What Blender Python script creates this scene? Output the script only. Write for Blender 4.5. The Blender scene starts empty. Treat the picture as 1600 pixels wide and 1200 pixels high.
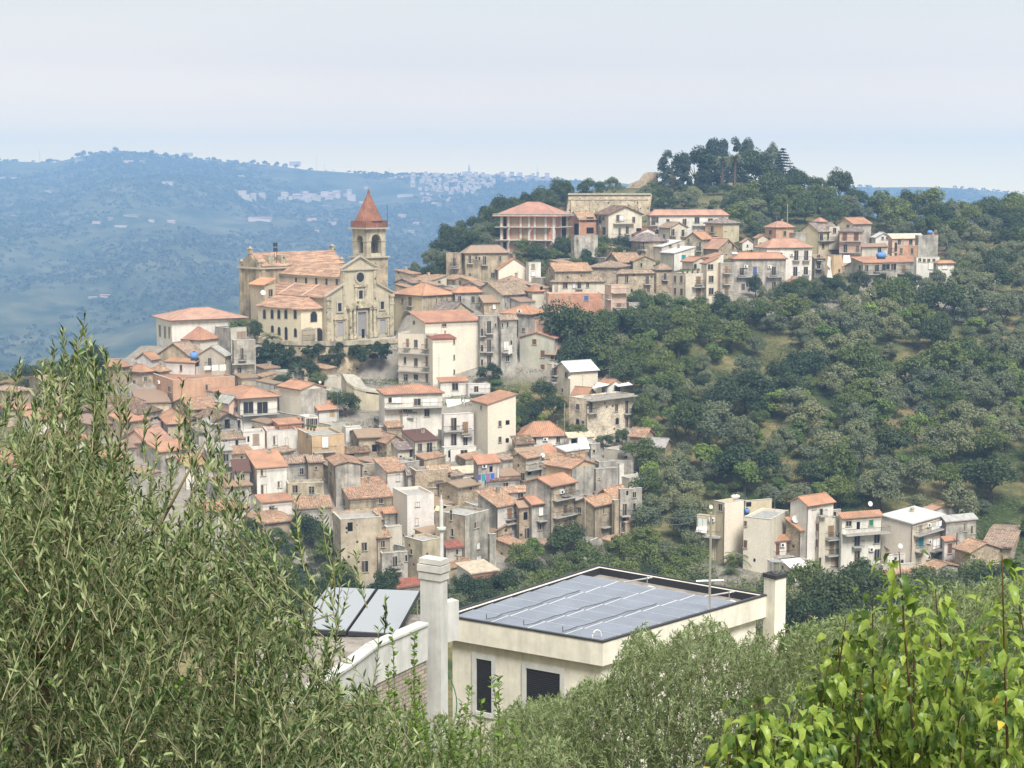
import bpy, bmesh, math, random
import numpy as np
from math import sin, cos, tan, radians, atan2, sqrt, pi
random.seed(7); RNG = np.random.default_rng(7)
C = bpy.context.scene.collection
S = bpy.context.scene
# ------------------------------------------------------------------ camera
F = 2400.0                                    # focal length in pixels of a 1600 px wide frame
PT = math.atan(300 / F)                       # downward pitch
cam_d = bpy.data.cameras.new('camera'); cam = bpy.data.objects.new('camera', cam_d); C.objects.link(cam)
cam_d.sensor_width = 36; cam_d.lens = 36 * F / 1600; cam_d.clip_start = 0.3; cam_d.clip_end = 30000
cam.location = (0, 0, 0); cam.rotation_euler = (pi / 2 - PT, 0, 0)
S.camera = cam
# ------------------------------------------------------------------ sky, sun, exposure
SUN_EL, SUN_AZ = radians(52), radians(20)      # sun high behind the camera, slightly to the right
w = bpy.data.worlds.new('World'); S.world = w; w.use_nodes = True
nt = w.node_tree; nt.nodes.clear()
def N(nt, t, **k):
    n = nt.nodes.new(t)
    for a, b in k.items():
        if a.startswith('i_'):
            n.inputs[a[2:].replace('_', ' ')].default_value = b
        else: setattr(n, a, b)
    return n
sky = N(nt, 'ShaderNodeTexSky', sky_type='NISHITA', sun_disc=False, sun_elevation=SUN_EL, sun_rotation=pi - SUN_AZ,
        altitude=400, air_density=1.0, dust_density=3.0, ozone_density=1.0)
tc = N(nt, 'ShaderNodeTexCoord'); mp = N(nt, 'ShaderNodeMapping'); mp.inputs['Scale'].default_value = (1.2, 1.2, 7)
nz = N(nt, 'ShaderNodeTexNoise', i_Scale=1.6, i_Detail=6.0, i_Roughness=0.5)
cr = N(nt, 'ShaderNodeValToRGB'); cr.color_ramp.elements[0].position = .35; cr.color_ramp.elements[1].position = .72
cr.color_ramp.elements[0].color = (5.6, 5.9, 6.2, 1); cr.color_ramp.elements[1].color = (6.3, 6.4, 6.55, 1)
mx = N(nt, 'ShaderNodeMix', data_type='RGBA'); mx.inputs[0].default_value = 0.9
bg = N(nt, 'ShaderNodeBackground'); bg.inputs['Strength'].default_value = 0.066
ow = N(nt, 'ShaderNodeOutputWorld')
L = nt.links.new
L(tc.outputs['Generated'], mp.inputs[0]); L(mp.outputs[0], nz.inputs['Vector']); L(nz.outputs[0], cr.inputs[0])
sp_ = N(nt, 'ShaderNodeSeparateXYZ'); L(tc.outputs['Generated'], sp_.inputs[0])
hr = N(nt, 'ShaderNodeValToRGB'); hr.color_ramp.elements[0].position = 0.0; hr.color_ramp.elements[0].color = (3.5, 2.6, 1.15, 1)
hr.color_ramp.elements[1].position = .125; hr.color_ramp.elements[1].color = (1.26, 1.18, 1.02, 1); hr.color_ramp.elements.new(.05).color = (2.0, 1.55, 1.05, 1); hr.color_ramp.elements.new(.08).color = (1.5, 1.25, 1.02, 1)
L(sp_.outputs[2], hr.inputs[0]); mh = N(nt, 'ShaderNodeMix', data_type='RGBA', blend_type='MULTIPLY'); mh.inputs[0].default_value = 1
L(cr.outputs[0], mh.inputs[6]); L(hr.outputs[0], mh.inputs[7]); L(sky.outputs[0], mx.inputs[6]); L(mh.outputs[2], mx.inputs[7]); L(mx.outputs[2], bg.inputs[0]); L(bg.outputs[0], ow.inputs[0])
sd = bpy.data.lights.new('sun', 'SUN'); sun = bpy.data.objects.new('sun', sd); C.objects.link(sun)
sd.energy = 3.3; sd.angle = radians(22); sd.color = (1, .965, .91)
sun.rotation_euler = (pi / 2 - SUN_EL, 0, SUN_AZ)
S.view_settings.view_transform = 'Standard'; S.view_settings.look = 'None'
S.view_settings.exposure = .96; S.view_settings.gamma = 1; S.view_settings.use_curve_mapping = False
S.render.engine = 'CYCLES'
S.cycles.max_bounces = 6; S.cycles.diffuse_bounces = 3; S.cycles.glossy_bounces = 2; S.cycles.transmission_bounces = 2
S.cycles.volume_bounces = 1; S.cycles.transparent_max_bounces = 4
S.cycles.use_denoising = True
# ------------------------------------------------------------------ picture to world helpers
def ray(px, py):
    x = (px - 800) / F; y = (600 - py) / F
    dy = cos(PT) + y * sin(PT)
    return x / dy, (-sin(PT) + y * cos(PT)) / dy          # X and Z per metre of Y
def W(px, py, d):
    a, b = ray(px, py); return (a * d, d, b * d)
def WZ(px, py, z):
    a, b = ray(px, py); d = z / b; return (a * d, d, z)
DT = [(240, 900), (262, 700), (270, 580), (285, 530), (300, 490), (340, 450), (370, 425), (400, 400), (440, 375), (480, 352),
      (525, 336), (540, 329), (600, 317), (650, 300), (700, 285), (750, 272), (800, 259), (850, 248), (900, 238), (930, 229),
      (960, 212), (1000, 185)]
DPY = [a for a, b in DT]; DDD = [b for a, b in DT]
def D(py): return float(np.interp(py, DPY, DDD))
# ------------------------------------------------------------------ mesh builder
class MB:
    def __init__(s): s.v = []; s.f = []; s.m = []
    def add(s, vs, fs, m=0):
        o = len(s.v); s.v += [tuple(v) for v in vs]; s.f += [tuple(i + o for i in f) for f in fs]; s.m += [m] * len(fs); return s
    def prism(s, poly, dv, m=0):          # polygon swept by dv
        n = len(poly); a = [tuple(p) for p in poly]; b = [(p[0] + dv[0], p[1] + dv[1], p[2] + dv[2]) for p in poly]
        fs = [tuple(range(n)), tuple(range(2 * n - 1, n - 1, -1))] + [(i, n + i, n + (i + 1) % n, (i + 1) % n) for i in range(n)]
        return s.add(a + b, fs, m)
    def box(s, o, u, v, w_, m=0):         # corner + three edge vectors
        o, u, v, w_ = [np.array(x, float) for x in (o, u, v, w_)]
        return s.prism([o, o + u, o + u + v, o + v], w_, m)
    def abox(s, c, sx, sy, sz, m=0, rz=0):   # centred box standing on c
        ux = np.array((cos(rz), sin(rz), 0)) * sx; uy = np.array((-sin(rz), cos(rz), 0)) * sy
        return s.box(np.array(c) - ux / 2 - uy / 2, ux, uy, (0, 0, sz), m)
    def tube(s, pts, rs, n=6, m=0, cap=True):
        pts = [np.array(p, float) for p in pts]
        if not hasattr(rs, '__len__'): rs = [rs] * len(pts)
        o = len(s.v); k = len(pts)
        for i, p in enumerate(pts):
            t = pts[min(i + 1, k - 1)] - pts[max(i - 1, 0)]; t = t / (np.linalg.norm(t) + 1e-9)
            a = np.cross(t, (0, 0, 1)) if abs(t[2]) < .9 else np.cross(t, (1, 0, 0)); a /= np.linalg.norm(a); b = np.cross(t, a)
            for j in range(n):
                q = p + rs[i] * (cos(2 * pi * j / n) * a + sin(2 * pi * j / n) * b); s.v.append(tuple(q))
        for i in range(k - 1):
            for j in range(n):
                s.f.append((o + i * n + j, o + i * n + (j + 1) % n, o + (i + 1) * n + (j + 1) % n, o + (i + 1) * n + j)); s.m.append(m)
        if cap:
            s.f.append(tuple(o + j for j in range(n))); s.f.append(tuple(o + (k - 1) * n + j for j in range(n - 1, -1, -1))); s.m += [m, m]
        return s
    def build(s, name, mats, parent=None, org=None, col=None, smooth=False, uv=True, fixn=True):
        if not isinstance(mats, (list, tuple)): mats = [mats]
        V = np.array(s.v, float)
        if parent is not None and org is None: org = WORG(parent)
        if org is None: org = (0, 0, 0)
        V = V - np.array(org)
        me = bpy.data.meshes.new(name); me.from_pydata(V.tolist(), [], s.f)
        for m in mats: me.materials.append(m)
        me.polygons.foreach_set('material_index', s.m)
        if fixn:
            bm = bmesh.new(); bm.from_mesh(me); bmesh.ops.recalc_face_normals(bm, faces=bm.faces); bm.to_mesh(me); bm.free()
        if smooth: me.polygons.foreach_set('use_smooth', [True] * len(s.f))
        me.update()
        if uv: face_uv(me)
        o = bpy.data.objects.new(name, me); C.objects.link(o)
        if parent is not None: o.parent = parent
        else: o.location = org
        if col is not None: o.color = (*col, 1)
        return o
def WORG(o):
    p = np.zeros(3)
    while o is not None: p += np.array(o.location); o = o.parent
    return p
def face_uv(me):
    uvl = me.uv_layers.new(name='UVMap'); n = len(me.loops)
    co = np.zeros(len(me.vertices) * 3); me.vertices.foreach_get('co', co); co = co.reshape(-1, 3)
    vi = np.zeros(n, int); me.loops.foreach_get('vertex_index', vi)
    nor = np.zeros(len(me.polygons) * 3); me.polygons.foreach_get('normal', nor); nor = nor.reshape(-1, 3)
    tot = np.zeros(len(me.polygons), int); me.polygons.foreach_get('loop_total', tot)
    nl = np.repeat(nor, tot, axis=0)
    h = np.cross([0, 0, 1], nl); ln = np.linalg.norm(h, axis=1); h[ln < .05] = (1, 0, 0); ln[ln < .05] = 1; h /= ln[:, None]
    sdir = np.cross(nl, h); p = co[vi]
    uv = np.stack([(p * h).sum(1), (p * sdir).sum(1)], 1)
    uvl.data.foreach_set('uv', uv.ravel())
def tag(o, label=None, cat=None, group=None, kind=None):
    if label: o['label'] = label
    if cat: o['category'] = cat
    if group: o['group'] = group
    if kind: o['kind'] = kind
    return o
def thing(name, loc, label, cat, group=None):
    o = bpy.data.objects.new(name, None); C.objects.link(o); o.location = tuple(loc); o.empty_display_size = .5
    return tag(o, label, cat, group)
# ------------------------------------------------------------------ materials
MATS = {}
def mat(name, rough=.85, spec=.3, metal=0):
    m = bpy.data.materials.new(name); m.use_nodes = True; nt = m.node_tree
    b = nt.nodes['Principled BSDF']; b.inputs['Roughness'].default_value = rough
    b.inputs['Specular IOR Level'].default_value = spec; b.inputs['Metallic'].default_value = metal
    MATS[name] = m; return m, nt, b
def ramp(nt, p0, c0, p1, c1):
    r = N(nt, 'ShaderNodeValToRGB'); e = r.color_ramp.elements
    e[0].position = p0; e[1].position = p1; e[0].color = (*c0, 1); e[1].color = (*c1, 1); return r
def noise(nt, vec, scale, detail=4, rough=.6, sc=None, off=None):
    if sc is not None:
        q = N(nt, 'ShaderNodeMapping'); q.inputs['Scale'].default_value = sc; nt.links.new(vec, q.inputs[0]); vec = q.outputs[0]
    n = N(nt, 'ShaderNodeTexNoise', i_Scale=scale, i_Detail=detail, i_Roughness=rough); nt.links.new(vec, n.inputs['Vector']); return n.outputs[0]
def mul(nt, a, b, fac=1.0, mode='MULTIPLY'):
    x = N(nt, 'ShaderNodeMix', data_type='RGBA', blend_type=mode)
    if hasattr(fac, 'links') or not isinstance(fac, (int, float)): nt.links.new(fac, x.inputs[0])
    else: x.inputs[0].default_value = fac
    for s_, i in ((a, 6), (b, 7)):
        if isinstance(s_, tuple): x.inputs[i].default_value = (*s_, 1)
        else: nt.links.new(s_, x.inputs[i])
    return x.outputs[2]
def bump(nt, b, h, st, dist=.1):
    q = N(nt, 'ShaderNodeBump'); q.inputs['Strength'].default_value = st; q.inputs['Distance'].default_value = dist
    nt.links.new(h, q.inputs['Height']); nt.links.new(q.outputs[0], b.inputs['Normal'])
def objcol(nt): return N(nt, 'ShaderNodeObjectInfo').outputs['Color']
def geo(nt): return N(nt, 'ShaderNodeNewGeometry').outputs['Position']
def uvn(nt): return N(nt, 'ShaderNodeTexCoord').outputs['UV']

def plaster(name, dirt=.6, dscale=.35, streak=.5, holes=False):
    m, nt, b = mat(name); P = geo(nt); c = objcol(nt)
    r1 = ramp(nt, .35, (1 - dirt * .45,) * 3, .62, (1.06, 1.05, 1.03)); nt.links.new(noise(nt, P, dscale, 6, .65), r1.inputs[0])
    r2 = ramp(nt, .36, (1 - streak * .45, 1 - streak * .47, 1 - streak * .5), .58, (1, 1, 1)); nt.links.new(noise(nt, P, 1.0, 5, .6, sc=(1.3, 1.3, .16)), r2.inputs[0])
    r3 = ramp(nt, .3, (.86, .84, .8), .7, (1.05, 1.05, 1.05)); nt.links.new(noise(nt, P, 4, 3, .7), r3.inputs[0])
    o = mul(nt, mul(nt, mul(nt, c, r1.outputs[0]), r2.outputs[0]), r3.outputs[0])
    if name in ('old_plaster', 'holed_plaster'):      # patches of fallen render
        r4 = ramp(nt, .60, (0, 0, 0), .64, (.8, .8, .8)); nt.links.new(noise(nt, P, .33, 7, .7, sc=(1, 1, 1.3)), r4.inputs[0]); o = mul(nt, o, (.25, .20, .145), r4.outputs[0], 'MIX')
    if holes:
        v2 = N(nt, 'ShaderNodeTexVoronoi', i_Scale=.8); nt.links.new(P, v2.inputs['Vector'])
        r5 = ramp(nt, .15, (.12, .10, .08), .19, (1, 1, 1)); nt.links.new(v2.outputs['Distance'], r5.inputs[0]); o = mul(nt, o, r5.outputs[0])
    nt.links.new(o, b.inputs['Base Color']); bump(nt, b, noise(nt, P, 8, 3, .6), .15, .03); return m
plaster('plaster', .4, .3, .3); plaster('clean_plaster', .12, .2, .12); plaster('old_plaster', 1.05, .45, .8); plaster('holed_plaster', .7, .4, .5, True)
def stone(name):
    m, nt, b = mat(name); P = geo(nt); c = objcol(nt)
    v = N(nt, 'ShaderNodeTexVoronoi', i_Scale=3.8); q = N(nt, 'ShaderNodeMapping'); q.inputs['Scale'].default_value = (1, 1, 1.6)
    nt.links.new(P, q.inputs[0]); nt.links.new(q.outputs[0], v.inputs['Vector'])
    bw = N(nt, 'ShaderNodeRGBToBW'); nt.links.new(v.outputs['Color'], bw.inputs[0])
    r0 = ramp(nt, .15, (.74, .72, .68), .85, (1.15, 1.13, 1.08)); nt.links.new(bw.outputs[0], r0.inputs[0])
    r1 = ramp(nt, .35, (.55, .53, .5), .6, (1.05, 1.04, 1.0)); nt.links.new(noise(nt, P, .5, 6, .7), r1.inputs[0])
    r2 = ramp(nt, .55, (1, 1, 1), .68, (1.5, 1.42, 1.25)); nt.links.new(noise(nt, P, .8, 5, .7, off=3), r2.inputs[0])   # remains of render
    v2 = N(nt, 'ShaderNodeTexVoronoi', i_Scale=.55); nt.links.new(P, v2.inputs['Vector'])
    r3 = ramp(nt, .13, (.18, .15, .12), .17, (1, 1, 1)); nt.links.new(v2.outputs['Distance'], r3.inputs[0])              # putlog holes
    o = mul(nt, mul(nt, mul(nt, mul(nt, c, r0.outputs[0]), r1.outputs[0]), r2.outputs[0]), r3.outputs[0])
    nt.links.new(o, b.inputs['Base Color']); bump(nt, b, v.outputs['Distance'], .4, .08); return m
stone('rubble_stone')
def brick():
    m, nt, b = mat('brick'); U = uvn(nt); c = objcol(nt)
    t = N(nt, 'ShaderNodeTexBrick', i_Scale=1.0); t.inputs['Brick Width'].default_value = .5; t.inputs['Row Height'].default_value = .25
    t.inputs['Mortar Size'].default_value = .02
    t.inputs['Color1'].default_value = (1, .95, .9, 1); t.inputs['Color2'].default_value = (.75, .7, .68, 1); t.inputs['Mortar'].default_value = (1.2, 1.35, 1.5, 1)
    nt.links.new(U, t.inputs['Vector'])
    r1 = ramp(nt, .3, (.7, .7, .7), .65, (1.1, 1.1, 1.1)); nt.links.new(noise(nt, geo(nt), .6, 5), r1.inputs[0])
    nt.links.new(mul(nt, mul(nt, c, t.outputs[0]), r1.outputs[0]), b.inputs['Base Color'])
brick()
def tile(name, mottle, lich, vs=(4.6, 3.9), vm=.45):
    m, nt, b = mat(name, .9, .2); U = uvn(nt); P = geo(nt); c = objcol(nt)
    wv = N(nt, 'ShaderNodeTexWave', wave_type='BANDS', bands_direction='X', i_Scale=.8, i_Distortion=.6); wv.inputs['Detail Scale'].default_value = 1.5
    nt.links.new(U, wv.inputs['Vector'])
    rw = ramp(nt, .0, (.72, .70, .68), .6, (1.06, 1.06, 1.06)); nt.links.new(wv.outputs[0], rw.inputs[0])
    r1 = ramp(nt, .32, (1 - mottle, 1 - mottle * 1.02, 1 - mottle * 1.0), .66, (1 + mottle * .45, 1 + mottle * .42, 1 + mottle * .38))
    nt.links.new(noise(nt, U, 2.2, 5, .75, sc=(1.6, .8, 1)), r1.inputs[0])
    r2 = ramp(nt, .4, (.78, .8, .82), .62, (1.06, 1.04, 1.02)); nt.links.new(noise(nt, P, .35, 4, .6), r2.inputs[0])
    o = mul(nt, mul(nt, mul(nt, c, rw.outputs[0], .7), r1.outputs[0]), r2.outputs[0])
    vt = N(nt, 'ShaderNodeTexVoronoi', i_Scale=1.0); qm = N(nt, 'ShaderNodeMapping'); qm.inputs['Scale'].default_value = (*vs, 1); nt.links.new(U, qm.inputs[0]); nt.links.new(qm.outputs[0], vt.inputs['Vector'])
    bw = N(nt, 'ShaderNodeRGBToBW'); nt.links.new(vt.outputs['Color'], bw.inputs[0])
    rc_ = ramp(nt, .2, (1 - mottle * vm, 1 - mottle * vm * 1.05, 1 - mottle * vm), .8, (1 + mottle * vm * .7, 1 + mottle * vm * .75, 1 + mottle * vm * .8)); nt.links.new(bw.outputs[0], rc_.inputs[0]); o = mul(nt, o, rc_.outputs[0])
    r3 = ramp(nt, .52, (0, 0, 0), .66, (lich,) * 3); nt.links.new(noise(nt, P, 1.3, 5, .8), r3.inputs[0])
    o = mul(nt, o, (.40, .36, .27), r3.outputs[0], 'MIX')
    nt.links.new(o, b.inputs['Base Color']); bump(nt, b, wv.outputs[0], .5, .06)
tile('new_tile', .16, .25); tile('old_tile', .6, .8); tile('row_tile', .42, .35, (.4, 3.4), .8)
def flat(name, rough=.8, n=.15, spec=.3, metal=0):
    m, nt, b = mat(name, rough, spec, metal); c = objcol(nt)
    r1 = ramp(nt, .3, (1 - n,) * 3, .7, (1 + n * .4,) * 3); nt.links.new(noise(nt, geo(nt), 1.3, 6, .65), r1.inputs[0])
    nt.links.new(mul(nt, c, r1.outputs[0]), b.inputs['Base Color']); return m
flat('concrete', .9, .35); flat('paint', .6, .08); flat('metal_sheet', .5, .15, .4, 0); flat('steel', .35, .05, .5, .8); flat('fabric', .9, .1)
def plain(name, col, rough=.6, spec=.4, metal=0, stain=0):
    m, nt, b = mat(name, rough, spec, metal); r = ramp(nt, .2, tuple(x * .85 for x in col), .8, tuple(min(1, x * 1.12) for x in col))
    nt.links.new(noise(nt, geo(nt), 2.5, 3), r.inputs[0]); o = r.outputs[0]
    if stain:                                       # rain streaks and grime
        r2 = ramp(nt, .34, (1 - stain,) * 3, .56, (1, 1, 1)); nt.links.new(noise(nt, geo(nt), 1, 5, .65, sc=(2.2, 2.2, .25)), r2.inputs[0]); o = mul(nt, o, r2.outputs[0])
        r3 = ramp(nt, .35, (1 - stain * .6,) * 3, .65, (1.03, 1.03, 1.03)); nt.links.new(noise(nt, geo(nt), .7, 6, .7), r3.inputs[0]); o = mul(nt, o, r3.outputs[0])
    nt.links.new(o, b.inputs['Base Color']); return m
plain('glass_dark', (.022, .022, .024), .35, .3); plain('void', (.012, .011, .010), .9, .1); plain('iron', (.035, .035, .037), .6)
plain('bark', (.10, .075, .05), .95, .2); plain('frame_stone', (.37, .335, .27), .8); plain('gutter', (.09, .055, .04), .6)
def leafmat(name, c0, c1, trans=.25, rnd=.35, rough=.6, fs=1.1):
    m, nt, b = mat(name, rough, .3)
    oi = N(nt, 'ShaderNodeObjectInfo'); P = geo(nt)
    r = ramp(nt, .32, c0, .68, c1); nt.links.new(noise(nt, P, fs, 4, .7), r.inputs[0])
    rr = ramp(nt, 0, (1 - rnd, 1 - rnd * .75, 1 - rnd * .6), 1, (1 + rnd * .8, 1 + rnd * .6, 1 + rnd * .2)); nt.links.new(oi.outputs['Random'], rr.inputs[0])
    o = mul(nt, r.outputs[0], rr.outputs[0])
    nt.links.new(o, b.inputs['Base Color'])
    t = N(nt, 'ShaderNodeBsdfTranslucent'); nt.links.new(o, t.inputs[0]); mx = N(nt, 'ShaderNodeMixShader'); mx.inputs[0].default_value = trans
    out = nt.nodes['Material Output']; nt.links.new(b.outputs[0], mx.inputs[1]); nt.links.new(t.outputs[0], mx.inputs[2]); nt.links.new(mx.outputs[0], out.inputs[0])
    return m
leafmat('olive_leaf', (.135, .155, .085), (.25, .27, .155), .35)
leafmat('broad_leaf', (.06, .09, .028), (.165, .205, .065), .3); leafmat('far_leaf', (.018, .03, .016), (.05, .065, .03), .1)
leafmat('bright_leaf', (.09, .14, .03), (.21, .28, .07))
leafmat('dark_leaf', (.026, .046, .02), (.075, .105, .04), .22)
leafmat('blue_leaf', (.03, .055, .05), (.07, .105, .085), .2)
leafmat('dry_leaf', (.15, .14, .08), (.26, .23, .13))
leafmat('ivy_leaf', (.013, .03, .010), (.032, .06, .02), .1)
# ================================================================== terrain
YG = [0, 3, 8, 20, 45, 62, 90, 130, 170] ; ZG = [-1.9, -2.6, -4.2, -10, -21, -24, -33, -48, -58]
tb = sorted((d, ray(800, py)[1] * d) for py, d in DT)
for d, z in tb:
    if d > 180: YG.append(d); ZG.append(z)
SKP = [-900, 0, 200, 240, 400, 620, 640, 700, 770, 860, 1000, 1240, 1320, 1400, 1600, 2500]
SKD = [318, 318, 326, 352, 366, 372, 368, 402, 440, 480, 520, 525, 462, 442, 440, 430]
RGP = [-900, 0, 90, 180, 300, 420, 500, 620, 730, 850, 1000, 1330, 1500, 1600, 2500]
RGY = [250, 246, 252, 238, 245, 256, 263, 271, 271, 279, 286, 289, 293, 302, 320]
def vn(x, y):                                  # cheap smooth value noise
    return (math.sin(x * 1.3 + 1.7 * math.sin(y * .9)) + math.sin(y * 1.7 + 1.3 * math.sin(x * 1.1 + 2)) + .6 * math.sin(x * 2.9 - y * 2.3 + 1)) / 2.6
def EL(Y): return float(np.interp(Y, YG, ZG))
def ground(X, Y):
    px = 800 + F * X / max(Y, 1)
    ys = float(np.interp(px, SKP, SKD))
    if Y <= ys:
        z = EL(Y)
        if 120 < Y < 240: z += .8 * vn(X * .06, Y * .06)
        if px > 980 and 240 < Y < 340: z += 1.2 * vn(X * .05 + 3, Y * .05)
        if 385 < px < 640 and 300 < Y <= 327: z = min(z, -39.9)
        if px < 380 and Y > 329: z = min(z, -32.8 - .12 * (Y - 329) * min(1, max(0, (420 - px) / 100)))
        elif px < 628 and 327 < Y < 376: z = min(z, -32.8)
        # the cutting of the village flank falls off to the gully on its right
        return z
    z0 = EL(ys) if px > 634 else min(EL(ys), -33.2 if px > 380 else -35.5); k = Y - ys
    near = z0 - .06 * min(k, 12) - .55 * max(0, k - 12) + 2 * vn(X * .03, Y * .03) * min(1, k / 40)
    if Y < 900: far = -200
    else:
        rp = float(np.interp(px, RGP, RGY)); t = (Y - 1100) / 2900
        zr = ray(800, rp)[1] * 4000
        base = float(np.interp(Y, [900, 1300, 1500, 2000, 2500, 3000, 3500, 4000, 4300, 7500], [-205, -192, -176, -140, -98, -48, 20, 92, 80, -60]))
        s = min(1, max(0, (Y - 1300) / 2700)); far = base + (zr - 92) * s ** 1.5
        amp = min(1, max(0, (Y - 1200) / 600)) * (1 - .85 * min(1, max(0, (Y - 3300) / 700)))
        far += amp * (34 * vn(X * .0042 + 1, Y * .0016) + 14 * vn(X * .013, Y * .006 + 4) + 4 * vn(X * .035, Y * .02))
    return max(near, far, -215)
def ys_list():
    y = [-30, -12, -4, 0, 2]; v = 3.0
    while v < 120: y.append(v); v *= 1.12
    v = 125
    while v < 560: y.append(v); v += 5
    while v < 4450: y.append(v); v *= 1.02
    return y
ysl = ys_list(); NC = 150
mb = MB(); tt = np.linspace(-1, 1, NC); tt = np.sign(tt) * np.abs(tt) ** 1.15 * .62
for Y in ysl:
    for t in tt:
        X = t * max(Y, 0) + np.sign(t) * abs(t) * 60
        mb.v.append((X, Y, ground(X, Y)))
for i in range(len(ysl) - 1):
    for j in range(NC - 1):
        a = i * NC + j; mb.f.append((a, a + 1, a + NC + 1, a + NC)); mb.m.append(0)
m, nt, b = mat('hill_soil', .95, .1); P = geo(nt)
r = ramp(nt, .42, (.05, .07, .025), .66, (.27, .165, .11)); r.color_ramp.elements.new(.56).color = (.19, .165, .085, 1)
L2 = nt.links.new; L2(noise(nt, P, .055, 7, .62), r.inputs[0])
r2 = ramp(nt, .35, (.5, .55, .45), .65, (1.2, 1.15, 1.1)); L2(noise(nt, P, .9, 6, .75), r2.inputs[0])
near = mul(nt, r.outputs[0], r2.outputs[0])
rf = ramp(nt, .38, (.018, .036, .015), .66, (.15, .14, .075)); L2(noise(nt, P, .012, 9, .68, sc=(1, 1, 2)), rf.inputs[0])
sx = N(nt, 'ShaderNodeSeparateXYZ'); L2(P, sx.inputs[0]); mr = N(nt, 'ShaderNodeMapRange'); mr.inputs[1].default_value = 380; mr.inputs[2].default_value = 560
L2(sx.outputs[1], mr.inputs[0]); at_ = N(nt, 'ShaderNodeAttribute', attribute_name='paved_shade'); pvm = ramp(nt, .3, (.16, .145, .125), .7, (.30, .27, .225)); L2(noise(nt, P, .7, 6, .7), pvm.inputs[0])  # stone paving of the village, its grey also holding the alleys' painted shade
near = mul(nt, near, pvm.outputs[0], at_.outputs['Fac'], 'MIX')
L2(mul(nt, near, rf.outputs[0], mr.outputs[0], 'MIX'), b.inputs['Base Color'])
g = mb.build('ground', m, smooth=True, uv=False, fixn=False); tag(g, kind='structure')
att = g.data.attributes.new('paved_shade', 'FLOAT', 'POINT'); pvv = []
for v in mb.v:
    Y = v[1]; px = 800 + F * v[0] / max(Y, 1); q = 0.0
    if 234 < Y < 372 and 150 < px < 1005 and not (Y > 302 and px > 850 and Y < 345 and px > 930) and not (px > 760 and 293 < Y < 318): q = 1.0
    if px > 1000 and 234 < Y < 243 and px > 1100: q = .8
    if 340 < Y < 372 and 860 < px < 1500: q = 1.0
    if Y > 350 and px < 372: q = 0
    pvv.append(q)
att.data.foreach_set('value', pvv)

# haze
hz = MB().box((-3100, -60, -225), (6200, 0, 0), (0, 4560, 0), (0, 0, 385)).build('haze', [], uv=False)
hm = bpy.data.materials.new('haze_air'); hm.use_nodes = True; hn = hm.node_tree; hn.nodes.clear()
pv = N(hn, 'ShaderNodeVolumePrincipled'); pv.inputs['Color'].default_value = (.34, .58, 1, 1); pv.inputs['Density'].default_value = .00031
pv.inputs['Anisotropy'].default_value = .1
ho = N(hn, 'ShaderNodeOutputMaterial'); hn.links.new(pv.outputs[0], ho.inputs['Volume']); hz.data.materials.append(hm); tag(hz, kind='stuff')
hz['label'] = 'blue summer haze over the valley'
# ================================================================== houses
WALLC = dict(H=(.50, .43, .32), c=(.60, .55, .46), w=(.68, .66, .62), g=(.48, .455, .41), t=(.46, .39, .285), k=(.42, .40, .36), o=(.58, .42, .26), y=(.61, .53, .37),
             p=(.66, .47, .38), s=(.52, .33, .23), S=(.40, .35, .28), B=(.46, .25, .16), O=(.51, .485, .41), Y=(.60, .54, .46), T=(.40, .34, .26), C=(.67, .62, .53))
WALLM = dict(H='holed_plaster', c='plaster', w='plaster', g='old_plaster', t='old_plaster', k='old_plaster', o='plaster', y='plaster', p='plaster', s='plaster',
             S='rubble_stone', B='brick', O='plaster', T='rubble_stone', Y='rubble_stone', C='clean_plaster')
ROOFC = dict(n=(.43, .235, .15), m=(.43, .25, .185), l=(.34, .245, .18), b=(.20, .135, .09), v=(.25, .20, .185), M=(.50, .51, .50), G=(.34, .33, .31),
             r=(.30, .11, .08), T=(.50, .42, .32), q=(.42, .265, .17), u=(.10, .05, .04), W=(.6, .6, .58), e=(.29, .20, .14))
ROOFM = dict(n='new_tile', m='new_tile', l='old_tile', b='old_tile', v='old_tile', M='metal_sheet', G='concrete', r='new_tile', T='concrete', q='old_tile', u='metal_sheet', W='metal_sheet', e='metal_sheet')
A = np.array
FOOT = []                                         # footprints: keeps trees off the houses
def jit(c, k=.06): f = 1 + random.uniform(-k, k); return tuple(min(.9, max(0, x * f * (1 + random.uniform(-k / 3, k / 3)))) for x in c)
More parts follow.
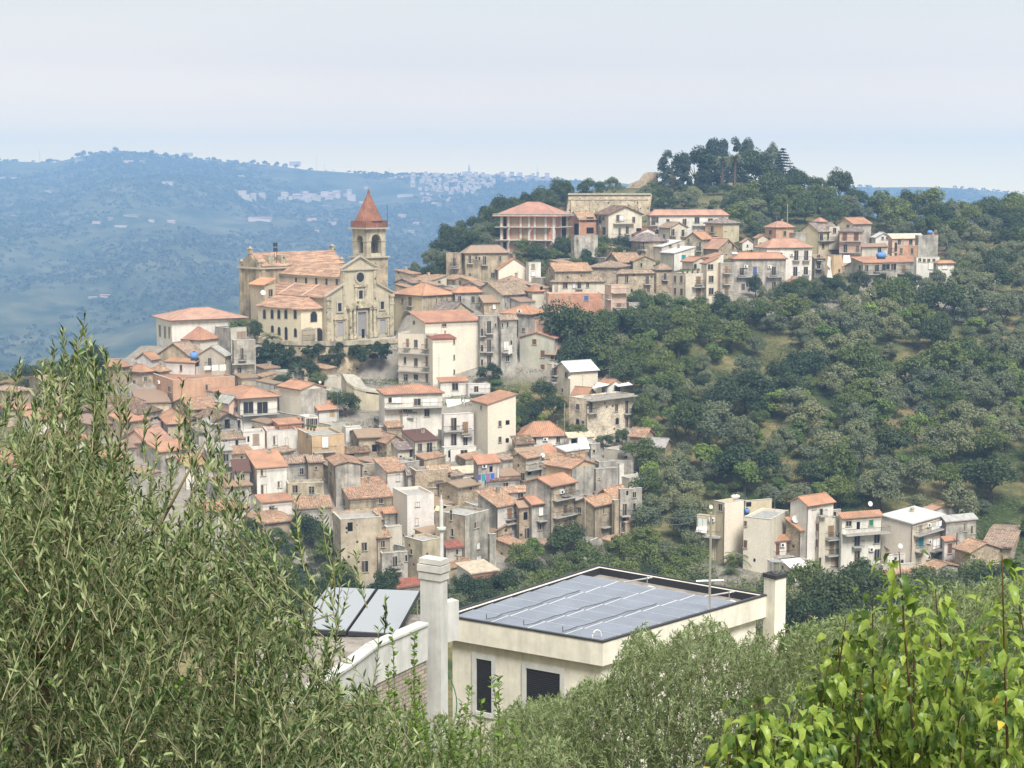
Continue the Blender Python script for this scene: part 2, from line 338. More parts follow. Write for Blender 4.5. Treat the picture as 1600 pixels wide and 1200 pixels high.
class Box3:                                       # a house body solved from its outline
    def __init__(s, x0, xc, x1, ye, yb, d=None, th=None, dp=7.0, dn=3.0):
        s.d = d or D(yb); wl, wr = xc - x0, x1 - xc
        if th is None:
            th = math.degrees(atan2(max(wr, 1), max(wl, 1)))
            if wl < 3: th = 80
            elif wr < 3: th = 9
            else: th = min(76, max(14, th))
        th = radians(th); s.th = th
        s.u = A((-cos(th), sin(th), 0)); s.v = A((sin(th), cos(th), 0)); s.nl = A((-sin(th), -cos(th), 0)); s.nr = A((cos(th), -sin(th), 0))
        s.C = A(W(xc, ye, s.d)); s.ze = s.C[2]; s.zb = W(xc, yb, s.d)[2]
        t0, t1 = ray(x0, ye)[0], ray(x1, ye)[0]; Cx, Cy = s.C[0], s.C[1]
        s.a = dp if wl < 3 else (Cx - t0 * Cy) / (cos(th) + t0 * sin(th))
        s.b = dp if wr < 3 else (t1 * Cy - Cx) / (sin(th) - t1 * cos(th))
        if not (0 < s.a < 60): s.a = dp
        if not (0 < s.b < 60): s.b = dp
        s.zf = s.zb - dn
        s.org = A((s.C[0], s.C[1], s.zb))
        c = s.P(s.a / 2, s.b / 2, 0); FOOT.append((c[0], c[1], max(s.a, s.b) * .6 + .5, s))
    def P(s, a, b, z): p = s.C + s.u * a + s.v * b; return A((p[0], p[1], z))
    def hit(s, px, py, side):                     # pixel ray onto left (0) or right (1) wall: distance along, z
        rx, rz = ray(px, py); n = s.nr if side else s.nl
        k = (s.C[0] * n[0] + s.C[1] * n[1]) / (rx * n[0] + n[1]); p = A((rx * k, k, rz * k))
        e = s.v if side else s.u
        return float(np.dot((p - s.C)[:2], e[:2])), p[2]
def wallpt(B, side, s_, z, out=0):
    e, n = (B.v, B.nr) if side else (B.u, B.nl); p = B.C + e * s_ + n * out; return A((p[0], p[1], z))
def slab(mb, B, side, s0, s1, z0, z1, o0, o1, m=0):
    e, n = (B.v, B.nr) if side else (B.u, B.nl)
    mb.box(wallpt(B, side, s0, z0, o0), e * (s1 - s0), n * (o1 - o0), (0, 0, z1 - z0), m)
SH = dict(w=None, d=None, a=None, o='void', s=(.16, .075, .045), g=(.03, .22, .12), b=(.08, .12, .30), t=(.02, .20, .24), c=(.75, .74, .72), e=(.24, .15, .08), y=(.36, .27, .13),
          h=(.30, .22, .15))
def opening(B, par, k, side, sc, zc, wd, ht):
    """a window or door with its surround; balcony under doors"""
    s0, s1, z0, z1 = sc - wd / 2, sc + wd / 2, zc - ht / 2, zc + ht / 2
    lim = (B.b if side else B.a)
    if k == 'x':
        mb = MB(); slab(mb, B, side, sc - .45, sc + .45, zc - .3, zc + .3, 0.02, .35); slab(mb, B, side, sc - .3, sc + .1, zc - .2, zc + .2, .35, .37, 1)
        mb.build('air_conditioner', [MATS['paint'], MATS['iron']], par, col=(.75, .74, .70)); return
    door = k in 'dey'
    fr = MB(); fw = .09
    kindn = 'door' if door else 'window'
    if k == 'o':
        slab(fr, B, side, s0, s1, z0, z1, .01, .04); fr.build('window', MATS['void'], par); return
    if k in 'aA':
        e, n = (B.v, B.nr) if side else (B.u, B.nl); r = wd / 2; hz = z1 - r
        def arc(r_, base):
            return [wallpt(B, side, sc - r_, base, 0)] + [wallpt(B, side, sc - r_ * cos(t), hz + r_ * sin(t), 0) for t in np.linspace(0, pi, 9)] + [wallpt(B, side, sc + r_, base, 0)]
        o = MB().prism([p + n * .01 for p in arc(r + .16, z0 - .05)], n * .05).build('window', MATS['frame_stone'], par)
        MB().prism([p + n * .03 for p in arc(r, z0 + .06)], n * .05).build('pane', MATS['glass_dark'], o); return
    slab(fr, B, side, s0 - fw, s0, z0, z1, .005, .07); slab(fr, B, side, s1, s1 + fw, z0, z1, .005, .07)
    slab(fr, B, side, s0 - fw, s1 + fw, z1, z1 + fw, .005, .075)
    if not door: slab(fr, B, side, s0 - fw - .08, s1 + fw + .08, z0 - .1, z0, .005, .16)
    o = fr.build(kindn, MATS['frame_stone'], par)
    sh = SH[k]; p = MB()
    if sh is None:
        slab(p, B, side, s0, s1, z0, z1, .004, .02, 0)
        if wd > .5:
            slab(p, B, side, sc - .035, sc + .035, z0, z1, .021, .045, 1)
            if random.random() < .45: slab(p, B, side, s0 + .02, s0 + wd * .42, z0 + .05, z1 - .05, .022, .05, 2)
        p.build('pane', [MATS['glass_dark'], MATS['frame_stone'], MATS['gutter']], o)
    else:
        slab(p, B, side, s0, s1, z0, z1, .004, .05); slab(p, B, side, sc - .02, sc + .02, z0, z1, .05, .065, 1)
        p.build('shutter', [MATS['fabric' if k in 'tc' else 'paint'], MATS['gutter']], o, col=jit(sh, .15))
    if door and k != 'y' and zc - ht / 2 > B.zb + 1.5:
        balcony(B, par, side, max(-.3, s0 - .45), min(lim + .3, s1 + .45), z0, .85)
def balcony(B, par, side, s0, s1, z, dep=.9, solid=None, rail=True):
    mb = MB(); slab(mb, B, side, s0, s1, z - .2, z - .02, .003, dep)
    o = mb.build('balcony', MATS['concrete'], par, col=(.42, .40, .36))
    if not rail: return o
    r = MB()
    if solid: slab(r, B, side, s0, s1, z - .02, z + .9, dep - .12, dep); o2 = r.build('parapet', MATS['plaster'], o, col=solid); return o
    slab(r, B, side, s0, s1, z + .88, z + .93, dep - .06, dep - .01)
    n = max(2, int((s1 - s0) / .22))
    for i in range(n + 1):
        x = s0 + .02 + (s1 - s0 - .06) * i / n; slab(r, B, side, x, x + .025, z - .02, z + .88, dep - .05, dep - .025)
    for x in (s0 + .02, s1 - .05): slab(r, B, side, x, x + .03, z + .88, z + .93, .01, dep - .06)
    r.build('railing', MATS['iron'], o); return o
def slabroof(mb, poly, th=.17):
    mb.prism([A(p) + A((0, 0, th)) for p in poly], (0, 0, -th))
def roof(B, par, kind, yr, rc, wallm, wc, ov=.4):
    a, b, ze = B.a, B.b, B.ze; P = B.P
    def zat(sa, sb, lo, hi):
        p = P(sa, sb, 0); z = (ray(800, yr)[1]) * p[1]; return min(ze + hi, max(ze + lo, z))
    cz = ROOFC[rc]; rm = MATS[ROOFM[rc]]; mb = MB(); cap = MB(); eps = .03
    if kind == 'gl':
        zr = zat(a / 2, b / 2, .5, a * .42); sl = (zr - ze) / (a / 2); o = ov * .8
        for sg in (0, 1):
            s_e = -ov if sg == 0 else a + ov; zev = ze - sl * ov
            slabroof(mb, [P(s_e, -o, zev + eps), P(s_e, b + o, zev + eps), P(a / 2, b + o, zr + eps), P(a / 2, -o, zr + eps)])
        gab = [(a / 2, 0), (a / 2, b)]; cap.tube([P(a / 2, -o, zr + .2), P(a / 2, b + o, zr + .2)], .13, 5)
        ends = [([(0, 0), (a, 0)], (a / 2, 0)), ([(0, b), (a, b)], (a / 2, b))]
    elif kind == 'gr':
        zr = zat(a / 2, b / 2, .5, b * .42); sl = (zr - ze) / (b / 2); o = ov * .8
        for sg in (0, 1):
            t_e = -ov if sg == 0 else b + ov; zev = ze - sl * ov
            slabroof(mb, [P(-o, t_e, zev + eps), P(a + o, t_e, zev + eps), P(a + o, b / 2, zr + eps), P(-o, b / 2, zr + eps)])
        cap.tube([P(-o, b / 2, zr + .2), P(a + o, b / 2, zr + .2)], .13, 5)
        ends = [([(0, 0), (0, b)], (0, b / 2)), ([(a, 0), (a, b)], (a, b / 2))]
    elif kind in ('sl', 'dl', 'sr', 'dr'):
        L_ = b if kind[1] == 'l' else a
        if kind == 'sl': zr = zat(a / 2, b, .5, b * .55)
        elif kind == 'sr': zr = zat(a, b / 2, .5, a * .55)
        else: zr = ze - min(L_ * .25, max(.4, ze - zat(a if kind == 'dr' else a / 2, b if kind == 'dl' else b / 2, -L_ * .3, 0)))
        def z(s, t): f = (t / b if kind[1] == 'l' else s / a); return ze + (zr - ze) * f
        o = ov * .7
        poly = [(-o, -o), (a + o, -o), (a + o, b + o), (-o, b + o)]
        slabroof(mb, [P(s, t, z(s, t) + eps) for s, t in poly]); ends = []
        body = MB(); tops = [P(s, t, z(s, t)) for s, t in ((0, 0), (a, 0), (a, b), (0, b))]; bot = [P(s, t, B.zf) for s, t in ((0, 0), (a, 0), (a, b), (0, b))]
        body.add(tops + bot, [(0, 1, 2, 3), (7, 6, 5, 4), (0, 4, 5, 1), (1, 5, 6, 2), (2, 6, 7, 3), (3, 7, 4, 0)])
        bw = body.build('wall', wallm, par, col=wc)
    elif kind == 'h':
        zr = zat(a / 2, b / 2, .5, min(a, b) * .4); m_ = min(a, b) / 2
        if a > b: r0, r1 = (m_, b / 2), (a - m_, b / 2)
        else: r0, r1 = (a / 2, m_), (a / 2, b - m_)
        sl = (zr - ze) / m_; zv = ze - sl * ov
        c = [(-ov, -ov), (a + ov, -ov), (a + ov, b + ov), (-ov, b + ov)]
        cz4 = [P(s, t, zv + eps) for s, t in c]; R0, R1 = P(*r0, zr + eps), P(*r1, zr + eps); T = A((0, 0, .17))
        vs = [p + T for p in cz4] + [R0 + T, R1 + T] + cz4
        if a > b: fs = [(0, 1, 5, 4), (1, 2, 5), (2, 3, 4, 5), (3, 0, 4)]
        else: fs = [(0, 1, 4), (1, 2, 5, 4), (2, 3, 5), (3, 0, 4, 5)]
        fs = [f for f in fs] + [(6, 7, 8, 9)] + [(0, 6, 7, 1), (1, 7, 8, 2), (2, 8, 9, 3), (3, 9, 6, 0)]
        mb.add(vs, fs)
        for q, R in ((0, R0), (1, R1 if a > b else R0), (2, R1), (3, R0 if a > b else R1)): cap.tube([cz4[q] + T, R + T], .09, 4)
        cap.tube([R0 + T, R1 + T + A((.01, 0, 0))], .1, 4); ends = []
    elif kind == 'f':
        h = .5; ends = []
        slabroof(mb, [P(s, t, ze - h) for s, t in ((.2, .2), (a - .2, .2), (a - .2, b - .2), (.2, b - .2))], .06)
        pw = MB(); w_ = .2
        for (s0, t0, s1, t1) in ((0, 0, a, w_), (0, b - w_, a, b), (0, w_, w_, b - w_), (a - w_, w_, a, b - w_)):
            pw.prism([P(s0, t0, ze - h), P(s1, t0, ze - h), P(s1, t1, ze - h), P(s0, t1, ze - h)], (0, 0, h))
        pw.build('parapet', wallm, par, col=wc)
        for (s0, t0, s1, t1) in ((-.05, -.05, a + .05, w_ + .05), (-.05, w_ + .06, w_ + .05, b)):
            cap.prism([P(s0, t0, ze + .004), P(s1, t0, ze + .004), P(s1, t1, ze + .004), P(s0, t1, ze + .004)], (0, 0, .07))
        ze = ze - h + .0
    else: ends = []
    if kind not in ('sl', 'dl', 'sr', 'dr'):
        body = MB(); t4 = ((0, 0), (a, 0), (a, b), (0, b)); zt = ze if kind != 'f' else ze
        body.add([P(s, t, zt) for s, t in t4] + [P(s, t, B.zf) for s, t in t4], [(0, 1, 2, 3), (7, 6, 5, 4), (0, 4, 5, 1), (1, 5, 6, 2), (2, 6, 7, 3), (3, 7, 4, 0)])
        if kind in ('gl', 'gr'):
            ax = P(*ends[0][1], zr), P(*ends[1][1], zr)
            p = [P(*ends[0][0][0], ze), P(*ends[0][0][1], ze), ax[0], P(*ends[1][0][0], ze), P(*ends[1][0][1], ze), ax[1]]
            body.add(p, [(0, 1, 2), (3, 5, 4), (0, 2, 5, 3), (1, 4, 5, 2)])
        body.build('wall', wallm, par, col=wc)
    ro = mb.build('roof', rm, par, col=jit(cz, .1))
    if cap.v: cap.build('ridge_cap' if kind != 'f' else 'coping', MATS['concrete'] if kind == 'f' else rm, ro, col=tuple(x * .92 for x in cz) if kind != 'f' else (.5, .48, .44))
    g = MB()                                     # dark gutter under the eaves of the two near sides
    if kind in ('gl', 'sr'): g.tube([P(-ov - .04, -.2, ze - .12), P(-ov - .04, b + .2, ze - .12)], .07, 4)
    if kind in ('gr', 'sl'): g.tube([P(-.2, -ov - .04, ze - .12), P(a + .2, -ov - .04, ze - .12)], .07, 4)
    if kind == 'h': g.tube([P(a + ov, -ov - .04, ze - .12), P(-ov - .04, -ov - .04, ze - .12), P(-ov - .04, b + ov, ze - .12)], .07, 4)
    if g.v: g.build('gutter', MATS['gutter'], par)
    if random.random() < .6:                     # rain pipe down a corner
        dp = MB(); q = B.P(0, 0, 0) + (B.nl + B.nr) * .09; dp.tube([A((q[0], q[1], ze - .1)), A((q[0], q[1], B.zf + 2))], .055, 5); dp.build('downpipe', MATS['gutter'] if random.random() < .6 else MATS['concrete'], par, col=(.5, .48, .44))
    if kind in ('gl', 'gr', 'h', 'sr', 'sl') and random.random() < .4 and min(a, b) > 3.5:
        s_, t_ = a * random.uniform(.55, .85), b * random.uniform(.55, .85); cp = MB(); zc_ = zr - .5; p = P(s_, t_, zc_ - .8); cp.abox(p, .55, .45, 1.9, rz=B.th); cp.abox(p + A((0, 0, 1.92)), .7, .6, .1, rz=B.th); cp.build('chimney', MATS['old_plaster'], ro, col=(.48, .42, .34))
    return ro
HOUSES = {}
def house(spec, name='village_house', cat='house', group=None, d=None, th=None, key=None):
    body, ops, label = [x.strip() for x in spec.split('|')]
    q = body.split(); x0, xc, x1, ye, yb, yr = map(float, q[:6]); kind, wl, rc = q[6:9]
    kv = dict(z.split('=') for z in q[9:])
    B = Box3(x0, xc, x1, ye, yb, float(kv.get('d', 0)) or d, float(kv['th']) if 'th' in kv else th, float(kv.get('dp', 7)), float(kv.get('dn', 3)))
    o = thing(name, B.org, label, cat, group)
    wcode = wl.split('/')[0]
    roof(B, o, kind, yr, rc, MATS[WALLM[wcode]], jit(WALLC[wcode], .05), float(kv.get('ov', .38)))
    if '/' in wl:                                # render of another colour on the right wall
        c2 = wl.split('/')[1]; mb = MB(); zt = B.ze - .02 if kind != 'f' else B.ze - .02
        slab(mb, B, 1, 0.0, B.b, B.zf, zt, .001, .03); mb.build('wall_render', MATS[WALLM[c2]], o, col=jit(WALLC[c2], .05))
    for t in ops.split():
        k = t[0]
        if k in 'LR' and 'x' in t:
            side = 1 if k == 'R' else 0; n, r = t[1:].split('x'); n = int(n); sh = r[1:] or 'wd'; r = int(r[0]); lim = B.b if side else B.a
            H = B.ze - B.zb; fl = min(3.1, H / r)
            for j in range(r):
                for i in range(n):
                    kk = random.choice(sh); zc = B.ze - (.9 if kind != 'f' else 1.3) - .75 - fl * j
                    if zc < B.zb + .6: continue
                    s_ = lim * (i + .5) / n + random.uniform(-.25, .25)
                    if kk in 'dey': opening(B, o, kk, side, s_, zc - .3, .95, 2.0)
                    elif kk == 'x': opening(B, o, kk, side, s_, zc, .9, .6)
                    else: opening(B, o, kk, side, s_, zc, .85, 1.25)
            continue
        if k in 'PQ':                            # balcony band: P left wall, Q right wall: P py [x0 x1]
            v = list(map(float, t[1:].split(','))); side = 0 if k == 'P' else 1
            lim = B.b if side else B.a
            if len(v) >= 3: s_a, z = B.hit(v[1], v[0], side); s_b, _ = B.hit(v[2], v[0], side)
            else: s_a, s_b = 0, lim; _, z = B.hit((xc + (x1 if side else x0)) / 2, v[0], side)
            balcony(B, o, side, min(s_a, s_b), max(s_a, s_b), z, v[3] if len(v) > 3 else 1.0, solid=(v[4:] and (.6, .55, .45)) or None); continue
        v = list(map(float, t[1:].split(','))); side = 1 if v[0] > xc else 0
        sa, z = B.hit(v[0], v[1], side); lim = B.b if side else B.a
        if len(v) > 2:
            s1, _ = B.hit(v[0] - v[2] / 2, v[1], side); s2, _ = B.hit(v[0] + v[2] / 2, v[1], side); wd = min(abs(s2 - s1), lim * .9); ht = v[3] * B.d / F
        else: wd, ht = (1.0, 2.1) if k in 'dey' else (.9, 1.3)
        sa = min(lim - wd / 2 - .1, max(wd / 2 + .1, sa))
        opening(B, o, k, side, sa, z, wd, ht)
    o['_b'] = 0; del o['_b']
    HOUSES[key or label] = (o, B)
    return o, B
def houses(txt, **k):
    for ln in txt.strip().split('\n'):
        if ln.strip() and not ln.startswith('#'):
            try: house(ln, **k)
            except Exception as e: print('BAD', ln, e); raise
# ================================================================== the village, house by house (positions read off in 1600 px units)
# upper right quarter
houses('''
1196 1212 1240 355 402 347 h s m | w1204,363,4,7 w1203,376,4,7 R1x2 | salmon house with red hip roof beneath the tall antenna mast
1178 1184 1200 372 400 367 gr c n | w1188,383,3,8 | small cream annex with orange roof left of the salmon house
1230 1243 1269 364 402 0 f k G | | bare grey concrete block with flat top behind the white house
1181 1198 1269 387 450 374 h w m th=74 | w1219.5,399,5,8 d1244,399,6,15 d1259.5,399,6,15 d1242.5,424,6,14 d1259,423,6,12 x1237,398 | white house with red hip roof and two narrow balcony doors
1141 1147 1228 404 458 389 h g n th=80 | d1159,424,6,11 b1179.5,423,6,13 d1209,423,6,13 Q432,1151,1188 Q432,1198,1222 x1202,417 x1165,416 d1161,448,5,10 g1179.5,448,5.5,14 d1209,446,6,11 a1159,464,8,8 | grey house with wide speckled orange roof, long balconies and a green door
1228 1236 1258 441 459 432 h w m | d1243,450,5,8 | little white outbuilding with red hip roof below the white house
1049 1071 1104 427 482 0 f c G | s1055,436,3.6,10 s1065,436,3.6,10 s1055,455,3.6,10 s1065,456,3.6,10 w1065,473,3,5 e1091,438,7,12 e1091,457,7,13 s1090,476,5,8 Q448,1081,1103 Q467,1081,1103 | cream three storey house with roof terrace and shuttered windows
1066 1083 1106 409 425 402 gr c n d=358 | a1086,416,4,8 | cream penthouse room with orange roof on the terrace
1096 1104 1123 412 478 402 sl c n | w1110,417,8,8 w1111,436,7,10 w1111,455,7,10 | slim cream house with orange lean-to roof beside the pink strip
1122 1126 1147 411 478 0 f p/g G | e1135,421,6,11 e1135,438,6,11 e1135,456,6,11 A1135,471,5,8 | narrow grey house with pink corner strip and three small balconies
1250 1279 1313 362 404 349 gl y v | w1283,371,5,10 w1295,369,5,9 w1304,368,4,8 w1286,384 w1303,387,4,10 Q376,1279,1313 | yellow house with grey gable roof and long balcony
1271 1279 1291 346 360 341 h p m d=402 | w1283,351,3,5 | tiny pink roof turret on the yellow house
1290 1296 1312 354 372 0 f c G d=400 | w1304,360 | low cream parapet block behind the pink veranda house
1308 1333 1361 350 374 341 gl y/g n d=404 | w1325,353,4,4 | yellow house with orange roof and bare grey gable, highest of the row
1312 1345 1349 362 418 356 h p v th=14 | s1320,371,7,14 s1338,371,7,14 d1321,388,5,12 e1340,390,5,12 P376,1312,1347 P394,1312,1347 P377,1315,1320 | pink house with covered top veranda and grey hip roof
1343 1347 1387 386 408 366 sr c e th=62 | d1374,391,5,10 | cream house with big faded brown roof
1362 1368 1392 371 392 364 gr w M | w1379,372,3,4 w1386,372,3,4 | small white house with pale metal roof behind
1388 1394 1444 373 400 365 sr p T th=70 | d1405,378,4,8 w1423,378,5,7 | long low pinkish house with tan roof
1398 1402 1434 384 420 0 f B G th=75 | w1408,392,4,9 w1425,392,4,9 d1394,386,4,14 | unfinished brick storey with concrete edge
1430 1435 1466 368 408 0 f k G th=75 | | tall blank grey concrete wall house at the right end
1290 1303 1316 399 446 0 f o G | A1297,410,4,10 w1311,423,3,5 a1309,436,5,8 o1297,430,4,9 | narrow ochre tower house with white awnings
1269 1273 1290 404 436 397 sr g e th=70 | d1279,402,4,8 d1279,415,5,9 | small grey house with brown tile roof beside the ochre tower
1330 1349 1428 411 447 402 sr g n th=66 | w1354,419,5,9 d1370,419,6,10 w1384,417,12,9 w1396,417,8,10 e1412,420,6,12 w1344,419 Q428,1350,1382 Q427,1402,1428 | long grey white house with glazed veranda and orange roof under the blue tank
1428 1432 1468 402 448 0 f w G th=75 | w1437,406,4,5 w1444,407,4,5 w1451,407,4,5 w1459,407,4,5 c1455,415,8,11 w1454,430,4,8 | white house with a row of small top windows and white awning
1462 1466 1491 411 448 402 h w n th=72 | c1476,415,7,10 w1475,433,4,11 d1475,434,4,9 | white end house with small orange hip roof
1157 1160 1177 379 392 373 gr w m | w1168,384,2,3 | small white house with red roof by the wood edge
1520 1524 1564 470 486 0 f c G th=78 | | low cream shed with flat roof in the wood on the far right
1560 1564 1606 473 484 468 sr S l th=80 d=356 | w1580,477 | long low stone farm building at the right edge
''')
# upper middle
houses('''
1012 1016 1138 336 378 324 h w m th=82 | d1020.5,345,5.5,12 w1026,343 w1043.5,346,4.5,7 d1069.5,347,5.5,10 w1089,344,7,9 w1110,346,7,9 Q352,1013,1028 Q352,1082,1112 c1089,360,8,10 | long white two storey building with orange hip roof under the trees
1102 1130 1155 349 384 342 h o/y v | w1133.5,358,3,6 w1144,357,2,5 d1113,358,4,9 P367,1103,1122 | yellow tower house with brown hip roof
1070 1096 1113 374 404 363 gl S n | w1076,376,3,6 w1082,389,3,6 w1090,388,3,7 d1094,385,3,14 | tall stone house with orange roof behind the white metal boxes
1098 1122 1152 389 408 374 gr T m | w1145,385 | weathered stone house with long orange roof sliding downhill
1029 1047 1074 356 388 348 gr c l | d1051,363,5,10 d1067,364,4,10 w1038,370 | cream house with old tile roof and two narrow balconies
1011 1034 1063 386 408 376 sl c M | w1047,384,4,3 | cream box house with pale metal roof, upper of two
1032 1053 1085 396 424 386 sl c/w M | t1068,402,6,7 | white box house with pale metal roof and a teal shutter
978 1001 1042 377 408 365 h t v | w985,384,4,10 d1003,384,5,11 w1035,381 P390,1000,1012 | tan house with brown hip roof and corner balcony
975 992 1032 366 386 356 gr w r | o998,359,8,5 A1026,362,5,7 | white house with dark red awning and arched dormer
929 951 1003 335 388 323 gr c b ov=.6 | w938,343,4,11 w943,341,3,6 d944,361,5,12 w966,341,6,10 c971,341,6,8 d980,360,4,11 w990,343,4,8 Q349,958,990 Q371,955,975 w968,362,3,11 x938,354 | cream apartment house with two brown gabled roofs
889 905 932 343 385 331 gl B q | o922,343,11,7 o922,360,11,9 o903,358,7,17 | unfinished orange brick house with open dark loggias
892 898 934 368 388 0 f g G th=60 d=391 | w902,377,3,6 | grey concrete base below the brick house
769 778 807 378 392 0 f g G | o795,381,6,3 | flat grey garage below the unfinished palace
697 719 724 395 446 0 f t G th=20 | d710,409,4,13 P418,705,718 w710,432,6,9 | tan flat topped end of the old ruined mansion
721 727 794 395 447 383 h t e th=74 | d734,405,4,12 d734,433,4,12 w744,403,3,5 w749,404,3,5 d757,407,5,13 w781,404,4,8 w770,430 | old tan mansion with sagging tile roof and iron balconies
766 779 827 421 446 403 gr C n | w773,424,4,4 | cream house with plain gable and orange roof beside the mansion
822 826 845 410 448 0 f w G th=70 | h833,416,5,7 c833,428,5,6 h833,437,5,5 | white block with stepped top beside the cream gable
638 670 698 440 462 430 sl c q | w686,443 | cream flat block with pale orange lean-to roof behind the church
615 660 709 462 500 444 h y/t n | w629,470,3,6 e641,471,5,14 P484,633,648 o632,511,4,8 w683,470,4,9 w699,469,4,8 | long yellow and tan house with orange hip roof right of the church
706 712 753 457 486 443 h g n th=68 | d718,468,5,11 w739,468,5,10 w748,468,4,9 | grey house with orange roof joined to the long yellow one
741 785 834 461 490 441 gl O/g l | w791,476,4,7 w805,475,4,7 w820,474,4,4 | wide grey house with pinkish worn tile roof
766 790 833 446 462 432 h T e | | old brown roofed house behind the wide grey one
822 832 850 455 482 444 h c n | o846,450,4,5 | small cream house with orange roof by the dark tree
750 756 786 473 492 457 sr T e th=66 | c772,479,4,7 | low brown tiled house squeezed between bigger roofs
664 700 738 490 510 472 gr T v | | pinkish collapsed old tile roof behind the tall apartment block
853 868 924 424 470 412 gl S q | w863,434 w867,446 | old stone house with orange patched roof, left of the long stone house
860 863 945 440 470 429 h c l th=83 | w883,446,7,8 c897,446,4,8 d905,446,5,9 w918,445,4,8 | low cream top floor with faded tile roof above the big tree
853 858 942 459 494 0 f p/B n th=84 | b916,466,7,8 w870,465 h890,466,5,8 | brick and pink storey with blue curtain behind the big tree
920 965 966 418 452 409 h S l th=20 dp=10 | | long bare stone wall house with a weathered hip roof
963 966 1022 427 475 415 h S l th=76 | w979,436,5,12 d1011,437,5,13 w987,454,3,6 w1013,453,4,7 a1000,469,6,7 a1013,469,4,7 | tall old stone mansion with balcony doors over the gully
1020 1026 1050 421 460 411 h T l | d1039,432,4,10 | dark stone house with small orange roof behind the terrace house
985 990 1024 408 432 400 gr S q | w1002,414,3,6 | small stone ruin with ragged tiles above the stone mansion
946 968 1004 410 432 396 gl T q | | broken roofed stone ruin beside the green bank
945 955 979 446 520 0 f p G | e967,478,7,9 e967,500,7,10 P466,946,956 Q457,955,979 Q480,957,976 Q500,957,976 | narrow pink stack of balconies in front of the stone mansion
979 983 1003 473 512 0 f g G th=75 | d985,484,4,12 w994,488,3,5 | small grey block with dark door right of the pink stack
958 968 976 506 520 498 gr w b | | tiny white hut with dark pitched roof at the foot of the pink stack
1015 1022 1041 474 480 467 gr S m | | low stone shed with orange roof at the garden wall
1134 1138 1156 486 498 480 gr T q | | tiny orange roofed shed under the grey house
1134 1137 1188 290 300 282 h t l th=76 d=512 | | old farmhouse with brown roof under the hilltop trees
''')
